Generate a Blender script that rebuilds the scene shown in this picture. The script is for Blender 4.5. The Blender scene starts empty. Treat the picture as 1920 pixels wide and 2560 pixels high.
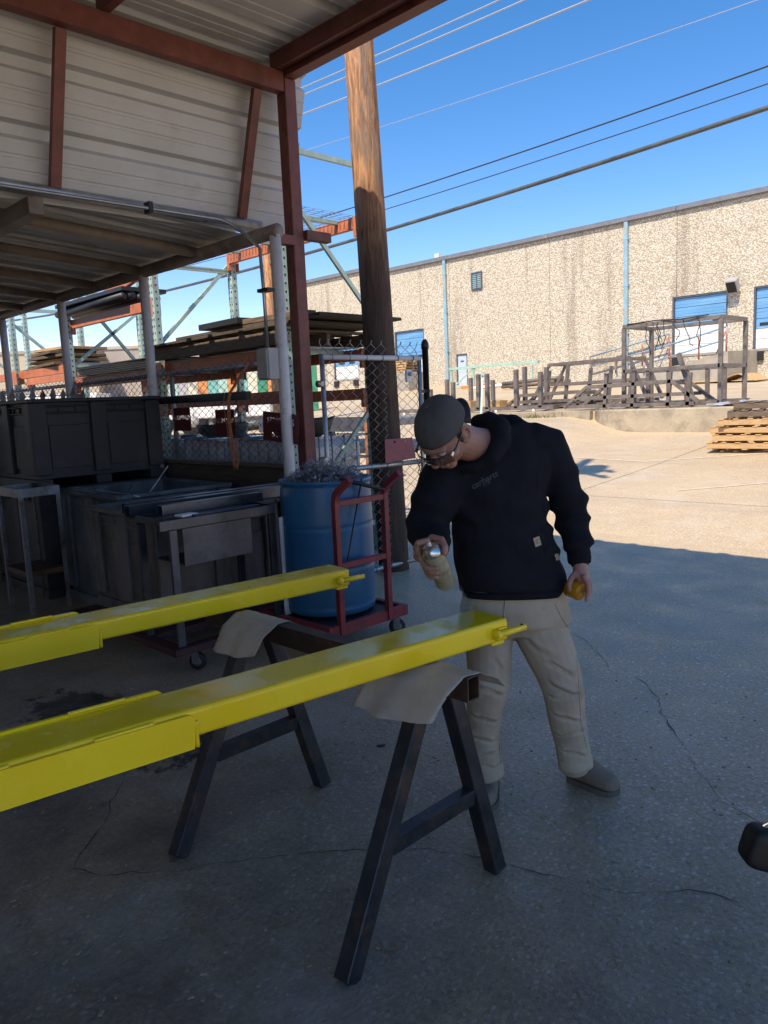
import bpy, bmesh, math, random
from mathutils import Vector, Matrix, Quaternion, noise
from mathutils.bvhtree import BVHTree
random.seed(7)
R = math.radians
scene = bpy.context.scene
COL = scene.collection
PI = math.pi

# ---------------------------------------------------------------- camera
F_PX, CX, CY, EYE = 1920.0, 960.0, 1280.0, 1.55
RIGHT = Vector((0.7076, 0.7050, -0.0442)).normalized()
FWD = Vector((-0.7028, 0.6971, -0.1414)).normalized()
RIGHT = (RIGHT - FWD * RIGHT.dot(FWD)).normalized()
UPV = RIGHT.cross(FWD).normalized()
cam_d = bpy.data.cameras.new('camera')
cam = bpy.data.objects.new('camera', cam_d)
COL.objects.link(cam)
cam_d.sensor_fit = 'VERTICAL'
cam_d.sensor_height = 36.0
cam_d.lens = 36.0 * F_PX / 2560.0
cam_d.clip_start = 0.05
cam_d.clip_end = 3000
mw = Matrix((RIGHT, UPV, -FWD)).transposed().to_4x4()
mw.translation = Vector((0, 0, EYE))
cam.matrix_world = mw
scene.camera = cam

# ---------------------------------------------------------------- sky, sun, exposure
LIGHT = Vector((-0.20, 0.71, -1.0)).normalized()          # direction the sunlight travels
world = bpy.data.worlds.new('World')
scene.world = world
world.use_nodes = True
wn = world.node_tree
for n_ in list(wn.nodes):
    wn.nodes.remove(n_)
wo = wn.nodes.new('ShaderNodeOutputWorld')
wb = wn.nodes.new('ShaderNodeBackground')
ws = wn.nodes.new('ShaderNodeTexSky')
ws.sky_type = 'NISHITA'
ws.sun_disc = False
ws.sun_elevation = math.asin(-LIGHT.z)
ws.sun_rotation = math.atan2(-LIGHT.x, -LIGHT.y)
ws.air_density = 1.0
ws.altitude = 1200
ws.dust_density = 0.1
ws.ozone_density = 3.5
wb.inputs['Strength'].default_value = 0.078
hs = wn.nodes.new('ShaderNodeHueSaturation')
hs.inputs['Saturation'].default_value = 1.31
wn.links.new(ws.outputs['Color'], hs.inputs['Color'])
tw_ = wn.nodes.new('ShaderNodeVectorMath')
tw_.operation = 'MULTIPLY'
tw_.inputs[1].default_value = (1.32, 0.92, 0.86)          # daylight white balance of the camera
wn.links.new(hs.outputs['Color'], tw_.inputs[0])
wn.links.new(tw_.outputs['Vector'], wb.inputs['Color'])
wn.links.new(wb.outputs['Background'], wo.inputs['Surface'])
sun_d = bpy.data.lights.new('sun', 'SUN')
sun_d.energy = 2.05
sun_d.angle = R(0.53)
sun_d.color = (1.0, 0.86, 0.67)
sun = bpy.data.objects.new('sun', sun_d)
COL.objects.link(sun)
sun.rotation_mode = 'QUATERNION'
sun.rotation_quaternion = LIGHT.to_track_quat('-Z', 'Y')
sun.location = (3, -9, 14)
scene.view_settings.view_transform = 'Standard'
scene.view_settings.look = 'None'
scene.view_settings.gamma = 1.0
scene.view_settings.exposure = 1.68
scene.render.engine = 'CYCLES'
scene.cycles.max_bounces = 8
scene.cycles.diffuse_bounces = 4
scene.cycles.glossy_bounces = 4
scene.cycles.transparent_max_bounces = 12
scene.cycles.caustics_reflective = False
scene.cycles.caustics_refractive = False
scene.cycles.use_denoising = True


# ---------------------------------------------------------------- helpers
def cp(u, v, d):
    """point of the place that a measured sight line meets at depth d (metres)"""
    return Vector((0, 0, EYE)) + (FWD + RIGHT * ((u - CX) / F_PX) - UPV * ((v - CY) / F_PX)) * d


def srgb(r, g, b):
    def c(x):
        x = x / 255.0
        return x / 12.92 if x <= 0.04045 else ((x + 0.055) / 1.055) ** 2.4
    return (c(r), c(g), c(b))


def nd(nt, kind, **kw):
    n = nt.nodes.new(kind)
    for k, v in kw.items():
        if k in n.inputs:
            n.inputs[k].default_value = v
        else:
            setattr(n, k, v)
    return n


def ramp(nt, fac, stops):
    r = nt.nodes.new('ShaderNodeValToRGB')
    el = r.color_ramp.elements
    while len(el) < len(stops):
        el.new(0.5)
    for e, (p, c) in zip(el, stops):
        e.position = p
        e.color = (c[0], c[1], c[2], 1) if isinstance(c, (tuple, list)) else (c, c, c, 1)
    nt.links.new(fac, r.inputs['Fac'])
    return r.outputs['Color']


def mix(nt, fac, a, b, mode='MIX'):
    m = nt.nodes.new('ShaderNodeMix')
    m.data_type = 'RGBA'
    m.blend_type = mode
    ins = [i for i in m.inputs if i.type == 'RGBA']
    fi = m.inputs[0]
    for sock, val in ((fi, fac), (ins[0], a), (ins[1], b)):
        if hasattr(val, 'is_linked') or hasattr(val, 'node'):
            nt.links.new(val, sock)
        elif isinstance(val, (int, float)):
            sock.default_value = val if sock is fi else (val, val, val, 1)
        else:
            sock.default_value = (*val[:3], 1)
    return [o for o in m.outputs if o.type == 'RGBA'][0]


MATS = {}


def mat(name, col, rough=0.6, metal=0.0, var=0.25, scale=6.0, bump=0.15, bscale=60.0, dirt=None, dirt_amt=0.5,
        dscale=2.5, stretch=(1, 1, 1), coat=0.0, spec=0.5, grime_dark=None, bdist=0.004):
    """procedural paint/metal/plastic: colour drift, fine relief, and an optional patchy second colour (dirt, rust)"""
    m = bpy.data.materials.new(name)
    m.use_nodes = True
    nt = m.node_tree
    b = nt.nodes['Principled BSDF']
    geo = nd(nt, 'ShaderNodeNewGeometry')
    mp = nd(nt, 'ShaderNodeMapping')
    mp.inputs['Scale'].default_value = stretch
    nt.links.new(geo.outputs['Position'], mp.inputs['Vector'])
    n1 = nd(nt, 'ShaderNodeTexNoise', Scale=scale, Detail=6.0, Roughness=0.6)
    nt.links.new(mp.outputs['Vector'], n1.inputs['Vector'])
    lo = tuple(c * (1 - var) for c in col)
    hi = tuple(min(1, c * (1 + var)) for c in col)
    c = ramp(nt, n1.outputs['Fac'], [(0.3, lo), (0.7, hi)])
    if dirt is not None:
        n2 = nd(nt, 'ShaderNodeTexNoise', Scale=dscale, Detail=9.0, Roughness=0.7)
        nt.links.new(mp.outputs['Vector'], n2.inputs['Vector'])
        f = ramp(nt, n2.outputs['Fac'], [(0.62 - 0.25 * dirt_amt, 0.0), (0.72 - 0.12 * dirt_amt, 1.0)])
        c = mix(nt, f, c, dirt)
    nt.links.new(c, b.inputs['Base Color'])
    b.inputs['Roughness'].default_value = rough
    b.inputs['Metallic'].default_value = metal
    b.inputs['Coat Weight'].default_value = coat
    b.inputs['Coat Roughness'].default_value = 0.08
    b.inputs['Specular IOR Level'].default_value = spec
    if var > 0 and rough > 0.15:
        rr = nd(nt, 'ShaderNodeMapRange')
        rr.inputs['To Min'].default_value = max(0.02, rough - 0.12)
        rr.inputs['To Max'].default_value = min(1, rough + 0.12)
        nt.links.new(n1.outputs['Fac'], rr.inputs['Value'])
        nt.links.new(rr.outputs['Result'], b.inputs['Roughness'])
    if bump > 0:
        n3 = nd(nt, 'ShaderNodeTexNoise', Scale=bscale, Detail=4.0)
        nt.links.new(mp.outputs['Vector'], n3.inputs['Vector'])
        bp = nd(nt, 'ShaderNodeBump', Strength=bump, Distance=bdist)
        nt.links.new(n3.outputs['Fac'], bp.inputs['Height'])
        nt.links.new(bp.outputs['Normal'], b.inputs['Normal'])
    MATS[name] = m
    return m


class MB:
    """collects boxes, bars, tubes and lofts, then becomes ONE mesh object"""

    def __init__(self):
        self.v, self.f, self.sm = [], [], []

    def add(self, verts, faces, smooth=False):
        o = len(self.v)
        self.v += [tuple(p) for p in verts]
        self.f += [tuple(i + o for i in f) for f in faces]
        self.sm += [smooth] * len(faces)
        return self

    def box(self, x0, x1, y0, y1, z0, z1, bev=0.0):
        if x1 < x0: x0, x1 = x1, x0
        if y1 < y0: y0, y1 = y1, y0
        if z1 < z0: z0, z1 = z1, z0
        return self.obox(Vector(((x0 + x1) / 2, (y0 + y1) / 2, (z0 + z1) / 2)), Vector((1, 0, 0)), Vector((0, 1, 0)),
                         Vector((0, 0, 1)), (x1 - x0) / 2, (y1 - y0) / 2, (z1 - z0) / 2, bev)

    def obox(self, c, ax, ay, az, hx, hy, hz, bev=0.0):
        c = Vector(c)
        if bev <= 0:
            vs = [c + ax * (sx * hx) + ay * (sy * hy) + az * (sz * hz) for sz in (-1, 1) for sy in (-1, 1) for sx in (-1, 1)]
            return self.add(vs, [(0, 2, 3, 1), (4, 5, 7, 6), (0, 1, 5, 4), (2, 6, 7, 3), (0, 4, 6, 2), (1, 3, 7, 5)])
        b = min(bev, hx * 0.9, hy * 0.9, hz * 0.9)
        vs, idx = [], {}
        for sx in (-1, 1):
            for sy in (-1, 1):
                for sz in (-1, 1):
                    for k in range(3):
                        h = [hx - b, hy - b, hz - b]
                        h[k] += b
                        idx[(sx, sy, sz, k)] = len(vs)
                        vs.append(c + ax * (sx * h[0]) + ay * (sy * h[1]) + az * (sz * h[2]))
        fs = []
        g = lambda *a: idx[a]
        for s in (-1, 1):
            q = [g(s, -1, -1, 0), g(s, 1, -1, 0), g(s, 1, 1, 0), g(s, -1, 1, 0)]
            fs.append(tuple(q if s > 0 else q[::-1]))
            q = [g(-1, s, -1, 1), g(-1, s, 1, 1), g(1, s, 1, 1), g(1, s, -1, 1)]
            fs.append(tuple(q if s > 0 else q[::-1]))
            q = [g(-1, -1, s, 2), g(1, -1, s, 2), g(1, 1, s, 2), g(-1, 1, s, 2)]
            fs.append(tuple(q if s > 0 else q[::-1]))
        for a in (-1, 1):
            for b_ in (-1, 1):
                fs.append((g(a, b_, -1, 0), g(a, b_, 1, 0), g(a, b_, 1, 1), g(a, b_, -1, 1)))
                fs.append((g(a, -1, b_, 0), g(a, 1, b_, 0), g(a, 1, b_, 2), g(a, -1, b_, 2)))
                fs.append((g(-1, a, b_, 1), g(1, a, b_, 1), g(1, a, b_, 2), g(-1, a, b_, 2)))
                for c_ in (-1, 1):
                    fs.append((g(a, b_, c_, 0), g(a, b_, c_, 1), g(a, b_, c_, 2)))
        return self.add(vs, fs)

    def bar(self, p, q, w, h, up=Vector((0, 0, 1)), bev=0.0):
        """rectangular bar between two points, w across, h along 'up'"""
        p, q = Vector(p), Vector(q)
        az = q - p
        L = az.length
        az.normalize()
        ax = Vector(up).cross(az)
        if ax.length < 1e-4:
            ax = Vector((1, 0, 0)).cross(az)
        ax.normalize()
        ay = az.cross(ax)
        return self.obox((p + q) / 2, ax, ay, az, w / 2, h / 2, L / 2, bev)

    def tube(self, pts, r, n=8, smooth=True, closed=False, cap=True, roll=0.0, flat=1.0):
        pts = [Vector(p) for p in pts]
        rs = r if isinstance(r, (list, tuple)) else [r] * len(pts)
        m = len(pts)
        tan = []
        for i in range(m):
            if closed:
                t = pts[(i + 1) % m] - pts[i - 1]
            else:
                t = pts[min(i + 1, m - 1)] - pts[max(i - 1, 0)]
            tan.append(t.normalized() if t.length > 1e-9 else Vector((0, 0, 1)))
        a = Vector((0, 0, 1)).cross(tan[0])
        if a.length < 1e-3:
            a = Vector((1, 0, 0)).cross(tan[0])
        a.normalize()
        vs = []
        for i in range(m):
            if i:
                a = (a - tan[i] * a.dot(tan[i]))
                if a.length < 1e-6:
                    a = tan[i].orthogonal()
                a.normalize()
            b = tan[i].cross(a)
            for k in range(n):
                th = 2 * PI * k / n + roll
                vs.append(pts[i] + (a * math.cos(th) + b * math.sin(th) * flat) * rs[i])
        fs = []
        for i in range(m if closed else m - 1):
            j = (i + 1) % m
            for k in range(n):
                l = (k + 1) % n
                fs.append((i * n + k, i * n + l, j * n + l, j * n + k))
        if not closed and cap:
            fs.append(tuple(range(n))[::-1])
            fs.append(tuple((m - 1) * n + k for k in range(n)))
        return self.add(vs, fs, smooth)

    def loft(self, rings, n=24, cap=True, smooth=True, power=2.0):
        """rings: (centre, side vector, front vector)"""
        vs, fs = [], []
        for c, s, fr in rings:
            for k in range(n):
                th = 2 * PI * k / n
                cs, sn = math.cos(th), math.sin(th)
                e = 2.0 / power
                cs = math.copysign(abs(cs) ** e, cs)
                sn = math.copysign(abs(sn) ** e, sn)
                vs.append(Vector(c) + Vector(s) * cs + Vector(fr) * sn)
        m = len(rings)
        for i in range(m - 1):
            for k in range(n):
                l = (k + 1) % n
                fs.append((i * n + k, i * n + l, (i + 1) * n + l, (i + 1) * n + k))
        if cap:
            fs.append(tuple(range(n))[::-1])
            fs.append(tuple((m - 1) * n + k for k in range(n)))
        return self.add(vs, fs, smooth)

    def lathe(self, c, prof, n=32, axis=Vector((0, 0, 1)), smooth=True):
        """prof: (radius, height along axis) pairs from bottom to top"""
        ax = Vector(axis).normalized()
        a = ax.orthogonal().normalized()
        b = ax.cross(a)
        return self.loft([(Vector(c) + ax * h, a * max(r, 1e-4), b * max(r, 1e-4)) for r, h in prof], n, True, smooth)

    def ell(self, c, ax, ay, az, n=20, m=14):
        """ellipsoid with three semi-axis vectors"""
        rings = []
        for i in range(1, m):
            ph = PI * i / m
            rings.append((Vector(c) - Vector(az) * math.cos(ph), Vector(ax) * math.sin(ph), Vector(ay) * math.sin(ph)))
        return self.loft(rings, n, True, True)

    def sweep(self, prof, p0, p1, a, b):
        """closed 2D profile (list of (s,t)) in axes a,b swept from p0 to p1"""
        n = len(prof)
        vs = [Vector(p) + a * s + b * t for p in (Vector(p0), Vector(p1)) for s, t in prof]
        fs = [(i, (i + 1) % n, n + (i + 1) % n, n + i) for i in range(n)]
        fs += [tuple(range(n))[::-1], tuple(range(n, 2 * n))]
        return self.add(vs, fs)

    def mesh(self, name):
        me = bpy.data.meshes.new(name)
        me.from_pydata(self.v, [], self.f)
        if any(self.sm):
            me.polygons.foreach_set('use_smooth', self.sm)
        me.update()
        bm = bmesh.new()
        bm.from_mesh(me)
        bmesh.ops.recalc_face_normals(bm, faces=bm.faces)
        bm.to_mesh(me)
        bm.free()
        return me

    def build(self, name, material, parent=None):
        return link(name, self.mesh(name), material, parent)


def link(name, me, material, parent=None):
    o = bpy.data.objects.new(name, me)
    COL.objects.link(o)
    if material is not None and not me.materials:
        me.materials.append(MATS[material] if isinstance(material, str) else material)
    if parent is not None:
        o.parent = parent
        o.matrix_parent_inverse = parent_inv(parent)
    return o


def parent_inv(p):
    if p.parent is not None:
        return Matrix.Identity(4)
    return Matrix.LocRotScale(p.location, p.rotation_euler, p.scale).inverted()


def tag(o, label, cat, group=None):
    o['label'] = label
    o['category'] = cat
    if group:
        o['group'] = group
    return o


def thing(name, label, cat, loc=(0, 0, 0), group=None):
    o = bpy.data.objects.new(name, None)
    COL.objects.link(o)
    o.location = loc
    o.empty_display_size = 0.1
    return tag(o, label, cat, group)


def struct(o):
    o['kind'] = 'structure'
    return o


def stuff(o):
    o['kind'] = 'stuff'
    return o


def dup(root, delta, rotz, label, group=None):
    """copy of a thing with copies of its parts and sub-parts, moved by delta and turned about its own base"""
    def cpy(o, parent):
        c = o.copy()
        COL.objects.link(c)
        if parent is not None:
            c.parent = parent
        for ch in [k for k in bpy.data.objects if k.parent is o]:
            cpy(ch, c)
        return c
    r = cpy(root, None)
    r.location = Vector(root.location) + Vector(delta)
    r.rotation_euler = (0, 0, rotz)
    r['label'] = label
    if group:
        r['group'] = group
    return r


V = Vector
XA, YA, ZA = V((1, 0, 0)), V((0, 1, 0)), V((0, 0, 1))


def lerp(a, b, t):
    return a + (b - a) * t


def smooth01(t):
    t = max(0.0, min(1.0, t))
    return t * t * (3 - 2 * t)


# ---------------------------------------------------------------- materials
mat('red_oxide', (0.19, 0.062, 0.05), 0.55, 0, 0.25, 9, 0.2, 80, dirt=(0.10, 0.045, 0.03), dirt_amt=0.3)
mat('roof_sheet', (0.57, 0.58, 0.59), 0.45, 0, 0.10, 3, 0.08, 30, dirt=(0.40, 0.36, 0.31), dirt_amt=0.35, dscale=1.5)
mat('sheet_side', (0.57, 0.585, 0.60), 0.5, 0, 0.08, 3, 0.05, 30, dirt=(0.50, 0.46, 0.41), dirt_amt=0.12, dscale=1.3)
mat('pipe_paint', (0.24, 0.20, 0.17), 0.55, 0, 0.2, 8, 0.15, 70, dirt=(0.13, 0.09, 0.07), dirt_amt=0.5)
mat('white_pole', (0.62, 0.60, 0.60), 0.5, 0, 0.08, 12, 0.1, 60, dirt=(0.33, 0.27, 0.24), dirt_amt=0.2, dscale=9)
mat('galvanised', (0.42, 0.43, 0.44), 0.42, 0.75, 0.2, 14, 0.1, 80, dirt=(0.24, 0.19, 0.16), dirt_amt=0.25, dscale=8)
mat('fence_wire', (0.13, 0.13, 0.135), 0.45, 0.6, 0.25, 20, 0.0)
mat('gate_wire', (0.28, 0.27, 0.26), 0.5, 0.5, 0.25, 20, 0.0)
mat('rack_green', (0.42, 0.56, 0.50), 0.5, 0, 0.15, 9, 0.12, 60, dirt=(0.34, 0.30, 0.22), dirt_amt=0.22, dscale=6)
mat('rack_orange', (0.56, 0.175, 0.075), 0.5, 0, 0.2, 7, 0.12, 60, dirt=(0.30, 0.12, 0.07), dirt_amt=0.25, dscale=5)
mat('rack_slot', (0.02, 0.022, 0.022), 0.9, 0, 0, 1, 0)
mat('deck_wire', (0.40, 0.41, 0.41), 0.4, 0.6, 0.2, 9, 0)
mat('wood_old', (0.15, 0.11, 0.075), 0.8, 0, 0.4, 5, 0.35, 50, stretch=(1, 6, 6), dirt=(0.12, 0.10, 0.085), dirt_amt=0.45)
mat('wood_new', (0.52, 0.34, 0.17), 0.75, 0, 0.28, 5, 0.3, 50, stretch=(1, 7, 7), dirt=(0.30, 0.19, 0.10), dirt_amt=0.3)
mat('wood_dark', (0.085, 0.066, 0.05), 0.85, 0, 0.4, 5, 0.35, 50, stretch=(1.5, 6, 6))
mat('timber_wall', (0.085, 0.062, 0.045), 0.85, 0, 0.35, 4, 0.4, 40, stretch=(1, 5, 8), dirt=(0.05, 0.04, 0.035), dirt_amt=0.5)
mat('black_sheet', (0.022, 0.023, 0.025), 0.5, 0, 0.4, 5, 0.2, 30)
mat('bin_black', (0.017, 0.0175, 0.019), 0.58, 0, 0.45, 3, 0.25, 40, dirt=(0.042, 0.040, 0.038), dirt_amt=0.55, dscale=2.2)
mat('bin_grey', (0.15, 0.13, 0.115), 0.62, 0, 0.2, 4, 0.2, 40, dirt=(0.055, 0.046, 0.04), dirt_amt=0.75, dscale=2.6, stretch=(1, 1, 0.45))
mat('bin_blue', (0.12, 0.135, 0.145), 0.6, 0, 0.2, 4, 0.2, 40, dirt=(0.04, 0.042, 0.045), dirt_amt=0.7, dscale=2.6, stretch=(1, 1, 0.45))
mat('dark_steel', (0.028, 0.03, 0.034), 0.42, 0.35, 0.5, 7, 0.2, 60, dirt=(0.075, 0.05, 0.035), dirt_amt=0.25, dscale=6)
mat('mill_steel', (0.105, 0.11, 0.125), 0.34, 0.8, 0.35, 8, 0.12, 60, dirt=(0.05, 0.05, 0.055), dirt_amt=0.5, dscale=4)
mat('bright_steel', (0.52, 0.53, 0.55), 0.33, 0.85, 0.25, 9, 0.1, 60, dirt=(0.20, 0.19, 0.19), dirt_amt=0.4, dscale=5)
mat('stand_steel', (0.20, 0.20, 0.205), 0.45, 0.45, 0.25, 9, 0.15, 60, dirt=(0.10, 0.075, 0.06), dirt_amt=0.6, dscale=7)
mat('rusty_steel', (0.13, 0.062, 0.03), 0.6, 0.25, 0.5, 8, 0.35, 50, dirt=(0.03, 0.028, 0.03), dirt_amt=0.55, dscale=9)
mat('rail_steel', (0.085, 0.045, 0.026), 0.55, 0.3, 0.5, 8, 0.3, 50, dirt=(0.026, 0.026, 0.03), dirt_amt=0.75, dscale=7)
mat('saw_steel', (0.028, 0.029, 0.033), 0.42, 0.35, 0.5, 11, 0.25, 60, dirt=(0.085, 0.055, 0.038), dirt_amt=0.42, dscale=9)
mat('skid_steel', (0.205, 0.175, 0.155), 0.5, 0.35, 0.3, 5, 0.15, 50, dirt=(0.20, 0.12, 0.075), dirt_amt=0.2, dscale=3)
mat('kraft_paper', (0.52, 0.44, 0.34), 0.8, 0, 0.1, 20, 0.2, 120, dirt=(0.44, 0.36, 0.24), dirt_amt=0.3, dscale=11)
mat('drum_blue', (0.022, 0.125, 0.26), 0.42, 0, 0.12, 5, 0.08, 40, dirt=(0.035, 0.11, 0.19), dirt_amt=0.35, dscale=4)
mat('cart_red', (0.235, 0.03, 0.036), 0.42, 0, 0.25, 12, 0.15, 70, dirt=(0.10, 0.03, 0.03), dirt_amt=0.3, dscale=10)
mat('dolly_red', (0.06, 0.018, 0.018), 0.6, 0, 0.3, 9, 0.2, 60)
mat('sign_maroon', (0.125, 0.022, 0.028), 0.5, 0, 0.2, 12, 0.1, 70)
mat('plate_red', (0.30, 0.07, 0.07), 0.55, 0, 0.2, 12, 0.1, 70, dirt=(0.2, 0.06, 0.05), dirt_amt=0.3, dscale=10)
mat('rubber', (0.014, 0.014, 0.015), 0.7, 0, 0.3, 14, 0.2, 80)
mat('caster_grey', (0.16, 0.16, 0.165), 0.5, 0.3, 0.3, 14, 0.1, 80)
mat('steel_curls', (0.30, 0.31, 0.33), 0.35, 0.85, 0.5, 60, 0)
mat('strap_orange', (0.50, 0.20, 0.10), 0.75, 0, 0.2, 30, 0.2, 200)
mat('ibc_white', (0.74, 0.73, 0.70), 0.35, 0, 0.06, 3, 0.05, 20, dirt=(0.52, 0.50, 0.45), dirt_amt=0.25)
mat('tarp_black', (0.02, 0.02, 0.022), 0.55, 0, 0.3, 8, 0.3, 20)
mat('tub_grey', (0.10, 0.10, 0.105), 0.5, 0, 0.2, 8, 0.1, 40)
mat('box_grey', (0.36, 0.36, 0.36), 0.5, 0, 0.1, 10, 0.1, 80)
mat('conduit', (0.40, 0.41, 0.42), 0.35, 0.7, 0.15, 12, 0.05, 60)
mat('white_paint', (0.74, 0.74, 0.73), 0.5, 0, 0.06, 4, 0.06, 30, dirt=(0.52, 0.50, 0.46), dirt_amt=0.2)
mat('cap_metal', (0.22, 0.225, 0.24), 0.45, 0.3, 0.12, 3, 0.1, 20, dirt=(0.34, 0.33, 0.32), dirt_amt=0.2)
mat('spout_blue', (0.25, 0.42, 0.53), 0.5, 0, 0.15, 3, 0.1, 20, dirt=(0.42, 0.36, 0.22), dirt_amt=0.35, dscale=0.9)
mat('door_blue', (0.13, 0.33, 0.60), 0.45, 0, 0.14, 2, 0.06, 20, dirt=(0.22, 0.42, 0.66), dirt_amt=0.45, dscale=1.1, stretch=(0.4, 1, 3))
mat('door_white', (0.78, 0.78, 0.77), 0.5, 0, 0.05, 2, 0.06, 20, dirt=(0.66, 0.66, 0.66), dirt_amt=0.25)
mat('door_pale', (0.46, 0.55, 0.66), 0.5, 0, 0.12, 2, 0.06, 20, dirt=(0.62, 0.66, 0.70), dirt_amt=0.5, dscale=2)
mat('door_frame', (0.07, 0.09, 0.13), 0.6, 0, 0.15, 3, 0.1, 20)
mat('dark_glass', (0.012, 0.013, 0.016), 0.12, 0, 0, 1, 0)
mat('rail_blue', (0.19, 0.31, 0.42), 0.5, 0, 0.2, 5, 0.1, 30, dirt=(0.46, 0.46, 0.46), dirt_amt=0.3, dscale=3)
mat('rail_rust', (0.30, 0.13, 0.08), 0.7, 0, 0.3, 8, 0.2, 30, dirt=(0.55, 0.53, 0.50), dirt_amt=0.45, dscale=3)
mat('kerb_concrete', (0.40, 0.34, 0.25), 0.85, 0, 0.2, 2, 0.5, 18, dirt=(0.24, 0.20, 0.15), dirt_amt=0.55, dscale=1.6, bdist=0.02)
mat('ramp_concrete', (0.36, 0.33, 0.28), 0.85, 0, 0.15, 2, 0.3, 18, dirt=(0.26, 0.24, 0.20), dirt_amt=0.4, dscale=0.8, bdist=0.02)
mat('block_concrete', (0.33, 0.30, 0.26), 0.85, 0, 0.15, 2, 0.3, 18, dirt=(0.42, 0.39, 0.34), dirt_amt=0.35, dscale=0.8, stretch=(1, 1, 0.3))
mat('rack_mint', (0.32, 0.50, 0.42), 0.5, 0, 0.15, 5, 0.1, 40)
mat('orange_paint', (0.72, 0.20, 0.05), 0.5, 0, 0.15, 5, 0.1, 40)
mat('rust_orange', (0.42, 0.155, 0.05), 0.75, 0, 0.4, 5, 0.3, 40, dirt=(0.50, 0.47, 0.44), dirt_amt=0.45, dscale=4)
mat('cardboard', (0.50, 0.33, 0.15), 0.8, 0, 0.1, 6, 0.1, 60)
mat('foil', (0.72, 0.73, 0.75), 0.22, 0.6, 0.2, 12, 0.6, 14, bdist=0.03)
mat('wire_pale', (0.42, 0.44, 0.48), 0.4, 0.2, 0.05, 2, 0)
mat('wire_dark', (0.028, 0.034, 0.042), 0.5, 0, 0.2, 2, 0)
mat('cable_grey', (0.075, 0.088, 0.092), 0.5, 0, 0.4, 3, 0.2, 10)
mat('hoodie', (0.0125, 0.0135, 0.0185), 0.92, 0, 0.25, 18, 0.5, 420, spec=0.15, bdist=0.0012)
mat('trousers', (0.42, 0.355, 0.26), 0.88, 0, 0.10, 9, 0.35, 500, dirt=(0.34, 0.285, 0.205), dirt_amt=0.3, dscale=6, spec=0.2, bdist=0.001)
mat('boot_suede', (0.20, 0.165, 0.125), 0.8, 0, 0.2, 14, 0.3, 160, dirt=(0.27, 0.225, 0.165), dirt_amt=0.3, dscale=9, spec=0.25, bdist=0.001)
mat('boot_sole', (0.11, 0.092, 0.072), 0.8, 0, 0.2, 14, 0.2, 90)
mat('cap_cloth', (0.085, 0.082, 0.082), 0.9, 0, 0.15, 14, 0.4, 500, spec=0.2, bdist=0.001)
mat('cap_brim', (0.014, 0.015, 0.019), 0.85, 0, 0.15, 14, 0.3, 300)
mat('skin', (0.36, 0.195, 0.145), 0.52, 0, 0.12, 26, 0.15, 260, dirt=(0.38, 0.175, 0.13), dirt_amt=0.5, dscale=14, bdist=0.001)
mat('hair', (0.028, 0.019, 0.013), 0.7, 0, 0.3, 60, 0.4, 300)
mat('goggle_frame', (0.012, 0.012, 0.014), 0.3, 0, 0, 1, 0)
mat('label_tan', (0.42, 0.35, 0.25), 0.8, 0, 0.1, 60, 0.1, 300)
mat('label_mark', (0.32, 0.17, 0.05), 0.8, 0, 0.1, 60, 0)
mat('print_grey', (0.046, 0.047, 0.051), 0.8, 0, 0.1, 60, 0)
mat('can_yellow', (0.36, 0.33, 0.22), 0.35, 0, 0.12, 30, 0.05, 90, dirt=(0.30, 0.26, 0.10), dirt_amt=0.5, dscale=24)
mat('can_label', (0.34, 0.30, 0.19), 0.4, 0, 0.2, 40, 0.05, 90, dirt=(0.16, 0.125, 0.05), dirt_amt=0.35, dscale=30)
mat('can_metal', (0.62, 0.62, 0.60), 0.22, 0.9, 0.1, 30, 0)
mat('leaf_dry', (0.30, 0.25, 0.17), 0.8, 0, 0.2, 60, 0.2, 120)
mat('black_paint', (0.006, 0.006, 0.007), 0.6, 0, 0.2, 12, 0.05, 60)
mat('chrome', (0.75, 0.76, 0.78), 0.12, 1.0, 0.02, 12, 0)
mat('line_paint', (0.66, 0.57, 0.43), 0.8, 0, 0.15, 10, 0.1, 40)
mat('crack_dark', (0.05, 0.045, 0.04), 0.95, 0, 0.2, 20, 0)
mat('shed_tan', (0.46, 0.40, 0.31), 0.85, 0, 0.1, 1, 0.2, 8, dirt=(0.38, 0.33, 0.26), dirt_amt=0.3, dscale=0.4)
mat('shed_grey', (0.36, 0.32, 0.29), 0.85, 0, 0.15, 1, 0.3, 8)
mat('trailer_grey', (0.20, 0.21, 0.22), 0.5, 0.2, 0.2, 3, 0.1, 20)
mat('shop_wall', (0.45, 0.41, 0.35), 0.9, 0, 0.2, 2, 0.2, 12)
mat('weed', (0.09, 0.13, 0.04), 0.8, 0, 0.3, 20, 0)
PANEL_COLS = {'panel_teal': (0.20, 0.46, 0.42), 'panel_orange': (0.62, 0.26, 0.09), 'panel_cream': (0.66, 0.62, 0.50),
              'panel_mint': (0.38, 0.58, 0.50), 'panel_grey': (0.42, 0.40, 0.42), 'panel_rust': (0.40, 0.18, 0.12),
              'panel_green': (0.05, 0.24, 0.14)}
for k_, c_ in PANEL_COLS.items():
    mat(k_, c_, 0.55, 0, 0.12, 3, 0.1, 20)


OIL = [(-3.42, 1.62, 1.5, 3.4, 0.0), (-3.9, 1.55, 1.8, 3.0, 1.3)]


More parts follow.
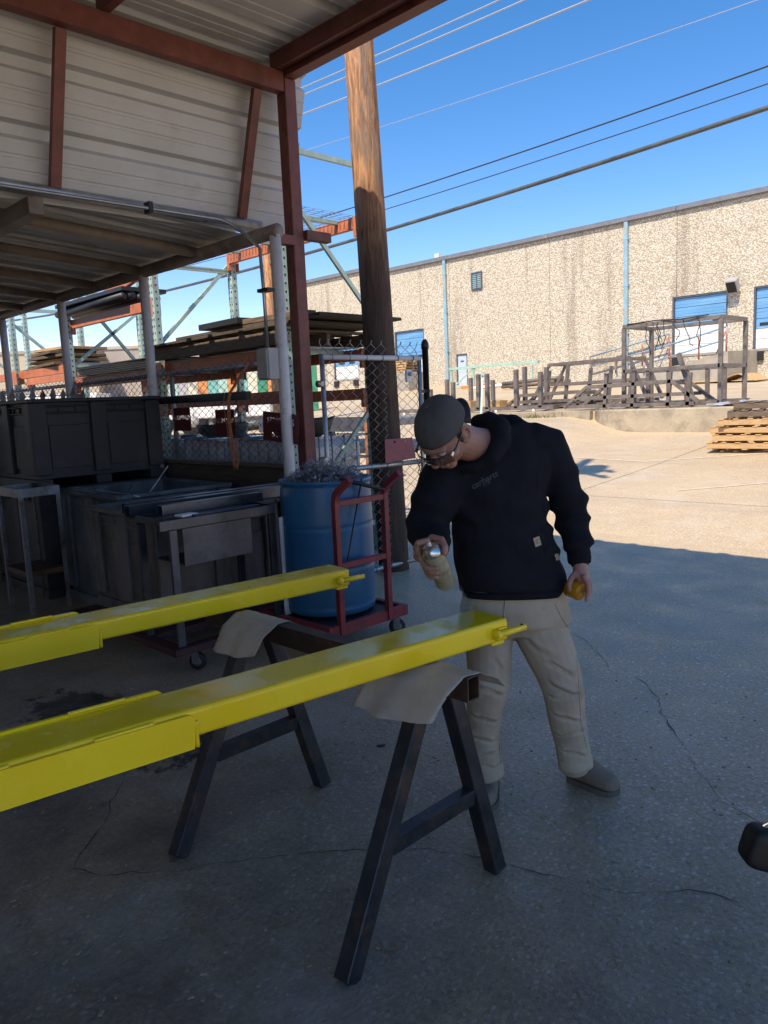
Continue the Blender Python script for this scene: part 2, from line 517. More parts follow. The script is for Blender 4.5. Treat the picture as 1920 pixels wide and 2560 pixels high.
def mat_ground():
    m = bpy.data.materials.new('concrete_ground')
    m.use_nodes = True
    nt = m.node_tree
    b = nt.nodes['Principled BSDF']
    geo = nd(nt, 'ShaderNodeNewGeometry')
    P = geo.outputs['Position']

    def noise_(s, d=6.0, ro=0.6, vec=None):
        n = nd(nt, 'ShaderNodeTexNoise', Scale=s, Detail=d, Roughness=ro)
        nt.links.new(vec or P, n.inputs['Vector'])
        return n.outputs['Fac']
    base = ramp(nt, noise_(0.35, 8, 0.65), [(0.32, (0.48, 0.365, 0.225)), (0.68, (0.62, 0.485, 0.305))])
    # fine sandy speckle
    sp = ramp(nt, noise_(55, 3, 0.7), [(0.35, 0.72), (0.65, 1.18)])
    c = mix(nt, 1.0, base, sp, 'MULTIPLY')
    # exposed aggregate: angular pale and dark chips, thinner where the slab is still trowelled
    vo = nd(nt, 'ShaderNodeTexVoronoi', Scale=56.0, Randomness=1.0)
    wv = nd(nt, 'ShaderNodeMapping')
    wv.inputs['Scale'].default_value = (1.0, 0.75, 1.0)
    wv.inputs['Rotation'].default_value = (0, 0, 0.6)
    nt.links.new(P, wv.inputs['Vector'])
    nt.links.new(wv.outputs['Vector'], vo.inputs['Vector'])
    sep = nd(nt, 'ShaderNodeSeparateColor')
    nt.links.new(vo.outputs['Color'], sep.inputs['Color'])
    inside = ramp(nt, vo.outputs['Distance'], [(0.34, 1.0), (0.46, 0.0)])
    pick = ramp(nt, sep.outputs['Red'], [(0.70, 0.0), (0.72, 1.0)])
    patch = ramp(nt, noise_(0.9, 5, 0.6), [(0.36, 0.5), (0.60, 1.0)])
    chips = mix(nt, 1.0, mix(nt, 1.0, inside, pick, 'MULTIPLY'), patch, 'MULTIPLY')
    tint = ramp(nt, sep.outputs['Green'], [(0.0, (0.78, 0.73, 0.66)), (0.5, (0.68, 0.60, 0.50)), (0.72, (0.46, 0.41, 0.35)), (1.0, (0.86, 0.84, 0.80))])
    c = mix(nt, chips, c, tint)
    vo2 = nd(nt, 'ShaderNodeTexVoronoi', Scale=120.0, Randomness=1.0)
    nt.links.new(wv.outputs['Vector'], vo2.inputs['Vector'])
    sep2 = nd(nt, 'ShaderNodeSeparateColor')
    nt.links.new(vo2.outputs['Color'], sep2.inputs['Color'])
    in2 = ramp(nt, vo2.outputs['Distance'], [(0.34, 1.0), (0.48, 0.0)])
    pk2 = ramp(nt, sep2.outputs['Red'], [(0.74, 0.0), (0.76, 0.8)])
    c = mix(nt, mix(nt, 1.0, mix(nt, 1.0, in2, pk2, 'MULTIPLY'), patch, 'MULTIPLY'), c, (0.72, 0.67, 0.60))
    pick2 = ramp(nt, sep.outputs['Blue'], [(0.86, 0.0), (0.88, 1.0)])
    dark = mix(nt, 1.0, inside, pick2, 'MULTIPLY')
    c = mix(nt, mix(nt, 1.0, dark, 0.22, 'MULTIPLY'), c, (0.12, 0.105, 0.09))
    # trodden-in oily dirt plus painted shade over the near floor (fades out into the yard)
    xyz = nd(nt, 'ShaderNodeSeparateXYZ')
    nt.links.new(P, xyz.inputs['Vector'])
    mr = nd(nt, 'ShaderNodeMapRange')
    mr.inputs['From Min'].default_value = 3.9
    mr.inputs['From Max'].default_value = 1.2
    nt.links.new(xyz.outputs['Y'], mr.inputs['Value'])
    oil_shade = ramp(nt, noise_(1.7, 9, 0.72), [(0.32, 0.42), (0.64, 0.90)])
    c = mix(nt, mix(nt, 1.0, oil_shade, mr.outputs['Result'], 'MULTIPLY'), c, (0.075, 0.066, 0.055))
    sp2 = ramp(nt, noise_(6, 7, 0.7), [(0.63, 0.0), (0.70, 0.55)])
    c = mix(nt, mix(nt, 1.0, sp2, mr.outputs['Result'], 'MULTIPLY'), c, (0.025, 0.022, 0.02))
    # spilt oil left of the forks, ragged outline
    for (ox, oy, sx, sy, sd_) in OIL:
        mpp = nd(nt, 'ShaderNodeMapping')
        mpp.inputs['Location'].default_value = (-ox * sx, -oy * sy, 0)
        mpp.inputs['Scale'].default_value = (sx, sy, 0)
        nt.links.new(P, mpp.inputs['Vector'])
        ln_ = nd(nt, 'ShaderNodeVectorMath', operation='LENGTH')
        nt.links.new(mpp.outputs['Vector'], ln_.inputs[0])
        ad = nd(nt, 'ShaderNodeMath', operation='MULTIPLY_ADD')
        ad.inputs[1].default_value = 2.4
        nt.links.new(noise_(5 + sd_, 9, 0.75), ad.inputs[0])
        nt.links.new(ln_.outputs['Value'], ad.inputs[2])
        st_ = nd(nt, 'ShaderNodeMapRange')
        st_.inputs['From Min'].default_value = 1.95
        st_.inputs['From Max'].default_value = 1.80
        st_.inputs['To Max'].default_value = 0.88
        nt.links.new(ad.outputs['Value'], st_.inputs['Value'])
        c = mix(nt, st_.outputs['Result'], c, (0.012, 0.010, 0.008))
    # pale dust and dried overspray
    du = ramp(nt, noise_(0.75, 9, 0.7), [(0.52, 0.0), (0.72, 0.42)])
    c = mix(nt, du, c, (0.60, 0.57, 0.52))
    # tyre smears and faint stains along the yard
    st = nd(nt, 'ShaderNodeMapping')
    st.inputs['Scale'].default_value = (0.12, 0.9, 1)
    nt.links.new(P, st.inputs['Vector'])
    sm = ramp(nt, noise_(1.1, 8, 0.65, st.outputs['Vector']), [(0.50, 0.0), (0.72, 0.38)])
    c = mix(nt, sm, c, (0.31, 0.255, 0.185))
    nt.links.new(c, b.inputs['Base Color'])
    rg = ramp(nt, noise_(3, 6), [(0.3, 0.34), (0.7, 0.60)])
    nt.links.new(rg, b.inputs['Roughness'])
    b.inputs['Specular IOR Level'].default_value = 0.5
    h1 = mix(nt, 0.45, noise_(90, 4, 0.7), inside)
    bp = nd(nt, 'ShaderNodeBump', Strength=0.55, Distance=0.004)
    nt.links.new(h1, bp.inputs['Height'])
    nt.links.new(bp.outputs['Normal'], b.inputs['Normal'])
    MATS['ground'] = m


mat_ground()


def mat_pebble():
    """precast wall panel with large exposed pebbles, rain streaks under the roof edge"""
    m = bpy.data.materials.new('pebble_wall')
    m.use_nodes = True
    nt = m.node_tree
    b = nt.nodes['Principled BSDF']
    geo = nd(nt, 'ShaderNodeNewGeometry')
    P = geo.outputs['Position']
    vo = nd(nt, 'ShaderNodeTexVoronoi', Scale=15.0, Randomness=1.0)
    nz = nd(nt, 'ShaderNodeTexNoise', Scale=5.0, Detail=3.0)
    nt.links.new(P, nz.inputs['Vector'])
    ad = nd(nt, 'ShaderNodeVectorMath', operation='MULTIPLY_ADD')
    ad.inputs[1].default_value = (0.10, 0.10, 0.10)
    nt.links.new(nz.outputs['Color'], ad.inputs[0])
    nt.links.new(P, ad.inputs[2])
    nt.links.new(ad.outputs['Vector'], vo.inputs['Vector'])
    sep = nd(nt, 'ShaderNodeSeparateColor')
    nt.links.new(vo.outputs['Color'], sep.inputs['Color'])
    tint = ramp(nt, sep.outputs['Red'], [(0.0, (0.51, 0.46, 0.37)), (0.35, (0.59, 0.54, 0.44)), (0.7, (0.65, 0.60, 0.50)), (1.0, (0.71, 0.67, 0.59))])
    gap = ramp(nt, vo.outputs['Distance'], [(0.42, 0.0), (0.72, 0.8)])
    c = mix(nt, gap, tint, (0.33, 0.275, 0.20))
    # rain streaks
    mp = nd(nt, 'ShaderNodeMapping')
    mp.inputs['Scale'].default_value = (0.85, 1, 0.07)
    nt.links.new(P, mp.inputs['Vector'])
    n2 = nd(nt, 'ShaderNodeTexNoise', Scale=1.0, Detail=7.0, Roughness=0.62)
    nt.links.new(mp.outputs['Vector'], n2.inputs['Vector'])
    stk = ramp(nt, n2.outputs['Fac'], [(0.56, 0.0), (0.73, 0.7)])
    c = mix(nt, stk, c, (0.165, 0.125, 0.10))
    mp2 = nd(nt, 'ShaderNodeMapping')
    mp2.inputs['Scale'].default_value = (2.6, 1, 0.16)
    mp2.inputs['Location'].default_value = (7.3, 2.0, 1.0)
    nt.links.new(P, mp2.inputs['Vector'])
    n3 = nd(nt, 'ShaderNodeTexNoise', Scale=1.0, Detail=5.0, Roughness=0.6)
    nt.links.new(mp2.outputs['Vector'], n3.inputs['Vector'])
    rs = ramp(nt, n3.outputs['Fac'], [(0.68, 0.0), (0.76, 0.6)])
    c = mix(nt, rs, c, (0.36, 0.165, 0.07))
    nt.links.new(c, b.inputs['Base Color'])
    b.inputs['Roughness'].default_value = 0.85
    b.inputs['Specular IOR Level'].default_value = 0.2
    inv = ramp(nt, vo.outputs['Distance'], [(0.0, 1.0), (0.7, 0.0)])
    bp = nd(nt, 'ShaderNodeBump', Strength=0.6, Distance=0.03)
    nt.links.new(inv, bp.inputs['Height'])
    nt.links.new(bp.outputs['Normal'], b.inputs['Normal'])
    MATS['pebble'] = m


mat_pebble()


def mat_pole_wood():
    m = bpy.data.materials.new('pole_wood')
    m.use_nodes = True
    nt = m.node_tree
    b = nt.nodes['Principled BSDF']
    geo = nd(nt, 'ShaderNodeNewGeometry')
    mp = nd(nt, 'ShaderNodeMapping')
    mp.inputs['Scale'].default_value = (1, 1, 0.11)
    nt.links.new(geo.outputs['Position'], mp.inputs['Vector'])
    n1 = nd(nt, 'ShaderNodeTexNoise', Scale=20.0, Detail=8.0, Roughness=0.65, Distortion=1.6)
    nt.links.new(mp.outputs['Vector'], n1.inputs['Vector'])
    c = ramp(nt, n1.outputs['Fac'], [(0.30, (0.09, 0.045, 0.026)), (0.42, (0.30, 0.14, 0.062)), (0.54, (0.56, 0.28, 0.125)), (0.70, (0.68, 0.43, 0.24))])
    mp2 = nd(nt, 'ShaderNodeMapping')
    mp2.inputs['Scale'].default_value = (1, 1, 0.2)
    nt.links.new(geo.outputs['Position'], mp2.inputs['Vector'])
    n2 = nd(nt, 'ShaderNodeTexNoise', Scale=7.0, Detail=6.0, Roughness=0.65)
    nt.links.new(mp2.outputs['Vector'], n2.inputs['Vector'])
    f = ramp(nt, n2.outputs['Fac'], [(0.48, 0.0), (0.60, 0.75)])
    c = mix(nt, f, c, (0.24, 0.185, 0.15))
    # roof shade painted into the lower pole as a dark tone, ragged upper edge
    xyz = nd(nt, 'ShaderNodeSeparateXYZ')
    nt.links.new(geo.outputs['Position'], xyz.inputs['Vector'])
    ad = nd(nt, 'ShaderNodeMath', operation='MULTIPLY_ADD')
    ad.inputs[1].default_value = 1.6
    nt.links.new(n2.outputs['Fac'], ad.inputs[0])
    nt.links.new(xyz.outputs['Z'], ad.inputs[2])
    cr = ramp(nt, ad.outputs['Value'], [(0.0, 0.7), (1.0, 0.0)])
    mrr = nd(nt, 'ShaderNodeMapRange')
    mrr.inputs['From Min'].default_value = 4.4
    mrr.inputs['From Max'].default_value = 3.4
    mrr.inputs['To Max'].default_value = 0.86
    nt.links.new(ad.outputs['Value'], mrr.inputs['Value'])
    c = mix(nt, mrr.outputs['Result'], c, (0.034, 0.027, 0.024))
    nt.links.new(c, b.inputs['Base Color'])
    b.inputs['Roughness'].default_value = 0.85
    bp = nd(nt, 'ShaderNodeBump', Strength=0.9, Distance=0.02)
    nt.links.new(n1.outputs['Fac'], bp.inputs['Height'])
    nt.links.new(bp.outputs['Normal'], b.inputs['Normal'])
    MATS['pole_wood'] = m


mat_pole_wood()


def mat_yellow():
    """fresh glossy yellow with dull overspray patches"""
    m = bpy.data.materials.new('yellow_paint')
    m.use_nodes = True
    nt = m.node_tree
    b = nt.nodes['Principled BSDF']
    geo = nd(nt, 'ShaderNodeNewGeometry')
    n1 = nd(nt, 'ShaderNodeTexNoise', Scale=3.2, Detail=5.0)
    nt.links.new(geo.outputs['Position'], n1.inputs['Vector'])
    c = ramp(nt, n1.outputs['Fac'], [(0.35, (0.93, 0.64, 0.010)), (0.65, (0.97, 0.72, 0.018))])
    nt.links.new(c, b.inputs['Base Color'])
    n2 = nd(nt, 'ShaderNodeTexNoise', Scale=4.5, Detail=7.0, Roughness=0.65)
    nt.links.new(geo.outputs['Position'], n2.inputs['Vector'])
    r = ramp(nt, n2.outputs['Fac'], [(0.40, 0.10), (0.52, 0.24), (0.60, 0.52)])
    nt.links.new(r, b.inputs['Roughness'])
    b.inputs['Coat Weight'].default_value = 0.15
    b.inputs['Coat Roughness'].default_value = 0.15
    n3 = nd(nt, 'ShaderNodeTexNoise', Scale=9.0, Detail=3.0)
    nt.links.new(geo.outputs['Position'], n3.inputs['Vector'])
    bp = nd(nt, 'ShaderNodeBump', Strength=0.25, Distance=0.004)
    nt.links.new(n3.outputs['Fac'], bp.inputs['Height'])
    nt.links.new(bp.outputs['Normal'], b.inputs['Normal'])
    MATS['yellow'] = m
    for nm, colr, ro in (('amber_plastic', (0.90, 0.42, 0.02), 0.25), ('clear_lens', (0.45, 0.46, 0.46), 0.08), ('clear_film', (0.95, 0.95, 0.95), 0.12)):
        m = bpy.data.materials.new(nm)
        m.use_nodes = True
        b = m.node_tree.nodes['Principled BSDF']
        b.inputs['Base Color'].default_value = (*colr, 1)
        b.inputs['Roughness'].default_value = ro
        b.inputs['IOR'].default_value = 1.08 if nm != 'amber_plastic' else 1.4
        b.inputs['Transmission Weight'].default_value = 0.95 if nm != 'amber_plastic' else 0.55
        MATS[nm] = m


mat_yellow()


# ================================================================ THE GROUND
YK = 16.5


def kz(x):
    return lerp(0.66, 1.03, smooth01((-8.2 - x) / 1.9)) + 0.09 * smooth01((-16 - x) / 8)


def gz(x, y):
    """height of the yard at a point"""
    if y <= 7.6:
        return 0.0
    if y <= YK:
        t = (y - 7.6) / (YK - 7.6)
        return kz(x) * (0.72 * t + 0.28 * t * t)
    wbase = 2.32 - 0.027 * (max(-60, min(10, x)) + 26.9)
    return 1.12 + (wbase - 1.12) * min(1.0, (y - YK) / (33 - YK))


def build_ground():
    xs = [-700, -300, -150, -80, -60, -45, -35, -28] + [-24 + 0.5 * i for i in range(53)] + [4, 8, 16, 30, 60, 150, 300, 700]
    ys = [-700, -200, -60, -20, -8, -4, 0, 3, 5, 6.5, 7.2, 7.6, 8.1, 8.6, 9.2, 10, 11, 12, 13, 14, 15, 15.8, YK, YK + 1e-4, 17.5, 19, 22, 25, 29, 33.5, 40, 80, 300, 900]
    vs = [(x, y, gz(x, y)) for y in ys for x in xs]
    n = len(xs)
    fs = [(j * n + i, j * n + i + 1, (j + 1) * n + i + 1, (j + 1) * n + i) for j in range(len(ys) - 1) for i in range(n - 1)]
    mb = MB()
    mb.add(vs, fs, False)
    return struct(mb.build('ground', 'ground'))


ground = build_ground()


def crack(pts, w0, name='crack'):
    """hairline crack in the slab as a jagged ribbon"""
    P = [cp_ground(u, v) for u, v in pts]
    out = [P[0]]
    for a, b in zip(P, P[1:]):
        L = (b - a).length
        k = max(2, int(L / 0.035))
        nrm = V((-(b - a).y, (b - a).x, 0)).normalized()
        for i in range(1, k + 1):
            t = i / k
            j = noise.noise(V((a.x * 3 + t * L * 14, a.y * 5, 1.3))) * 0.020 + random.uniform(-0.008, 0.008)
            out.append(a.lerp(b, t) + nrm * (j if i < k else 0))
    vs, fs = [], []
    for i, p in enumerate(out):
        d = (out[min(i + 1, len(out) - 1)] - out[max(i - 1, 0)])
        nrm = V((-d.y, d.x, 0)).normalized()
        w = w0 * (0.15 + 1.9 * abs(noise.noise(p * 7))) * (0.25 if i in (0, len(out) - 1) else 1)
        vs += [p + nrm * w + ZA * 0.003, p - nrm * w + ZA * 0.003]
    for i in range(len(out) - 1):
        fs.append((2 * i, 2 * i + 1, 2 * i + 3, 2 * i + 2))
    return MB().add(vs, fs).build(name, 'crack_dark', ground)


def cp_ground(u, v, z=0.0):
    d = FWD + RIGHT * ((u - CX) / F_PX) - UPV * ((v - CY) / F_PX)
    return V((0, 0, EYE)) + d * ((z - EYE) / d.z)


crack([(50, 2237), (185, 2172), (255, 2190), (330, 2180), (440, 2180), (600, 2155), (700, 2140), (830, 2128), (960, 2128), (1070, 2122), (1215, 2145), (1300, 2172), (1420, 2200), (1560, 2235), (1720, 2225), (1850, 2260)], 0.0027)
crack([(185, 2172), (215, 2120), (260, 2060), (290, 1990), (310, 1950), (345, 1890)], 0.0024)
crack([(1390, 1570), (1462, 1600), (1510, 1650), (1530, 1680), (1600, 1700), (1640, 1740), (1660, 1790), (1700, 1850), (1735, 1910), (1800, 2000), (1870, 2040), (1918, 2075)], 0.0027)
crack([(1585, 1445), (1610, 1450)], 0.003)
crack([(1690, 1508), (1740, 1520)], 0.003)


def on_ground_strip(pts, w, name, material):
    vs, fs = [], []
    fine = []
    for a, b in zip(pts, pts[1:]):
        k = max(2, int((b - a).length / 0.5))
        fine += [a.lerp(b, i / k) for i in range(k)]
    fine.append(pts[-1])
    for i, p in enumerate(fine):
        d = fine[min(i + 1, len(fine) - 1)] - fine[max(i - 1, 0)]
        nrm = V((-d.y, d.x, 0)).normalized() * w / 2
        for s in (nrm, -nrm):
            q = p + s
            vs.append(V((q.x, q.y, gz(q.x, q.y) + 0.006)))
    for i in range(len(fine) - 1):
        fs.append((2 * i, 2 * i + 1, 2 * i + 3, 2 * i + 2))
    return MB().add(vs, fs).build(name, material, ground)


on_ground_strip([V((-9.1, 13.1, 0)), V((-6.2, 12.6, 0)), V((-4.3, 13.9, 0))], 0.06, 'painted_line', 'line_paint')
on_ground_strip([V((-4.6, 10.3, 0)), V((-3.2, 11.6, 0))], 0.05, 'painted_line', 'line_paint')

on_ground_strip([V((-14, 9.6, 0)), V((6, 9.6, 0))], 0.008, 'slab_joint', 'crack_dark')
on_ground_strip([V((-5.9, 7.8, 0)), V((-5.9, 16.1, 0))], 0.008, 'slab_joint', 'crack_dark')
on_ground_strip([V((-1.4, 7.8, 0)), V((-1.4, 16.1, 0))], 0.008, 'slab_joint', 'crack_dark')
# kerbs of the raised yard
mb = MB()
out = []
X0, X1 = -9.75, 12.0
for i in range(13):
    a = PI / 2 * i / 12
    out.append((X0 + 1.1 - 1.1 * math.cos(a) , 17.3 - 1.1 * math.sin(a)))
front = out + [(X1, 16.2)]
back = [(x + (0.30 if i < 6 else 0.0), min(17.35, y + 0.36)) for i, (x, y) in enumerate(out)] + [(X1, 16.56)]
n_ = len(front)
for k_ in range(n_ - 1):
    (xa, ya), (xb, yb) = front[k_], front[k_ + 1]
    (xc, yc), (xd, yd) = back[k_ + 1], back[k_]
    zt = 1.15
    vs = [(xa, ya - 0.02, 0.35), (xb, yb - 0.02, 0.35), (xc, yc, 0.35), (xd, yd, 0.35), (xa, ya, zt - 0.03), (xb, yb, zt - 0.03), (xc, yc, zt), (xd, yd, zt), (xa + 0.02, ya + 0.03, zt), (xb + 0.0, yb + 0.03, zt)]
    mb.add(vs, [(0, 1, 5, 4), (4, 5, 9, 8), (8, 9, 6, 7)])
mb.add([(front[0][0], front[0][1], 0.35), (back[0][0], back[0][1], 0.35), (back[0][0], back[0][1], 1.15), (front[0][0], front[0][1], 1.12)], [(0, 1, 2, 3)])
kerb = struct(mb.build('kerb_wall', 'kerb_concrete'))
mb = MB()
for i in range(16):
    xa = -21.6 + i * 0.76
    mb.box(xa, xa + 0.745, 16.34, 16.56, 0.7, 1.14 + 0.006 * random.uniform(-1, 1), 0.012)
low_kerb = struct(mb.build('kerb', 'kerb_concrete'))


# ================================================================ THE WAREHOUSE ACROSS THE YARD
YB = 33.0
wh = thing('warehouse', 'long pebble-faced warehouse with blue dock doors across the sunny yard', 'building', (-20, YB, 2))
TOPZ = 9.0
openings = [(-15.08, -12.74, 3.0, 5.46), (-11.72, -9.38, 3.0, 5.46), (-31.75, -29.45, 3.08, 5.56), (-37.2, -34.9, 3.08, 5.56), (-27.16, -26.40, 2.25, 3.95)]
seams = [4.0 - 6.3 * i for i in range(0, 8)]
for a, b in zip(seams[1:], seams):
    mb = MB()
    x0, x1 = a + 0.012, b - 0.012
    top = TOPZ if b > -33 else TOPZ + 0.35
    ops = sorted([o for o in openings if o[0] < x1 and o[1] > x0])
    cur = x0
    for (ox0, ox1, oz0, oz1) in ops:
        ox0c, ox1c = max(ox0, x0), min(ox1, x1)
        if ox0c > cur:
            mb.box(cur, ox0c, YB, YB + 0.3, 1.2, top)
        mb.box(ox0c, ox1c, YB, YB + 0.3, oz1, top)
        if oz0 > 2.4:
            mb.box(ox0c, ox1c, YB, YB + 0.3, 1.2, oz0)
        cur = ox1c
    if cur < x1:
        mb.box(cur, x1, YB, YB + 0.3, 1.2, top)
    mb.build('wall_panel', 'pebble', wh)
MB().box(-40.0, 3.9, YB + 0.31, YB + 20, 1.2, TOPZ - 0.3).build('inner_wall', 'shed_grey', wh)
for i in range(7):
    a, b = seams[i] - 6.3, seams[i]
    top = TOPZ if b > -33 else TOPZ + 0.35
    mb = MB()
    mb.box(a + 0.01, b - 0.01, YB - 0.10, YB + 0.45, top - 0.05, top + 0.20, 0.01)
    mb.box(a + 0.01, b - 0.01, YB - 0.16, YB - 0.10, top - 0.02, top + 0.10, 0.01)
    mb.build('roof_coping', 'cap_metal', wh)
for (xs_, zb) in ((-27.75, 2.6), (-17.18, 2.5)):
    mb = MB()
    mb.box(xs_ - 0.09, xs_ + 0.09, YB - 0.15, YB - 0.02, zb, TOPZ - 0.03, 0.02)
    d = mb.build('downspout', 'spout_blue', wh)
    m2 = MB()
    for z in (4.1, 6.2, 8.2):
        MB().box(xs_ - 0.12, xs_ + 0.12, YB - 0.157, YB - 0.01, z, z + 0.05).build('strap', 'spout_blue', d)


def dock_door(x0, x1, z0, z1, blue_n, slots):
    d = MB()
    t = 0.07
    d.box(x0, x0 + t, YB + 0.02, YB + 0.22, z0, z1)
    d.box(x1 - t, x1, YB + 0.02, YB + 0.22, z0, z1)
    d.box(x0 + t, x1 - t, YB + 0.02, YB + 0.22, z1 - t, z1)
    frame = d.build('dock_door', 'door_frame', wh)
    n = 6
    h = (z1 - t - z0) / n
    for i in range(n):
        za = z1 - t - (i + 1) * h
        mb = MB()
        mb.box(x0 + t + 0.005, x1 - t - 0.005, YB + 0.10, YB + 0.15, za + 0.008, za + h - 0.008, 0.008)
        for k in (0.34, 0.68):
            mb.box(x0 + t + 0.02, x1 - t - 0.02, YB + 0.094, YB + 0.11, za + h * k - 0.012, za + h * k + 0.012, 0.006)
        mb.build('door_panel', 'door_blue' if i < blue_n else 'door_white', frame)
    zs = z1 - t - (blue_n - 0.45) * h
    for c in slots:
        xc = x0 + (x1 - x0) * c
        MB().box(xc - 0.25, xc + 0.25, YB + 0.085, YB + 0.12, zs - 0.06, zs + 0.06).build('window_slot', 'dark_glass', frame)
    mb = MB()
    mb.box(x0 - 0.02, x1 + 0.02, YB - 0.03, YB + 0.2, z0 - 0.09, z0, 0.01)
    mb.build('sill', 'ramp_concrete', frame)
    for xc in (x0 + 0.25, x1 - 0.25):
        MB().box(xc - 0.2, xc + 0.2, YB - 0.14, YB - 0.005, z0 - 0.45, z0 - 0.10, 0.02).build('bumper', 'rubber', frame)


dock_door(*openings[0], 3, (0.83,))
dock_door(*openings[1], 4, (0.2, 0.8))
dock_door(*openings[2], 4, (0.22, 0.55, 0.85))
dock_door(*openings[3], 4, (0.3, 0.7))
x0, x1, z0, z1 = openings[4]
mb = MB()
mb.box(x0, x0 + 0.06, YB + 0.0, YB + 0.2, z0 - 0.2, z1)
mb.box(x1 - 0.06, x1, YB + 0.0, YB + 0.2, z0 - 0.2, z1)
mb.box(x0 + 0.06, x1 - 0.06, YB, YB + 0.2, z1 - 0.06, z1)
pd = mb.build('side_door', 'door_frame', wh)
MB().box(x0 + 0.065, x1 - 0.065, YB + 0.05, YB + 0.1, z0 - 0.2, z1 - 0.065, 0.006).build('door_leaf', 'door_pale', pd)
mb = MB()
mb.box(x0 + 0.28, x0 + 0.48, YB + 0.03, YB + 0.056, z1 - 0.42, z1 - 0.36)
mb.build('notice', 'door_frame', pd)
# louvre
mb = MB()
x0, x1, z0, z1 = -25.95, -25.25, 7.15, 8.05
for a in ((x0, x0 + 0.06, z0, z1), (x1 - 0.06, x1, z0, z1), (x0 + 0.06, x1 - 0.06, z1 - 0.06, z1), (x0 + 0.06, x1 - 0.06, z0, z0 + 0.06), (-25.62, -25.58, z0 + 0.06, z1 - 0.06)):
    mb.box(a[0], a[1], YB - 0.07, YB - 0.005, a[2], a[3])
lv = mb.build('louvre', 'door_frame', wh)
for i in range(8):
    z = z0 + 0.12 + i * 0.095
    MB().bar(V((x0 + 0.06, YB - 0.035, z)), V((x1 - 0.06, YB - 0.035, z)), 0.07, 0.012, V((0, -0.7, 0.7))).build('slat', 'spout_blue', lv)
# wall light on a bracket
mb = MB()
mb.obox(V((-12.42, YB - 0.35, 5.60)), XA, V((0, 0.8, 0.6)), V((0, -0.6, 0.8)), 0.22, 0.16, 0.28, 0.04)
wl = mb.build('flood_light', 'box_grey', wh)
MB().bar(V((-12.42, YB - 0.01, 5.72)), V((-12.42, YB - 0.25, 5.66)), 0.06, 0.06).build('bracket', 'door_frame', wl)
MB().obox(V((-12.42, YB - 0.50, 5.48)), XA, V((0, 0.8, 0.6)), V((0, -0.6, 0.8)), 0.18, 0.012, 0.22).build('lens', 'dark_glass', wl)
MB().box(-30.2, -29.9, YB + 2, YB + 2.3, TOPZ, TOPZ + 0.9).build('roof_pipe', 'white_paint', wh)

# loading ramp with rails
rp = thing('loading_ramp', 'concrete loading ramp with blue handrails below the dock door', 'ramp', (-14, 31, 2))
mb = MB()
A, B, C_, D_ = V((-15.6, 29.6, 1.95)), V((-11.5, 29.9, 2.88)), V((-11.5, 32.95, 2.96)), V((-19.2, 32.6, 2.02))
low = lambda p: V((p.x, p.y, 1.4))
mb.add([A, B, C_, D_, low(A), low(B), low(C_), low(D_)], [(0, 1, 2, 3), (0, 4, 5, 1), (1, 5, 6, 2), (2, 6, 7, 3), (3, 7, 4, 0)])
mb.build('ramp_slab', 'ramp_concrete', rp)
for (p, q, nm) in ((V((-14.75, 29.75, 2.12)), V((-11.6, 30.0, 2.86)), 0), (V((-18.9, 32.75, 2.3)), V((-15.1, 32.75, 3.0)), 1)):
    hgt = 0.92
    MB().tube([p + ZA * hgt, q + ZA * hgt], 0.035, 8).build('handrail', 'rail_blue', rp)
    MB().tube([p + ZA * hgt * 0.5, q + ZA * hgt * 0.5], 0.03, 8).build('handrail', 'rail_blue', rp)
    for t in (0.0, 0.34, 0.68, 1.0):
        b0 = p.lerp(q, t)
        MB().tube([b0 - ZA * 0.15, b0 + ZA * hgt], 0.034, 8).build('rail_post', 'rail_rust', rp)
    MB().tube([q + ZA * 0.0 - (q - p) * 0.12, q + ZA * hgt * 0.9], 0.025, 8).build('brace', 'rail_rust', rp)


# ================================================================ THINGS IN THE YARD
def frame_thing(name, label, cat, bars, w, material, loc, group=None, part='tube'):
    t = thing(name, label, cat, loc, group)
    for pts in bars:
        MB().tube(pts, w * 0.7071, 4, False, roll=PI / 4).build(part, material, t)
    return t


def up(x, y):
    return gz(x, y)


# tall open cage
yc0, yc1, xc0, xc1 = 17.15, 18.55, -9.0, -6.75
zb = 1.19
bars = []
for x in (xc0, xc1):
    for y in (yc0, yc1):
        bars.append([V((x, y, zb)), V((x, y, 3.02))])
for z in (zb + 0.04, 2.02, 3.05):
    bars += [[V((xc0, yc0, z)), V((xc1, yc0, z))], [V((xc0, yc1, z)), V((xc1, yc1, z))], [V((xc0, yc0, z)), V((xc0, yc1, z))], [V((xc1, yc0, z)), V((xc1, yc1, z))]]
for x in (-8.55, -8.1, -7.6, -7.2):
    bars.append([V((x, yc1, zb)), V((x, yc1, 2.0))])
for x in (-8.75, -8.4):
    bars.append([V((x, yc0, zb)), V((x, yc0, 2.0))])
bars.append([V((-7.35, yc0 + 0.1, zb)), V((-7.75, yc0 + 0.15, 2.35))])
frame_thing('steel_cage', 'tall open grey steel tube cage standing on the raised yard', 'steel frame', bars, 0.085, 'skid_steel', (-8, 17.8, zb))
mb = MB()
random.seed(3)
for i in range(9):
    x = lerp(-8.6, -7.2, random.random())
    p = [V((x, yc0 - 0.05, 3.08))]
    for k in range(1, 7):
        p.append(p[-1] + V((random.uniform(-0.08, 0.08), random.uniform(-0.02, 0.03), -random.uniform(0.04, 0.16))))
    mb.tube(p, 0.01, 5)
mb.tube([V((-8.9, 17.1, 3.09)), V((-8.2, 17.12, 3.12)), V((-7.6, 17.05, 3.08)), V((-7.0, 17.1, 3.12))], 0.015, 5)
tag(mb.build('loose_wiring', 'black_sheet'), 'black wires dangling from the top of the tall steel cage', 'wiring')


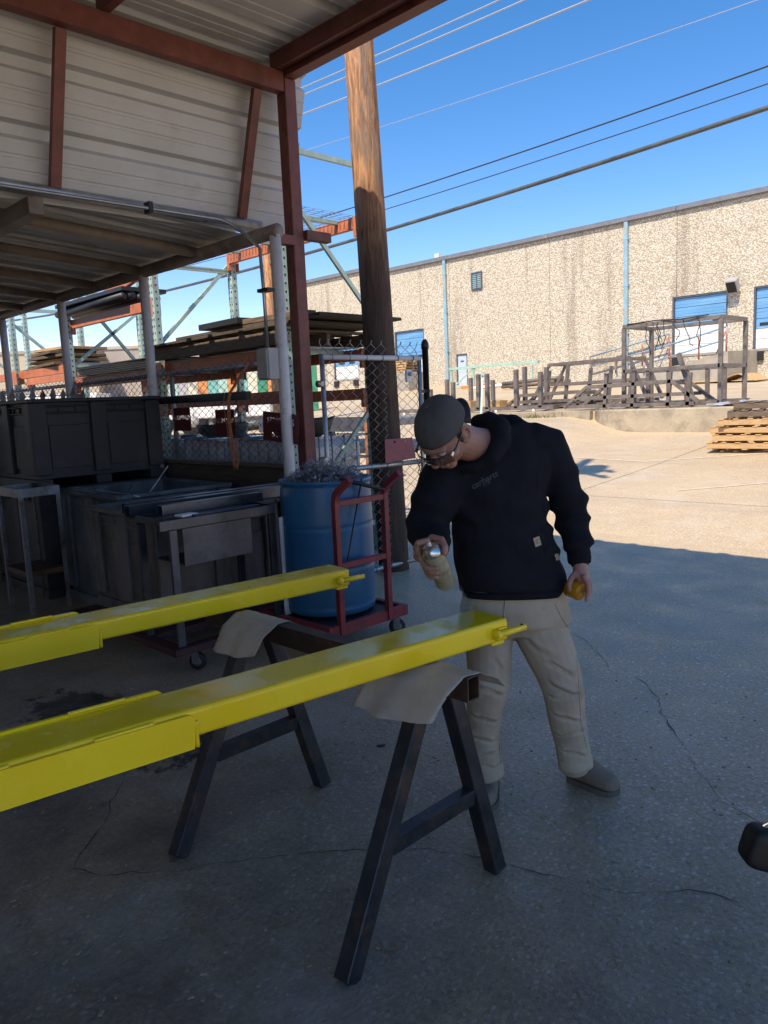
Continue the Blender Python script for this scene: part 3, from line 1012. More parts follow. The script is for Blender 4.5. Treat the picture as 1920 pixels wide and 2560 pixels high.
def bent_frame(y, x0, x1, zb, h, rise, label, xs_posts, lean=0.0, hmax=1.0):
    """lying frame of square tube with swept-down ends"""
    bars = []
    for dy in (0.0, 0.85):
        ztop = zb + h
        bars.append([V((x0, y + dy, zb + 0.05)), V((x0 + rise, y + dy + lean, ztop)), V((x1 - rise, y + dy + lean, ztop + 0.04)), V((x1, y + dy, zb + 0.08))])
        bars.append([V((x0 + 0.1, y + dy, zb + 0.06)), V((x1 - 0.1, y + dy, zb + 0.06))])
        bars.append([V((x0 + rise * 0.5, y + dy, zb + h * 0.5)), V((x1 - rise * 0.5, y + dy, zb + h * 0.52))])
    for x in xs_posts:
        bars.append([V((x, y, zb)), V((x + 0.05, y + lean, zb + h * random.uniform(0.8, 1.0) * hmax))])
    for x in (x0 + rise, x1 - rise):
        bars.append([V((x, y + lean, zb + h)), V((x, y + 0.85 + lean, zb + h))])
    return frame_thing('bent_tube_frame', label, 'steel frame', bars, 0.08, 'skid_steel', ((x0 + x1) / 2, y, zb), 'grey steel tube frames on the raised yard', 'tube')


bent_frame(16.78, -10.4, -7.05, 1.17, 0.52, 0.62, 'low grey tube frame with sloped ends lying at the kerb before the tall cage', (-9.3, -8.6, -7.75, -7.3), 0.0, 1.7)
bent_frame(18.75, -12.7, -9.2, 1.26, 1.12, 0.55, 'long grey tube frame with swept ends behind the stub posts', (-12.2, -11.6, -10.9, -10.3, -9.7), 0.1)
bent_frame(17.75, -12.9, -10.1, 1.2, 0.36, 0.5, 'half collapsed grey tube frame left of the tall cage', (-12.5, -11.7, -10.6))
# skid with stub posts
bars = []
for y in (16.95, 18.0):
    bars.append([V((-16.8, y, 1.24)), V((-10.8, y, 1.24))])
for x in (-16.7, -15.0, -13.2, -11.2):
    bars.append([V((x, 16.95, 1.24)), V((x, 18.0, 1.24))])
for x, h in ((-14.95, 0.62), (-14.1, 0.78), (-13.2, 0.95), (-12.9, 0.95), (-11.95, 1.0), (-11.2, 0.9)):
    bars.append([V((x, 16.95, 1.24)), V((x, 16.95, 1.24 + h))])
for x, h in ((-16.2, 0.5), (-15.2, 0.9), (-14.3, 0.9), (-13.5, 0.8), (-12.4, 1.1), (-11.7, 1.05)):
    bars.append([V((x, 18.0, 1.24)), V((x, 18.0, 1.24 + h))])
sk = frame_thing('stub_post_skid', 'flat grey steel skid with short upright posts behind the man', 'steel frame', bars, 0.1, 'skid_steel', (-13, 17.5, 1.2), None, 'bar')
for x in (-16, -13.5, -12.6, -11.4):
    MB().lathe(V((x, 16.93, 1.13)), [(0.03, 0), (0.05, 0.02), (0.05, 0.06), (0.03, 0.08)], 12).build('foot', 'white_paint', sk)
# leaning stake
tag(MB().bar(V((-12.1, 15.6, gz(-12.1, 15.6))), V((-12.78, 16.6, 2.12)), 0.05, 0.05).build('leaning_stake', 'rack_green'), 'pale thin stake leaning against the stub post skid', 'stake')
for (x, y, s, lab) in ((-14.0, 17.5, 0.2, 'small cardboard box on the skid left of the leaning stake'), (-13.05, 17.6, 0.19, 'small cardboard box on the skid right of the leaning stake')):
    t = thing('cardboard_box', lab, 'box', (x, y, 1.15))
    MB().box(x - s * 1.1, x + s * 1.1, y - s, y + s, 1.16, 1.16 + s * 1.6, 0.01).build('carton', 'cardboard', t)
    MB().box(x - 0.03, x + 0.03, y - s - 0.003, y + s + 0.003, 1.17 + s * 0.2, 1.17 + s * 1.6, 0).build('tape', 'label_tan', t)
# mint trestle
t = thing('green_trestle', 'long mint green steel trestle against the pebble wall', 'trestle', (-23, 30.5, 2.1))
MB().bar(V((-25.3, 30.2, 3.05)), V((-20.7, 31.2, 3.12)), 0.22, 0.12).build('top_beam', 'rack_mint', t)
for x, y in ((-25.2, 30.2), (-24.0, 30.45), (-21.0, 31.1)):
    zb_ = gz(x, y)
    MB().bar(V((x, y, zb_)), V((x, y, 3.0)), 0.08, 0.08).build('leg', 'rack_mint', t)
MB().bar(V((-25.2, 30.2, gz(-25, 30.2))), V((-24.0, 30.45, 3.0)), 0.06, 0.06).build('brace', 'rack_mint', t)
MB().bar(V((-24.0, 30.45, 3.0)), V((-22.6, 30.75, gz(-22, 31))), 0.06, 0.06).build('brace', 'rack_mint', t)
MB().bar(V((-25.2, 30.2, gz(-25, 30.2) + 0.06)), V((-23.0, 30.7, gz(-23, 30.7) + 0.06)), 0.08, 0.08).build('foot_rail', 'rack_mint', t)
for i, (x, y, dz, mt, lab) in enumerate(((-23.2, 29.8, 0.08, 'orange_paint', 'orange steel beam lying on the ground under the green trestle'),
                                  (-21.6, 29.9, 0.1, 'orange_paint', 'orange steel beam on the ground by the foot of the loading ramp'),
                                  (-22.4, 29.6, 0.06, 'white_paint', 'white wrapped bar lying between the two orange beams'))):
    tag(MB().bar(V((x - 0.9, y - 0.2, gz(x, y) + dz)), V((x + 0.9, y + 0.2, gz(x, y) + dz + 0.1)), 0.14, 0.12, bev=0.01).build('steel_beam', mt), lab, 'beam')
t = thing('pipe_pile', 'pile of grey pipes stacked behind the steel frames', 'pipes', (-19.5, 29, 2.2))
for i in range(7):
    y = 28.6 + (i % 4) * 0.16
    z = gz(-19, 29) + 0.12 + (i // 4) * 0.15
    MB().tube([V((-21.0 + random.uniform(0, .4), y, z)), V((-18.2 + random.uniform(0, .5), y, z + 0.12))], 0.075, 8).build('pipe', 'skid_steel', t)
# planks on the yard
for i, (x, y, L, a, lab) in enumerate(((-14.6, 20.5, 1.5, 0.2, 'loose plank lying on the raised yard behind the cardboard boxes'),
                                       (-14.9, 21.2, 1.3, -0.1, 'thin plank lying farthest behind the cardboard boxes'),
                                       (-11.6, 15.9, 0.55, 0.5, 'short offcut of wood lying by the low kerb'))):
    dz = V((math.cos(a), math.sin(a), 0)) * L / 2
    z = gz(x, y) + 0.04
    tag(MB().bar(V((x, y, z)) - dz, V((x, y, z)) + dz, 0.14, 0.05).build('plank', 'wood_new'), lab, 'plank')
# plastic sheeting by the cage
mb = MB()
nx, ny = 26, 10
vs = [V((lerp(-6.9, -4.6, i / nx), lerp(16.75, 17.6, j / ny), 1.17 + 0.13 * abs(noise.noise(V((i * 0.45, j * 0.6, 2.0)))) + 0.05 * noise.noise(V((i * 1.1, j * 1.4, 7))))) for j in range(ny + 1) for i in range(nx + 1)]
fs = [(j * (nx + 1) + i, j * (nx + 1) + i + 1, (j + 1) * (nx + 1) + i + 1, (j + 1) * (nx + 1) + i) for j in range(ny) for i in range(nx)]
mb.add(vs, fs)
tag(mb.build('plastic_sheeting', 'foil'), 'crumpled silvery plastic sheeting on the raised yard beside the cage', 'sheeting')
tag(MB().bar(V((-6.6, 17.2, 1.21)), V((-2.0, 17.3, 1.24)), 0.6, 0.05).build('steel_plate', 'skid_steel'), 'flat grey steel plate lying under the crumpled sheeting', 'plate')
# curled cardboard sheet
vs, fs = [], []
for i in range(13):
    t_ = i / 12
    x = lerp(-12.6, -10.0, t_)
    z = gz(x, 29.5) + 0.03 + 0.25 * smooth01((t_ - 0.45) / 0.3) * (1 - smooth01((t_ - 0.75) / 0.25))
    vs += [V((x, 28.6, z)), V((x, 30.2, z + 0.03)), V((x, 28.6, z - 0.02)), V((x, 30.2, z + 0.01))]
for i in range(12):
    a = 4 * i
    fs += [(a, a + 4, a + 5, a + 1), (a + 2, a + 3, a + 7, a + 6), (a, a + 2, a + 6, a + 4), (a + 1, a + 5, a + 7, a + 3)]
tag(MB().add(vs, fs).build('cardboard_sheet', 'cardboard'), 'flattened brown cardboard sheet curling up near the second dock door', 'cardboard')


# ---- pallets
def pallet(loc, rz, label, group, material='wood_new', w=1.2, d=1.0, boards=6):
    t = thing('wooden_pallet', label, 'pallet', loc, group)
    X, Y = V((math.cos(rz), math.sin(rz), 0)), V((-math.sin(rz), math.cos(rz), 0))
    L = V(loc)
    for k in range(3):
        c = L + Y * ((k - 1) * (d / 2 - 0.03)) + ZA * 0.065
        MB().obox(c, X, Y, ZA, w / 2, 0.022, 0.045, 0.004).build('stringer', material, t)
    for k in range(boards):
        s = -w / 2 + 0.05 + k * (w - 0.1) / (boards - 1)
        MB().obox(L + X * s + ZA * 0.121, X, Y, ZA, 0.045, d / 2, 0.0095, 0.002).build('board', material, t)
    for k in range(3):
        s = (k - 1) * (w / 2 - 0.05)
        MB().obox(L + X * s + ZA * 0.0095, X, Y, ZA, 0.045, d / 2, 0.0095, 0.002).build('board', material, t)
    return t


PH = 0.1325
px_, py_ = -4.98, 14.15
zg = gz(px_, py_)
names = ['bottom pallet of the loose stack on the yard at the right edge', 'second pallet from the ground in the right edge stack', 'third pallet from the ground in the right edge stack',
         'fourth pallet from the ground in the right edge stack', 'fifth pallet of the right edge stack, set back a little', 'topmost pallet of the right edge stack, tipped on the others']
offs = [(0, 0, 0.0, 'wood_new'), (0.06, 0.02, 0.06, 'wood_new'), (0.05, 0.03, -0.03, 'wood_new'), (0.12, 0.05, 0.12, 'wood_new'), (0.22, 0.1, 0.2, 'wood_old'), (0.38, 0.12, 0.05, 'wood_old')]
for i, (ox, oy, rz, mt) in enumerate(offs):
    pallet((px_ + ox, py_ + oy, zg + 0.02 + i * (PH + 0.003)), rz + 0.08, names[i], 'pallets stacked at the right edge', mt, 1.25, 1.05)
# wrapped pallet stack on a concrete block near the side door
t = thing('concrete_block', 'square weathered concrete block by the blue downspout', 'block', (-28.6, 30.4, 2.3))
MB().box(-29.6, -27.6, 29.6, 31.0, 1.9, 3.05, 0.03).build('block', 'block_concrete', t)
for i in range(5):
    pallet((-28.6 + 0.03 * (i % 2), 30.3, 3.052 + i * (PH + 0.003)), 0.03 * (i - 2), ['bottom', 'second', 'middle', 'fourth', 'top'][i] + ' pallet of the wrapped stack on the concrete block', 'pallets on the concrete block', 'wood_new', 1.4, 1.1, 6)
vs, fs = [], []
for i in range(15):
    t_ = i / 14
    x = lerp(-29.3, -27.8, t_)
    for j in range(6):
        vs.append(V((x + 0.05 * noise.noise(V((i, j, 3))), lerp(29.72, 30.6, j / 5), 3.76 + 0.10 * abs(noise.noise(V((i * 0.5, j * 0.7, 1)))) - 0.25 * smooth01((t_ - 0.8) * 5))))
for i in range(14):
    for j in range(5):
        fs.append((i * 6 + j, i * 6 + j + 1, i * 6 + j + 7, i * 6 + j + 6))
tag(MB().add(vs, fs, True).build('shrink_wrap', 'clear_film'), 'loose clear plastic wrap over the pallets on the block', 'wrap')
# rusty bollard behind the gate
for (x, y, h, lab) in ((-7.55, 9.0, 1.45, 'rust-streaked pale bollard seen through the gate mesh'), (-9.4, 9.1, 1.5, 'rust-streaked bollard seen beside the pole through the gate')):
    t = thing('bollard', lab, 'bollard', (x, y, gz(x, y)), 'rusty bollards beyond the gate')
    MB().lathe(V((x, y, gz(x, y) - 0.05)), [(0.11, 0), (0.11, h), (0.095, h + 0.05), (0.05, h + 0.08), (0.0, h + 0.09)], 16).build('post', 'rust_orange', t)
    MB().lathe(V((x, y, gz(x, y) - 0.05)), [(0.113, h * 0.78), (0.113, h * 0.83)], 16).build('band', 'label_tan', t)
# grey flatbed trailer seen through the gate
t = thing('flatbed_trailer', 'grey flatbed trailer parked beyond the gate', 'trailer', (-13.5, 12.3, 0.4))
zt = gz(-13, 12)
MB().box(-16.0, -11.2, 11.6, 13.3, zt + 0.62, zt + 0.78, 0.01).build('deck', 'trailer_grey', t)
MB().box(-16.0, -11.25, 11.55, 11.6, zt + 0.50, zt + 0.82, 0.01).build('side_rail', 'mill_steel', t)
MB().bar(V((-11.2, 12.4, zt + 0.62)), V((-9.9, 12.4, zt + 0.5)), 0.1, 0.12).build('drawbar', 'trailer_grey', t)
for x in (-14.6, -13.7):
    w = MB().lathe(V((x, 11.62, zt + 0.34)), [(0.16, -0.02), (0.33, 0), (0.34, 0.05), (0.34, 0.17), (0.33, 0.2), (0.16, 0.2)], 24, YA).build('wheel', 'rubber', t)
    MB().lathe(V((x, 11.57, zt + 0.34)), [(0.0, 0.02), (0.17, 0.0), (0.17, 0.06)], 20, YA).build('rim', 'white_paint', w)
# weeds at the low kerb
mb = MB()
random.seed(5)
for i in range(60):
    x, y = -10.9 + random.gauss(0, 0.22), 16.28 + random.uniform(-0.04, 0.03)
    z = gz(x, y)
    a = random.uniform(0, 6.28)
    d = V((math.cos(a), math.sin(a), 0)) * 0.05
    mb.add([V((x, y, z)) + d * 0.2, V((x, y, z)) - d * 0.2, V((x, y, z + random.uniform(0.05, 0.14))) + d * 1.5], [(0, 1, 2)])
w = stuff(mb.build('weeds', 'weed'))
w['label'] = 'small tuft of green weeds growing at the low kerb'
w['category'] = 'weeds'


# ================================================================ THE WORKSHOP CANOPY
def corr_profile(width, h=0.058, pitch=0.39, th=0.0012):
    """ribbed sheet profile (s across, t up): broad ribs with two small stiffeners between"""
    pts = [(0.0, 0.0)]
    k = 0
    while True:
        s = 0.03 + k * pitch
        if s + 0.12 > width:
            break
        pts += [(s, 0), (s + 0.026, h), (s + 0.090, h), (s + 0.116, 0)]
        for m in (0.20, 0.29):
            if s + m + 0.03 < width:
                pts += [(s + m, 0), (s + m + 0.008, 0.006), (s + m + 0.022, 0.006), (s + m + 0.03, 0)]
        k += 1
    pts.append((width, 0))
    return pts + [(s, t + th) for s, t in reversed(pts)]


cano = thing('workshop_canopy', 'red steel canopy with corrugated roof over the work floor', 'canopy', (-4.955, 4.05, 0))
MB().box(-5.01, -4.90, 3.995, 4.105, 0, 4.045, 0.006).build('post', 'red_oxide', cano)
MB().box(-4.99, -4.90, -7.9, 3.99, 3.94, 4.085, 0.005).build('beam', 'red_oxide', cano)
mb = MB()
mb.box(-5.03, 1.3, 4.0, 4.10, 4.05, 4.066)
mb.box(-5.03, 1.3, 4.0, 4.10, 4.196, 4.212)
mb.box(-5.03, 1.3, 4.012, 4.03, 4.066, 4.196)
mb.build('fascia_beam', 'red_oxide', cano)
MB().box(-4.93, -4.86, 4.105, 4.36, 2.855, 2.93, 0.004).build('stub_bracket', 'red_oxide', cano)
for y in (3.925, 2.55, 1.45, 0.35, -0.75, -1.85, -2.95, -4.05, -5.15, -6.25, -7.35):
    mb = MB()
    mb.box(-4.98, 1.3, y, y + 0.012, 4.092, 4.212)
    mb.box(-4.98, 1.3, y + 0.012, y + 0.06, 4.092, 4.104)
    mb.build('purlin', 'red_oxide', cano)
pr_ = corr_profile(0.918)
for i in range(7):
    x = -5.16 + i * 0.914
    dz = 0.0015 * (i % 2)
    MB().sweep(pr_, (x, -8.0, 4.216 + dz), (x, 4.235 + random.uniform(-0.012, 0.012), 4.216 + dz), XA, ZA).build('roof_sheet', 'roof_sheet', cano)
# slanted side skirt between the high roof and the low one
top_, bot_ = V((-5.035, 0, 4.2145)), V((-5.365, 0, 2.965))
dn = (bot_ - top_)
SL = dn.length
dn.normalize()
nrm = V((-dn.z, 0, dn.x))
if nrm.x < 0:
    nrm = -nrm
for a, w in ((0.0, 0.80), (0.785, SL - 0.785)):
    o_ = top_ + dn * a - nrm * (0.0015 if a else 0.0)
    MB().sweep(corr_profile(w), (o_.x, -7.9, o_.z), (o_.x, 4.34, o_.z), dn, -nrm).build('side_sheet', 'sheet_side', cano)
for y in (3.79, 2.30, 0.85, -0.6):
    p, q = V((-4.985, y, 3.935)), V((-5.285, y - 0.0, 3.06))
    mb = MB()
    mb.bar(p, q, 0.07, 0.045, XA)
    mb.build('slanted_strut', 'red_oxide', cano)
# unseen shop walls, added behind and beside the camera to keep the floor dark
shop = thing('shop_building', 'plain unseen workshop walls added behind the camera to keep the floor dark', 'building', (0, -8, 0))
mb = MB()
mb.box(-16, 1.4, -8.3, -8.02, 0, 4.3)
mb.build('wall', 'shop_wall', shop)
MB().box(1.15, 1.27, 3.9, 4.0, 0, 4.05, 0.004).build('door_post', 'red_oxide', shop)
MB().box(-16.0, -5.5, -2.4, -2.2, 0, 3.3).build('wall', 'shop_wall', shop)

# ---------------------------------------------------------------- the low lean-to roof
lean = thing('lean_to', 'low pipe-framed lean-to roof over the scrap bins', 'canopy', (-8, 3.75, 0))
PX = [-4.82, -6.87, -8.76, -10.6, -12.6]
YE = 3.75
for x in PX:
    MB().tube([V((x, YE, 0)), V((x, YE, 2.84))], 0.045, 14).build('post', 'white_pole', lean)
MB().tube([V((-4.78, YE, 2.865)), V((-14.4, YE, 2.865))], 0.055, 12).build('eave_pipe', 'pipe_paint', lean)
SLP = 0.068
for x in [-5.87, -6.87, -7.86, -8.8, -9.8, -10.75, -11.7, -12.6, -13.6]:
    MB().tube([V((x, YE - 0.03, 2.875)), V((x, -2.2, 2.875 + SLP * 5.9))], 0.043, 10).build('rafter_pipe', 'pipe_paint', lean)
for i in range(11):
    x = -5.29 - (i + 1) * 0.914
    MB().sweep(corr_profile(0.918), (x, YE + 0.14, 2.928 + 0.0015 * (i % 2)), (x, -2.25, 2.928 + SLP * 6.14 + 0.0015 * (i % 2)), XA, ZA).build('roof_sheet', 'roof_sheet', lean)
MB().tube([V((-5.30, 3.98, 3.02)), V((-5.30, -2.2, 3.05))], 0.04, 10).build('edge_pipe', 'galvanised', lean)
mb = MB()
mb.box(-4.95, -4.87, 3.80, 3.99, 2.80, 2.87)
mb.build('corner_plate', 'red_oxide', lean)
MB().box(-14.2, -5.25, 2.10, 2.20, 2.86, 2.97, 0.004).build('cross_beam', 'pipe_paint', lean)
# conduit along the edge, bending down the corner post to a box
cd = thing('electrical_conduit', 'thin grey conduit bending down the corner pole to a junction box', 'conduit', (-4.85, 3.66, 1.9))
pts = [V((-5.20, -2.0, 2.985)), V((-5.16, 3.46, 2.985))]
for i in range(1, 9):
    a = PI / 2 * i / 8
    pts.append(V((lerp(-5.16, -4.90, (1 - math.cos(a))), 3.46 + 0.20 * math.sin(a), 2.985 - 0.24 * (1 - math.cos(a)))))
pts += [V((-4.885, 3.66, 2.4)), V((-4.885, 3.66, 2.0))]
MB().tube(pts, 0.0135, 10).build('pipe', 'conduit', cd)
MB().box(-4.93, -4.80, 3.63, 3.70, 2.42, 2.445).build('clamp', 'dark_steel', cd)
MB().box(-5.22, -5.14, 2.9, 2.93, 2.955, 3.03).build('clamp', 'dark_steel', cd)
jb = MB().box(-4.945, -4.80, 3.60, 3.70, 1.76, 2.0, 0.006).build('junction_box', 'box_grey', cd)
MB().box(-4.935, -4.81, 3.588, 3.60, 1.77, 1.99, 0.003).build('lid', 'box_grey', jb)
MB().box(-4.96, -4.945, 3.61, 3.69, 1.78, 1.98, 0.003).build('door_edge', 'dark_steel', jb)


# ================================================================ POLES AND WIRES
def util_pole(base, h, r0, r1, lean_v, label, arm_dir, arm_z, transformer):
    t = thing('utility_pole', label, 'pole', base)
    B = V(base)
    rings = []
    n = 40
    for i in range(n + 1):
        z = h * i / n
        r = lerp(r0, r1, i / n)
        c = B + V((lean_v[0] * z, lean_v[1] * z, z - (0.2 if i == 0 else 0)))
        rings.append((c, XA * r, YA * r))
    mb = MB()
    mb.loft(rings, 28)
    for i, p in enumerate(mb.v):
        q = V(p)
        c = V((B.x + lean_v[0] * (q.z - B.z), B.y + lean_v[1] * (q.z - B.z), q.z))
        d = q - c
        th = math.atan2(d.y, d.x)
        k = 1 + 0.035 * noise.noise(V((math.cos(th) * 2.2, math.sin(th) * 2.2, q.z * 0.35))) + 0.012 * noise.noise(V((math.cos(th) * 7, math.sin(th) * 7, q.z * 1.2)))
        mb.v[i] = tuple(c + d * k)
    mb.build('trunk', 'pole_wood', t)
    top = lambda z: B + V((lean_v[0] * z, lean_v[1] * z, z))
    ad = V(arm_dir).normalized()
    side = V((-ad.y, ad.x, 0))
    for z in arm_z:
        c = top(z) - side * (r1 + 0.05)
        MB().bar(c - ad * 1.25, c + ad * 1.25, 0.09, 0.12).build('crossarm', 'wood_old', t)
        for s in (-1.1, -0.45, 0.45, 1.1):
            MB().lathe(c + ad * s + ZA * 0.06, [(0.02, 0), (0.02, 0.06), (0.05, 0.07), (0.055, 0.11), (0.03, 0.14), (0.0, 0.16)], 10).build('insulator', 'box_grey', t)
    if transformer:
        c = top(arm_z[0] - 0.95) + ad * (r1 + 0.32)
        tr = MB().lathe(c, [(0.0, 0), (0.22, 0.0), (0.25, 0.04), (0.25, 0.75), (0.22, 0.82), (0.06, 0.86), (0.0, 0.87)], 20).build('transformer', 'box_grey', t)
        MB().bar(c + ZA * 0.4 - ad * 0.33, c + ZA * 0.4 - ad * 0.2, 0.12, 0.5).build('bracket', 'dark_steel', tr)
    return t


LEAN = (-0.0175, -0.0175)
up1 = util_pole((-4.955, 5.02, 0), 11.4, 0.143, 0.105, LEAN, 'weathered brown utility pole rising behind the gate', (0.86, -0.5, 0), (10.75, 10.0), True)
mb = MB()
mb.box(-4.80, -4.775, 5.10, 5.17, 1.72, 1.83, 0.004)
mb.build('tag_plate', 'white_paint', up1)
mb = MB()
mb.lathe(V((-4.772, 5.135, 1.79)), [(0.018, 0), (0.018, 0.02)], 14, XA)
mb.build('padlock', 'galvanised', up1)
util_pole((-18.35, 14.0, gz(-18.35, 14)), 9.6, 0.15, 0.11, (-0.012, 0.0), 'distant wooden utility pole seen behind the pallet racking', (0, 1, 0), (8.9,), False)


def wire(z1, x1, z2, x2, y, r, material, label, k=0.0016, xa=-75.0, xb=30.0, n=70, cat='power line', group='overhead wires over the yard'):
    s = (z2 - z1) / (x2 - x1)
    pts = []
    for i in range(n + 1):
        x = lerp(xa, xb, i / n)
        pts.append(V((x, y, z1 + s * (x - x1) + k * (x - x1) * (x - x2))))
    return tag(MB().tube(pts, r, 6).build('overhead_wire', material), label, cat, group)


wire(9.67, -12.9, 9.59, -10.1, 14.0, 0.016, 'wire_pale', 'highest of the three pale overhead wires')
wire(9.475, -12.9, 9.365, -9.5, 14.0, 0.016, 'wire_pale', 'middle of the three pale overhead wires')
wire(9.0, -12.9, 8.836, -8.06, 14.0, 0.018, 'wire_pale', 'lowest of the three pale overhead wires')
wire(8.045, -13.0, 7.714, -5.02, 14.0, 0.007, 'wire_pale', 'very thin faint wire crossing the middle of the sky')
wire(6.465, -13.1, 6.657, -4.83, 14.0, 0.014, 'wire_dark', 'upper of the two thin dark overhead wires')
wire(6.186, -13.1, 6.388, -4.83, 14.0, 0.010, 'wire_dark', 'lower of the two thin dark overhead wires')
wire(5.706, -13.1, 6.019, -4.82, 14.0, 0.042, 'cable_grey', 'thick dark bundled cable, lowest in the sky', cat='cable')


# ================================================================ PALLET RACKING BEYOND THE FENCE
rack = thing('pallet_rack', 'tall mint green pallet racking with orange beams beyond the fence', 'racking', (-9, 5, 0))
XR = [-5.78, -8.12, -10.5, -12.5, -14.8]
YF, YR, HR = 4.55, 5.62, 4.05


def upright(x, y, h):
    u = MB().box(x - 0.045, x + 0.045, y - 0.04, y + 0.04, 0, h, 0.004).build('upright', 'rack_green', rack)
    mb = MB()
    k = 0
    z = 0.4
    while z < h - 0.05:
        for s in (-0.022, 0.022):
            mb.box(x + s - 0.007, x + s + 0.007, y - 0.0415, y - 0.039, z, z + 0.026)
        mb.box(x + 0.044, x + 0.0465, y - 0.008, y + 0.008, z + 0.01, z + 0.03)
        z += 0.075
    stuff(mb.build('slot_row', 'rack_slot', u))


for i, x in enumerate(XR):
    upright(x, YF, HR if i != 3 else 3.6)
    upright(x, YR, HR if i != 1 else 3.36)
BR = {0: [((YF, 3.62), (YR, 2.50)), ((YR, 1.50), (YF, 0.45))], 1: [((YF, 2.30), (YR, 3.32)), ((YF, 0.6), (YR, 1.6))],
      2: [((YF, 3.42), (YR, 2.15)), ((YF, 2.2), (YR, 3.0)), ((YF, 0.6), (YR, 1.6))], 3: [((YF, 3.0), (YR, 2.1)), ((YF, 0.6), (YR, 1.6))], 4: [((YF, 3.0), (YR, 2.1))]}
for i, lst in BR.items():
    for (ya, za), (yb, zb_) in lst:
        MB().bar(V((XR[i], ya, za)), V((XR[i], yb, zb_)), 0.042, 0.03, XA).build('diagonal_brace', 'rack_green', rack)
    for z in (0.3, 3.88 if i == 0 else 3.2):
        MB().bar(V((XR[i], YF + 0.04, z)), V((XR[i], YR - 0.04, z)), 0.035, 0.05).build('cross_tie', 'rack_green', rack)


def rbeam(i, y, z, mt='rack_orange', h=0.115):
    xa, xb = XR[i] - 0.046, XR[i + 1] + 0.046
    yo = y + (0.055 if y < 5 else -0.055)
    b = MB().box(xa, xb, yo - 0.025, yo + 0.025, z - h, z, 0.004).build('load_beam', mt, rack)
    for x in (xa, xb):
        mb = MB()
        mb.box(x - 0.046, x + 0.05, y - 0.043 if y < 5 else y + 0.041, y - 0.041 if y < 5 else y + 0.043, z - 0.2, z + 0.01)
        mb.box(x - 0.02, x + 0.02, yo - 0.028, yo + 0.028, z - 0.19, z + 0.005)
        mb.build('beam_clip', mt, b)


def deck(i, z, x0=None, x1=None):
    xa, xb = (XR[i] - 0.06 if x0 is None else x0), (XR[i + 1] + 0.06 if x1 is None else x1)
    mb = MB()
    n = int(abs(xb - xa) / 0.062)
    for k in range(n + 1):
        x = lerp(xa, xb, k / n)
        mb.tube([V((x, YF + 0.03, z - 0.06)), V((x, YF + 0.032, z + 0.006)), V((x, YR - 0.032, z + 0.006)), V((x, YR - 0.086, z + 0.004)), V((x, YR - 0.088, z - 0.09))], 0.0028, 3, False)
    for k in range(9):
        y = lerp(YF + 0.05, YR - 0.1, k / 8)
        mb.tube([V((xa, y, z + 0.011)), V((xb, y, z + 0.011))], 0.0028, 3, False)
    d = stuff(mb.build('wire_deck', 'deck_wire', rack))
    for k in range(4):
        x = lerp(xa - 0.25, xb + 0.25, k / 3)
        MB().bar(V((x, YF + 0.09, z - 0.02)), V((x, YR - 0.09, z - 0.02)), 0.05, 0.035).build('deck_support', 'rack_green', rack)


for i, zf_, zr_ in ((0, (1.70, 2.10, 3.40), (1.70, 2.10, 3.40)), (1, (1.70, 2.04, 2.83), (2.04,)), (2, (2.26,), (2.26,)), (3, (2.26,), (2.26,))):
    for z in zf_:
        rbeam(i, YF, z)
    for z in zr_:
        rbeam(i, YR, z)
deck(0, 3.405)
deck(0, 2.105)
deck(1, 2.045)
deck(2, 2.265)

# things lying on the racking
random.seed(11)


def board(name, c, L, w, h, rz, tilt, material, label, cat, group=None):
    X = V((math.cos(rz) * math.cos(tilt), math.sin(rz) * math.cos(tilt), math.sin(tilt)))
    Y = V((-math.sin(rz), math.cos(rz), 0))
    return tag(MB().obox(V(c), X, Y, X.cross(Y), L / 2, w / 2, h / 2, 0.004).build(name, material), label, cat, group)


t = thing('long_pallet', 'long weathered timber pallet on the rack shelf above the signs', 'pallet', (-6.95, 5.05, 2.12))
for k, y in enumerate((4.42, 5.05, 5.55)):
    MB().box(-8.05, -5.75, y - 0.025, y + 0.025, 2.118, 2.238, 0.005).build('stringer', 'wood_old', t)
for k in range(9):
    x = -7.98 + k * 0.275
    MB().box(x - 0.055, x + 0.055, 4.43, 5.6, 2.239, 2.259, 0.003).build('board', 'wood_old', t)
board('plywood_sheet', (-6.75, 4.95, 2.285), 2.5, 1.15, 0.03, 0.02, 0.012, 'wood_dark', 'dark stained plywood sheet on the long pallet, lowest of the sheets', 'plywood')
board('plywood_sheet', (-6.45, 5.05, 2.338), 2.3, 1.10, 0.03, 0.04, 0.012, 'wood_dark', 'dark plywood sheet sticking out past the red post', 'plywood')
board('timber_offcut', (-5.95, 4.6, 2.385), 0.9, 0.16, 0.05, 0.05, 0.0, 'wood_old', 'short brown timber lying on top of the plywood sheets', 'timber')
board('timber_offcut', (-6.75, 4.55, 2.40), 0.75, 0.2, 0.06, -0.05, 0.0, 'black_sheet', 'short dark timber on the plywood left of the brown one', 'timber')
for k in range(6):
    board('black_sheet', (-9.2 + 0.05 * random.uniform(-1, 1), 5.05, 2.075 + k * 0.021), 2.1, 1.05, 0.018, random.uniform(-0.02, 0.02), 0, 'black_sheet', ['lowest', 'second', 'third', 'fourth', 'fifth', 'topmost'][k] + ' sheet of the black stack on the rack behind the tall bin', 'sheet', 'black sheets stacked on the rack')
wl_ = [(-11.6, 4.9, 2.30, 1.3, 'wood_old'), (-11.5, 4.95, 2.355, 1.1, 'wood_new'), (-11.45, 4.9, 2.41, 1.15, 'wood_old'), (-11.55, 4.9, 2.465, 1.0, 'wood_old'), (-11.4, 4.95, 2.52, 0.9, 'wood_new')]
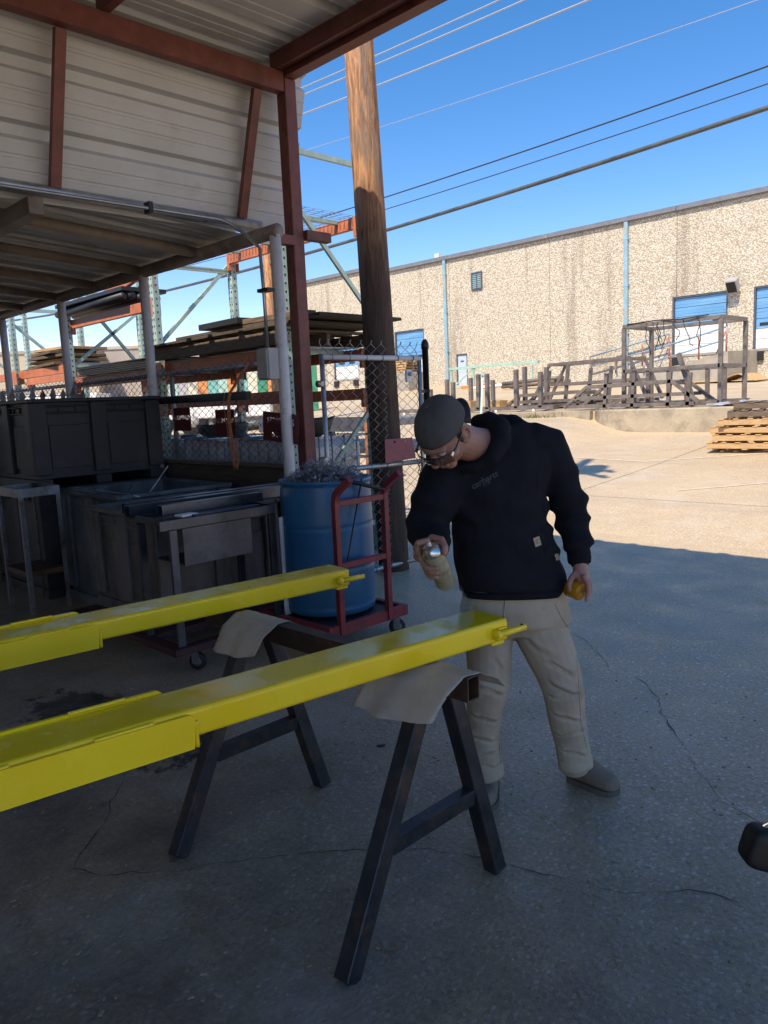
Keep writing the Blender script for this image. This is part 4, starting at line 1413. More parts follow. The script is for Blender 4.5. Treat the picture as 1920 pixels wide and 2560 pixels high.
for k, (x, y, z, L, mt) in enumerate(wl_):
    board('timber_stack_board', (x, y, z - 0.003), L, 0.65, 0.04, random.uniform(-0.12, 0.12), 0, mt, ['bottom', 'second', 'third', 'fourth', 'top'][k] + ' slab of the brown timber stack on the left rack bay', 'timber', 'brown timber slabs stacked on the left rack bay')
for k in range(5):
    y = 4.5 + 0.11 * k
    tag(MB().tube([V((-8.75, y, 2.93 + 0.02 * (k % 2))), V((-10.7, y + 0.02, 2.92 + 0.02 * (k % 2)))], 0.052 if k % 2 else 0.045, 10).build('black_tube', 'black_sheet'), ['nearest', 'second', 'third', 'fourth', 'farthest'][k] + ' black tube lying on the high rack bay under the lean-to edge', 'tube', 'black tubes on the high rack bay')
board('tarred_board', (-9.65, 4.75, 3.01), 1.8, 0.6, 0.05, 0.03, 0.01, 'black_sheet', 'black board lying across the tubes on the high rack bay', 'board')
t = thing('orange_bracket', 'crumpled orange steel bracket on top of the high black board', 'bracket', (-9.2, 4.7, 3.04))
for k in range(3):
    MB().bar(V((-9.4 + 0.2 * k, 4.6, 3.045)), V((-9.25 + 0.2 * k, 4.75, 3.18)), 0.12, 0.05).build('plate', 'rack_orange', t)


# ---- intermediate bulk containers under the racking
def ibc(x1, y0, label, group):
    w, d = 1.02, 1.08
    x0 = x1 - w
    t = thing('liquid_tote', label, 'tote', ((x0 + x1) / 2, y0 + d / 2, 0), group)
    mb = MB()
    for x in (x0 + 0.06, (x0 + x1) / 2, x1 - 0.06):
        mb.box(x - 0.06, x + 0.06, y0, y0 + d, 0.0, 0.13)
    mb.box(x0, x1, y0, y0 + d, 0.131, 0.15)
    mb.build('pallet_base', 'wood_old', t)
    MB().box(x0 + 0.03, x1 - 0.03, y0 + 0.03, y0 + d - 0.03, 0.152, 1.21, 0.09).build('tank', 'ibc_white', t)
    for z in (0.2, 0.46, 0.72, 0.98, 1.22):
        MB().tube([V((x0, y0, z)), V((x1, y0, z)), V((x1, y0 + d, z)), V((x0, y0 + d, z))], 0.014, 6, closed=True).build('cage_ring', 'galvanised', t)
    for k in range(7):
        x = lerp(x0 + 0.02, x1 - 0.02, k / 6)
        y = lerp(y0 + 0.02, y0 + d - 0.02, k / 6)
        for p in ((x, y0 - 0.012), (x, y0 + d + 0.012), (x0 - 0.012, y), (x1 + 0.012, y)):
            MB().tube([V((p[0], p[1], 0.15)), V((p[0], p[1], 1.235))], 0.009, 6).build('cage_bar', 'galvanised', t)
    MB().lathe(V(((x0 + x1) / 2, y0 + d / 2, 1.2)), [(0.11, 0), (0.11, 0.04), (0.09, 0.05), (0.0, 0.05)], 20).build('lid', 'tub_grey', t)
    return t


ibc(-5.99, 4.68, 'white caged liquid tote nearest the utility pole, with a black tub on top', 'caged liquid totes under the rack')
ibc(-7.12, 4.70, 'white caged liquid tote behind the stainless and second sign', 'caged liquid totes under the rack')
ibc(-8.3, 4.72, 'white caged liquid tote farthest left, behind the first sign', 'caged liquid totes under the rack')


def tub(c, rx, ry, h, material, label, fold):
    mb = MB()
    rings = []
    for s, z in ((0.72, 0.0), (0.9, h * 0.35), (0.98, h * 0.8), (1.0, h), (0.93, h), (0.88, h * 0.5), (0.7, h * 0.2)):
        rings.append((V(c) + ZA * z, XA * rx * s, YA * ry * s))
    mb.loft(rings, 28)
    for i, p in enumerate(mb.v):
        q = V(p)
        k = noise.noise(q * 5.0 + V((fold, 0, 0)))
        mb.v[i] = (q.x + 0.02 * k, q.y + 0.02 * k, q.z + fold * 0.05 * k)
    return tag(mb.build('tub', material), label, 'tub')


tub((-6.3, 5.1, 1.245), 0.24, 0.40, 0.17, 'tarp_black', 'black rubber tub lying on the nearest white tote', 1.0)
tub((-7.62, 5.0, 1.245), 0.36, 0.28, 0.14, 'tub_grey', 'shallow grey tub lying on the middle white tote', 0.3)

# ================================================================ BACKGROUND BEYOND THE RACKS
random.seed(23)
cols = ['panel_rust', 'panel_mint', 'panel_grey', 'panel_cream', 'panel_orange', 'panel_teal', 'panel_mint', 'panel_orange', 'panel_teal', 'panel_cream', 'panel_green', 'panel_orange', 'panel_cream', 'panel_rust', 'panel_cream', 'panel_green']
words = {'panel_rust': 'rust red', 'panel_mint': 'mint', 'panel_grey': 'grey', 'panel_cream': 'cream', 'panel_orange': 'orange', 'panel_teal': 'teal', 'panel_green': 'dark green'}
pa, pb = V((-27.4, 15.4, 0)), V((-23.4, 19.6, 0))
dirp = (pb - pa).normalized()
for i, c in enumerate(cols):
    p = pa.lerp(pb, i / (len(cols) - 1))
    z0 = gz(p.x, p.y)
    hh = 2.1 + 0.25 * random.random()
    tag(MB().obox(V((p.x, p.y, z0 + 0.02 + hh / 2)), dirp, V((-dirp.y, dirp.x, 0)), ZA, 0.19, 0.05, hh / 2, 0.01).build('upright_panel', c),
        '%s upright panel in the far row behind the racks, number %s from left' % (words[c], ['one', 'two', 'three', 'four', 'five', 'six', 'seven', 'eight', 'nine', 'ten', 'eleven', 'twelve', 'thirteen', 'fourteen', 'fifteen', 'sixteen'][i]), 'panel', 'coloured panels far behind the racks')


def trailer(name, c, dirv, L, w, z0, z1, label):
    D = V(dirv).normalized()
    N = V((-D.y, D.x, 0))
    t = thing(name, label, 'trailer', c)
    C = V((c[0], c[1], 0))
    zg = gz(c[0], c[1])
    MB().obox(C + ZA * (zg + (z0 + z1) / 2), D, N, ZA, L / 2, w / 2, (z1 - z0) / 2, 0.03).build('box_body', 'white_paint', t)
    for k in range(int(L / 0.6)):
        s = -L / 2 + 0.3 + k * 0.6
        MB().obox(C + D * s - N * (w / 2 + 0.012) + ZA * (zg + (z0 + z1) / 2), D, N, ZA, 0.03, 0.012, (z1 - z0) / 2 - 0.05).build('side_rib', 'white_paint', t)
    MB().obox(C + ZA * (zg + z0 - 0.1), D, N, ZA, L / 2, w / 2 - 0.1, 0.09).build('chassis', 'trailer_grey', t)
    for s in (-L / 2 + 1.0, -L / 2 + 2.1, L / 2 - 1.4):
        w_ = MB().lathe(C + D * s - N * (w / 2 - 0.02) + ZA * (zg + 0.48), [(0.2, 0), (0.46, 0.01), (0.48, 0.06), (0.48, 0.2), (0.46, 0.25), (0.2, 0.25)], 22, N).build('wheel', 'rubber', t)
        MB().lathe(C + D * s - N * (w / 2 + 0.0) + ZA * (zg + 0.48), [(0.0, -0.01), (0.2, 0.0), (0.2, 0.05)], 18, N).build('rim', 'box_grey', w_)
    return t


trailer('box_trailer', (-33.0, 11.6, 0), (0.62, 0.78, 0), 7.5, 2.4, 0.85, 2.0, 'long low white box trailer parked beyond the lean-to at far left')
trailer('box_trailer', (-22.4, 14.0, 0), (0.66, 0.75, 0), 4.6, 2.0, 0.55, 1.15, 'low white trailer parked behind the totes and signs')


def far_shed(c, L, d, h, rz, mt, label, roof_mt):
    X, Y = V((math.cos(rz), math.sin(rz), 0)), V((-math.sin(rz), math.cos(rz), 0))
    C = V((c[0], c[1], 0))
    t = thing('distant_building', label, 'building', c)
    MB().obox(C + ZA * h / 2, X, Y, ZA, L / 2, d / 2, h / 2).build('wall', mt, t)
    MB().obox(C + ZA * (h + 0.12), X, Y, ZA, L / 2 + 0.1, d / 2 + 0.1, 0.12).build('roof_edge', roof_mt, t)
    for k in range(int(L / 5)):
        s = -L / 2 + 2.5 + k * 5
        w = MB().obox(C + X * s - Y * (d / 2 + 0.02) + ZA * 1.9, X, Y, ZA, 1.2, 0.03, 1.5).build('roller_door', 'panel_grey', t)
        MB().obox(C + X * s - Y * (d / 2 + 0.06) + ZA * 3.5, X, Y, ZA, 1.35, 0.05, 0.08).build('lintel', roof_mt, w)
        MB().obox(C + X * (s + 2.4) - Y * (d / 2 + 0.015) + ZA * h / 2, X, Y, ZA, 0.04, 0.02, h / 2 - 0.05).build('panel_joint', roof_mt, t)
    return t


far_shed((-72, 22, 0), 24, 10, 6.6, R(52), 'shed_tan', 'low tan building far beyond the lean-to at the left edge', 'shed_grey')
far_shed((-63, 37, 0), 16, 10, 6.9, R(50), 'shed_grey', 'grey brown building far away behind the timber stack', 'shed_tan')
far_shed((-50, 46, 0), 22, 8, 6.7, R(48), 'shed_tan', 'pale flat-roofed building far behind the racks', 'cap_metal')


# ================================================================ FENCE, GATE AND TIMBER WALL
def chain_link(mb, origin, along, length, z0, z1, pitch=0.055, r=0.0021, rise=0.055, barb=0.0):
    """woven zig-zag wires"""
    A = V(along).normalized()
    N = V((-A.y, A.x, 0))
    n = int(length / pitch)
    for k in range(n + 1):
        pts = []
        z = z0
        j = 0
        while z <= z1 + 1e-6:
            s = k * pitch + (pitch * 0.5 if (j + k) % 2 else -pitch * 0.5)
            s = max(0.0, min(length, s))
            pts.append(V(origin) + A * s + N * (0.003 if (j + k) % 2 else -0.003) + ZA * z)
            z += rise * 0.62
            j += 1
        if len(pts) > 1:
            if barb:
                pts.append(pts[-1] + A * 0.012 + ZA * 0.03)
            mb.tube(pts, r, 3, False, cap=False)


tw = thing('timber_wall', 'low dark timber plank wall carrying the chain link fence', 'wall', (-9, 3.86, 0))
for k in range(4):
    for j in range(4):
        x = -4.95 - j * 2.4 - (0.0 if k % 2 else 0.9)
        xa, xb = x - 2.39, x
        if k % 2 == 0 and j == 0:
            MB().box(-5.84, -4.95, 3.83, 3.875, 0.012 + k * 0.262, 0.012 + k * 0.262 + 0.254, 0.004).build('plank', 'timber_wall', tw)
        MB().box(xa, xb, 3.83, 3.875 + 0.003 * random.random(), 0.012 + k * 0.262, 0.012 + k * 0.262 + 0.254, 0.004).build('plank', 'timber_wall', tw)
MB().box(-14.6, -4.95, 3.80, 3.90, 1.062, 1.095, 0.004).build('cap_rail', 'wood_old', tw)
cf = thing('chain_link_fence', 'chain link fence on the timber wall behind the scrap bins', 'fence', (-9, 3.84, 1.1))
for x in (-6.66, -8.9, -11.1, -13.3):
    MB().tube([V((x, 3.84, 1.1)), V((x, 3.84, 1.93))], 0.024, 10).build('post', 'galvanised', cf)
MB().tube([V((-4.98, 3.84, 1.905)), V((-14.5, 3.84, 1.905))], 0.021, 10).build('top_rail', 'galvanised', cf)
for (xa, L) in ((-5.0, 1.64), (-6.68, 2.2), (-8.92, 2.16), (-11.12, 2.2)):
    mb = MB()
    chain_link(mb, (xa, 3.815, 1.10), (-1, 0, 0), L, 0.0, 0.86, r=0.0032)
    stuff(mb.build('wire_mesh', 'fence_wire', cf))
mb = MB()
mb.tube([V((-5.02, 3.86, 1.66)), V((-8.0, 3.90, 1.64))], 0.02, 8)
tag(MB().bar(V((-5.32, 3.76, 1.655)), V((-6.95, 3.76, 1.66)), 0.05, 0.07).build('clamp_bar', 'dark_steel'), 'dark steel bar strapped across the fence above the signs', 'bar')
# orange strap hung over the bar
st = thing('ratchet_strap', 'faded orange strap hanging down from the fence rail between the signs', 'strap', (-5.55, 3.75, 1.2))


def ribbon(pts, w, wv, name, material, parent, th=0.002):
    vs, fs = [], []
    W = V(wv).normalized() * w / 2
    P = [V(p) for p in pts]
    for i, p in enumerate(P):
        d = (P[min(i + 1, len(P) - 1)] - P[max(i - 1, 0)]).normalized()
        nn = d.cross(W).normalized() * th
        vs += [p - W, p + W, p + W + nn, p - W + nn]
    for i in range(len(P) - 1):
        a, b = 4 * i, 4 * i + 4
        for k in range(4):
            fs.append((a + k, a + (k + 1) % 4, b + (k + 1) % 4, b + k))
    return MB().add(vs, fs).build(name, material, parent)


ribbon([(-5.30, 3.80, 1.92), (-5.36, 3.76, 1.86), (-5.46, 3.735, 1.75), (-5.52, 3.72, 1.69), (-5.54, 3.712, 1.62), (-5.56, 3.715, 1.45), (-5.545, 3.72, 1.28), (-5.55, 3.725, 1.12), (-5.53, 3.73, 1.06)], 0.035, (1, 0.3, 0), 'strap', 'strap_orange', st)
ribbon([(-5.60, 3.72, 1.69), (-5.62, 3.712, 1.6), (-5.60, 3.715, 1.4), (-5.575, 3.72, 1.22), (-5.545, 3.72, 1.05)], 0.03, (1, -0.4, 0), 'strap', 'strap_orange', st)
ribbon([(-5.49, 3.715, 1.30), (-5.46, 3.71, 1.20), (-5.465, 3.715, 1.10), (-5.50, 3.72, 1.045), (-5.55, 3.72, 1.04)], 0.028, (1, 0.2, 0.2), 'strap', 'strap_orange', st)


def stencil_sign(x, z, w, h, lines, rot, label):
    """steel plate with letters cut right through it"""
    objs = []
    splines = []
    for txt, size, ty, bold in lines:
        cu = bpy.data.curves.new('letters', 'FONT')
        cu.body = txt
        cu.size = size
        cu.align_x = 'CENTER'
        cu.offset = bold
        o = bpy.data.objects.new('letters', cu)
        COL.objects.link(o)
        bpy.context.view_layer.update()
        for ob in bpy.context.selected_objects:
            ob.select_set(False)
        o.select_set(True)
        bpy.context.view_layer.objects.active = o
        bpy.ops.object.convert(target='CURVE')
        c2 = o.data
        for sp in c2.splines:
            pts = []
            bz = sp.bezier_points
            n = len(bz)
            for i in range(n):
                a, b = bz[i], bz[(i + 1) % n]
                for k in range(4):
                    t = k / 4
                    p = a.co * (1 - t) ** 3 + a.handle_right * 3 * t * (1 - t) ** 2 + b.handle_left * 3 * t * t * (1 - t) + b.co * t ** 3
                    pts.append((p.x, p.y + ty))
            splines.append(pts)
        bpy.data.objects.remove(o)
    cu = bpy.data.curves.new('sign_plate', 'CURVE')
    cu.dimensions = '2D'
    cu.fill_mode = 'BOTH'
    cu.extrude = 0.0012
    for pts in [[(-w / 2, -h / 2), (w / 2, -h / 2), (w / 2, h / 2), (-w / 2, h / 2)]] + splines:
        sp = cu.splines.new('POLY')
        sp.points.add(len(pts) - 1)
        for q, (a, b) in zip(sp.points, pts):
            q.co = (a, b, 0, 1)
        sp.use_cyclic_u = True
    tmp = bpy.data.objects.new('tmp', cu)
    COL.objects.link(tmp)
    bpy.context.view_layer.update()
    me = bpy.data.meshes.new_from_object(tmp)
    bpy.data.objects.remove(tmp)
    o = link('metal_sign', me, 'sign_maroon')
    me.materials.clear()
    me.materials.append(MATS['sign_maroon'])
    o.matrix_world = Matrix.Translation((x, 3.79, z)) @ Matrix.Rotation(R(90), 4, 'X') @ Matrix.Rotation(rot, 4, 'Z')
    return tag(o, label, 'sign')


stencil_sign(-6.44, 1.475, 0.29, 0.215, [('ALUMINUM', 0.060, -0.004, 0.0010)], 0.0, 'dark red ALUMINUM plate on the fence beside the tall black bin')
stencil_sign(-5.735, 1.437, 0.29, 0.225, [('ALUMINUM', 0.060, -0.004, 0.0010)], 0.0, 'dark red ALUMINUM plate half covered by the orange strap')
stencil_sign(-4.955, 1.385, 0.46, 0.235, [('stainless', 0.108, 0.026, 0.0018), ('steel', 0.125, -0.083, 0.0018)], -0.09, 'dark red stainless steel plate tilted behind the white corner pole')

gt = thing('chain_link_gate', 'chain link gate leaf standing open beside the utility pole', 'gate', (-4.84, 4.75, 0))
GX, G0, G1 = -4.84, 4.165, 5.345
for y in (G0, G1):
    MB().tube([V((GX, y, 0.06)), V((GX, y, 1.96))], 0.02, 10).build('stile', 'galvanised', gt)
for z, nm in ((1.935, 'top_rail'), (1.0, 'middle_rail'), (0.075, 'bottom_rail')):
    MB().tube([V((GX, G0, z)), V((GX, G1, z - 0.012 if nm == 'middle_rail' else z))], 0.0235, 10).build(nm, 'galvanised' if nm != 'top_rail' else 'white_pole', gt)
mb = MB()
chain_link(mb, (GX - 0.024, G0, 0.09), (0, 1, 0), G1 - G0, 0.0, 1.99, pitch=0.062, rise=0.066, r=0.0034, barb=1)
stuff(mb.build('wire_mesh', 'gate_wire', gt))
for z in (0.35, 1.1, 1.72):
    mb = MB()
    mb.tube([V((GX, 4.105, z)), V((GX, 4.165, z))], 0.028, 8)
    mb.box(GX - 0.03, GX + 0.03, 4.12, 4.15, z - 0.02, z + 0.02)
    mb.build('hinge', 'galvanised', gt)
mb = MB()
for k in range(6):
    y = lerp(G0 + 0.1, G1 - 0.1, k / 5)
    for z in (1.935, 1.0, 0.075):
        MB().tube([V((GX + 0.027 * math.cos(a * PI / 4), y, z + 0.027 * math.sin(a * PI / 4))) for a in range(8)], 0.003, 4, closed=True).build('tie_wire', 'dark_steel', gt)
gp = thing('gate_post', 'dark round-capped fence post at the free end of the gate', 'post', (-4.84, 5.43, 0))
MB().lathe(V((-4.84, 5.43, 0)), [(0.03, 0), (0.03, 2.02), (0.036, 2.02), (0.036, 2.06), (0.028, 2.09), (0.012, 2.11), (0.0, 2.112)], 14).build('tube', 'dark_steel', gp)
for z in (1.62, 0.98):
    mb = MB()
    mb.lathe(V((-4.84, 5.43, z)), [(0.036, 0), (0.036, 0.03)], 12)
    mb.box(-4.86, -4.82, 5.34, 5.395, z, z + 0.03)
    mb.build('latch', 'dark_steel', gp)


def chain(path, label):
    t = thing('steel_chain', label, 'chain', path[0])
    P = [V(p) for p in path]
    n = 0
    for a, b in zip(P, P[1:]):
        L = (b - a).length
        k = max(1, int(L / 0.034))
        d = (b - a).normalized()
        for i in range(k):
            c = a + d * (i + 0.5) * (L / k)
            s1 = d.orthogonal().normalized()
            s2 = d.cross(s1)
            s = s1 if n % 2 else s2
            pts = [c + d * 0.022 * math.cos(q * PI / 5) + s * 0.0125 * math.sin(q * PI / 5) for q in range(10)]
            MB().tube(pts, 0.0042, 5, closed=True).build('link', 'rusty_steel', t)
            n += 1
    return t


chain([(-4.80, 5.30, 1.03), (-4.795, 5.24, 0.95), (-4.795, 5.245, 0.55)], 'rusty chain hanging left of the gate stile')
chain([(-4.80, 5.36, 1.0), (-4.80, 5.34, 0.72)], 'short rusty chain hanging right of the gate stile')
rpz = thing('red_plate', 'plain red steel plate with two holes standing on the gate rail', 'plate', (-4.80, 5.0, 1.03))
cu = bpy.data.curves.new('plate', 'CURVE')
cu.dimensions = '2D'
cu.fill_mode = 'BOTH'
cu.extrude = 0.003
for pts in ([(-0.2, -0.1), (0.2, -0.085), (0.19, 0.105), (-0.165, 0.11)], [(-0.05 + 0.012 * math.cos(a * PI / 5), 0.08 + 0.012 * math.sin(a * PI / 5)) for a in range(10)], [(0.10 + 0.012 * math.cos(a * PI / 5), 0.078 + 0.012 * math.sin(a * PI / 5)) for a in range(10)]):
    sp = cu.splines.new('POLY')
    sp.points.add(len(pts) - 1)
    for q, (a, b) in zip(sp.points, pts):
        q.co = (a, b, 0, 1)
    sp.use_cyclic_u = True
tmp = bpy.data.objects.new('tmp', cu)
COL.objects.link(tmp)
bpy.context.view_layer.update()
me = bpy.data.meshes.new_from_object(tmp)
bpy.data.objects.remove(tmp)
me.materials.clear()
me.transform(Matrix.Translation((-4.79, 4.98, 1.115)) @ Matrix.Rotation(R(-8), 4, 'Y') @ Matrix.Rotation(R(90), 4, 'Z') @ Matrix.Rotation(R(90), 4, 'X'))
link('plate', me, 'plate_red', rpz)


# ================================================================ SCRAP BINS UNDER THE LEAN-TO
def bulk_bin(x0, x1, y0, y1, z0, z1, material, label, group, feet=True):
    t = thing('bulk_bin', label, 'bin', ((x0 + x1) / 2, (y0 + y1) / 2, z0), group)
    zf = z0 + (0.11 if feet else 0.0)
    th = 0.035

    def wall(axis, a0, a1, c, out):
        mb = MB()

        def bx(s0, s1, d0, d1, za, zb, bev=0.006):
            if axis == 'x':
                mb.box(s0, s1, c + out * d0, c + out * d1, za, zb, bev)
            else:
                mb.box(c + out * d0, c + out * d1, s0, s1, za, zb, bev)
        bx(a0, a1, -th, 0.0, zf, z1 - 0.002)
        L = a1 - a0
        for s, w in ((0.0, 0.12), (0.44, 0.12), (0.88, 0.12)):
            bx(a0 + L * s, a0 + L * (s + w), 0.0, 0.03, zf + 0.002, z1 - 0.03)
        for dz in (0.05, 0.105):
            bx(a0 + L * 0.005, a1 - L * 0.005, 0.0, 0.018, z1 - dz - 0.018, z1 - dz)
        bx(a0 + L * 0.13, a0 + L * 0.43, 0.0, 0.008, zf + 0.05, z1 - 0.22)
        bx(a0 + L * 0.57, a0 + L * 0.87, 0.0, 0.008, zf + 0.05, z1 - 0.22)
        for s in (0.22, 0.34, 0.64, 0.76):
            bx(a0 + L * s - 0.006, a0 + L * s + 0.006, 0.0, 0.012, z1 - 0.105, z1 - 0.068, 0)
        mb.build('wall', material, t)
    wall('x', x0 + th, x1 - th, y0 + th, -1)
    wall('x', x0 + th, x1 - th, y1 - th, 1)
    wall('y', y0 + 0.001, y1 - 0.001, x0 + th, -1)
    wall('y', y0 + 0.001, y1 - 0.001, x1 - th, 1)
    mb = MB()
    for a in ((x0 - 0.012, x1 + 0.012, y0 - 0.012, y0 + 0.03), (x0 - 0.012, x1 + 0.012, y1 - 0.03, y1 + 0.012), (x0 - 0.012, x0 + 0.03, y0 + 0.03, y1 - 0.03), (x1 - 0.03, x1 + 0.012, y0 + 0.03, y1 - 0.03)):
        mb.box(a[0], a[1], a[2], a[3], z1 - 0.028, z1 + 0.004, 0.006)
    mb.build('rim', material, t)
    MB().box(x0 + 0.03, x1 - 0.03, y0 + 0.03, y1 - 0.03, zf - 0.03, zf + 0.01).build('floor', material, t)
    if feet:
        for s in (0.0, 0.44, 0.88):
            ya = y0 + (y1 - y0) * s
            MB().box(x0 + 0.01, x1 - 0.01, ya + 0.002, ya + (y1 - y0) * 0.12, z0, zf - 0.031, 0.006).build('runner', material, t)
    return t


bulk_bin(-7.78, -6.60, 2.47, 3.66, 0.0, 0.945, 'bin_black', 'black bulk bin at floor level carrying the tall black bin', 'plastic scrap bins')
bulk_bin(-7.78, -6.60, 2.47, 3.66, 0.95, 1.70, 'bin_black', 'tall black plastic bin stacked on top beside the fence', 'plastic scrap bins')
bulk_bin(-9.4, -8.25, 2.2, 3.4, 0.0, 1.55, 'bin_black', 'dark bin deepest under the lean-to at the left edge', 'plastic scrap bins')
bulk_bin(-6.54, -5.47, 2.62, 3.62, 0.0, 0.935, 'bin_blue', 'grey-blue open bin of scrap between the black bin and the brown bin', 'plastic scrap bins')
b3 = bulk_bin(-5.42, -4.44, 2.36, 3.33, 0.17, 0.90, 'bin_grey', 'dirty brown-grey open bin on casters behind the steel table', 'plastic scrap bins')


def caster(parent, x, y, z1, r=0.055, yaw=0.6):
    D = V((math.cos(yaw), math.sin(yaw), 0))
    N = V((-D.y, D.x, 0))
    c = V((x, y, r)) + D * 0.02
    w = MB().lathe(c - N * 0.018, [(0.012, 0), (r * 0.9, 0.0), (r, 0.006), (r, 0.03), (r * 0.9, 0.036), (0.012, 0.036)], 20, N).build('caster', 'rubber', parent)
    mb = MB()
    for s in (-1, 1):
        mb.obox(c + N * (s * 0.025) + ZA * (r * 0.55) - D * 0.006, D, N, ZA, 0.022, 0.0025, r * 0.75)
    mb.box(x - 0.04, x + 0.04, y - 0.04, y + 0.04, z1 - 0.012, z1 - 0.001)
    mb.lathe(V((x, y, r * 2 + 0.0)), [(0.02, -0.01), (0.02, max(0.005, z1 - 2 * r - 0.012))], 10)
    mb.build('fork', 'caster_grey', w)
    MB().lathe(c - N * 0.02, [(0.0, 0), (r * 0.55, 0.0), (r * 0.55, 0.04), (0.0, 0.04)], 16, N).build('hub', 'caster_grey', w)


dl = thing('bin_dolly', 'low dark dolly on grey casters under the brown-grey bin', 'dolly', (-4.9, 2.85, 0))
mb = MB()
mb.box(-5.44, -3.95, 2.16, 2.24, 0.125, 0.168)
mb.box(-5.44, -4.24, 3.30, 3.36, 0.125, 0.168)
mb.box(-5.44, -5.38, 2.24, 3.30, 0.125, 0.168)
mb.box(-4.03, -3.95, 2.24, 2.90, 0.125, 0.168)
mb.box(-4.46, -4.35, 2.24, 3.30, 0.125, 0.168)
mb.box(-4.35, -4.03, 2.84, 2.90, 0.125, 0.168)
mb.build('frame', 'dolly_red', dl)
for x, y in ((-4.02, 2.32), (-4.42, 3.2), (-5.38, 2.45), (-5.38, 3.22)):
    caster(dl, x, y, 0.126, 0.052)

# scrap sticking out of the open bins
random.seed(31)
n_sc = 0
for (x, y, z, dx, dy, dz, r, mt, lab) in (
        (-5.95, 3.05, 0.80, 0.10, 0.22, 0.30, 0.006, 'bright_steel', 'thin bright rod poking up out of the grey-blue scrap bin'),
        (-6.10, 2.95, 0.82, 0.02, 0.12, 0.16, 0.005, 'mill_steel', 'short thin rod beside the bright rod in the scrap bin'),
        (-6.15, 2.85, 0.84, -0.10, -0.08, 0.14, 0.004, 'mill_steel', 'bent wire standing at the left of the scrap bin')):
    p = V((x, y, z))
    d = V((dx, dy, dz))
    tag(MB().tube([p - d * 0.3, p + d * 0.5 + V((0.01, 0, 0)), p + d], r, 6).build('scrap_rod', mt), lab, 'rod')
mb = MB()
for i in range(90):
    x, y = random.uniform(-6.42, -5.6), random.uniform(2.75, 3.5)
    a = random.uniform(0, PI)
    L = random.uniform(0.1, 0.4)
    d = V((math.cos(a), math.sin(a), random.uniform(-0.2, 0.2))) * L / 2
    c = V((x, y, random.uniform(0.70, 0.80)))
    c.x = max(-6.45 + abs(d.x), min(-5.56 - abs(d.x), c.x))
    c.y = max(2.7 + abs(d.y), min(3.54 - abs(d.y), c.y))
    mb.bar(c - d, c + d, random.uniform(0.01, 0.05), random.uniform(0.003, 0.02))
s_ = stuff(mb.build('scrap_metal', 'mill_steel'))
s_['label'], s_['category'] = 'tangle of steel offcuts filling the grey-blue bin', 'scrap'
mb = MB()
for i in range(60):
    a = random.uniform(0, PI)
    L = random.uniform(0.08, 0.3)
    d = V((math.cos(a), math.sin(a), random.uniform(-0.2, 0.2))) * L / 2
    c = V((random.uniform(-5.2, -4.66), random.uniform(2.55, 3.15), random.uniform(0.66, 0.74)))
    mb.bar(c - d, c + d, random.uniform(0.01, 0.06), random.uniform(0.003, 0.02))
s_ = stuff(mb.build('scrap_metal', 'mill_steel'))
s_['label'], s_['category'] = 'steel offcuts lying in the brown-grey bin', 'scrap'
tag(MB().tube([V((-6.5, 2.62, 0.95)), V((-6.2, 2.66, 0.965)), V((-5.75, 2.72, 0.945)), V((-5.4, 2.76, 0.925))], 0.008, 6).build('bent_rod', 'bright_steel'), 'bright bent rod lying across the rim of the scrap bin', 'rod')
# laser-cut steel skeleton standing on the tall bin
sk = thing('cut_sheet_skeleton', 'bright cut-out steel skeleton strip standing on the tall black bin', 'scrap sheet', (-7.0, 2.7, 1.70))
cu = bpy.data.curves.new('skeleton', 'CURVE')
cu.dimensions = '2D'
cu.fill_mode = 'BOTH'
cu.extrude = 0.002
outl = [(0, 0)] + [(0.06 + 0.1 * k, 0.0) for k in range(9)] + [(0.96, 0)]
upl = []
for k in range(10):
    x = 0.95 - k * 0.1
    upl += [(x, 0.10 + 0.035 * (k % 2)), (x - 0.03, 0.045), (x - 0.07, 0.045)]
for pts in [[(0, 0), (0.97, 0)] + upl + [(0, 0.1)]] + [[(0.10 + 0.1 * k + 0.03 * math.cos(a * PI / 5), 0.022 + 0.016 * math.sin(a * PI / 5)) for a in range(10)] for k in range(8)]:
    sp = cu.splines.new('POLY')
    sp.points.add(len(pts) - 1)
    for q, (a, b) in zip(sp.points, pts):
        q.co = (a, b, 0, 1)
    sp.use_cyclic_u = True
tmp = bpy.data.objects.new('tmp', cu)
COL.objects.link(tmp)
bpy.context.view_layer.update()
me = bpy.data.meshes.new_from_object(tmp)
bpy.data.objects.remove(tmp)
me.materials.clear()
me.transform(Matrix.Translation((-7.72, 2.52, 1.705)) @ Matrix.Rotation(R(38), 4, 'Z') @ Matrix.Rotation(R(80), 4, 'X'))
link('strip', me, 'bright_steel', sk)

# angle-iron stand with a tray top
sd = thing('tray_stand', 'narrow grey angle-iron stand with tray top and low shelf at far left', 'stand', (-6.47, 2.33, 0))
sx0, sx1, sy0, sy1, sz = -6.72, -6.22, 2.18, 2.50, 1.005
for x, y in ((sx0, sy0), (sx0, sy1), (sx1, sy0), (sx1, sy1)):
    ix, iy = (1 if x == sx0 else -1), (1 if y == sy0 else -1)
    mb = MB()
    mb.box(x, x + ix * 0.035, y, y + iy * 0.004, 0, sz - 0.07)
    mb.box(x, x + ix * 0.004, y + iy * 0.004, y + iy * 0.035, 0, sz - 0.07)
    mb.build('leg', 'stand_steel', sd)
mb = MB()
mb.box(sx0, sx1, sy0, sy1, sz - 0.07, sz - 0.062)
mb.box(sx0, sx1, sy0, sy0 + 0.006, sz - 0.062, sz)
mb.box(sx0, sx1, sy1 - 0.006, sy1, sz - 0.062, sz)
mb.box(sx0, sx0 + 0.006, sy0 + 0.006, sy1 - 0.006, sz - 0.062, sz)
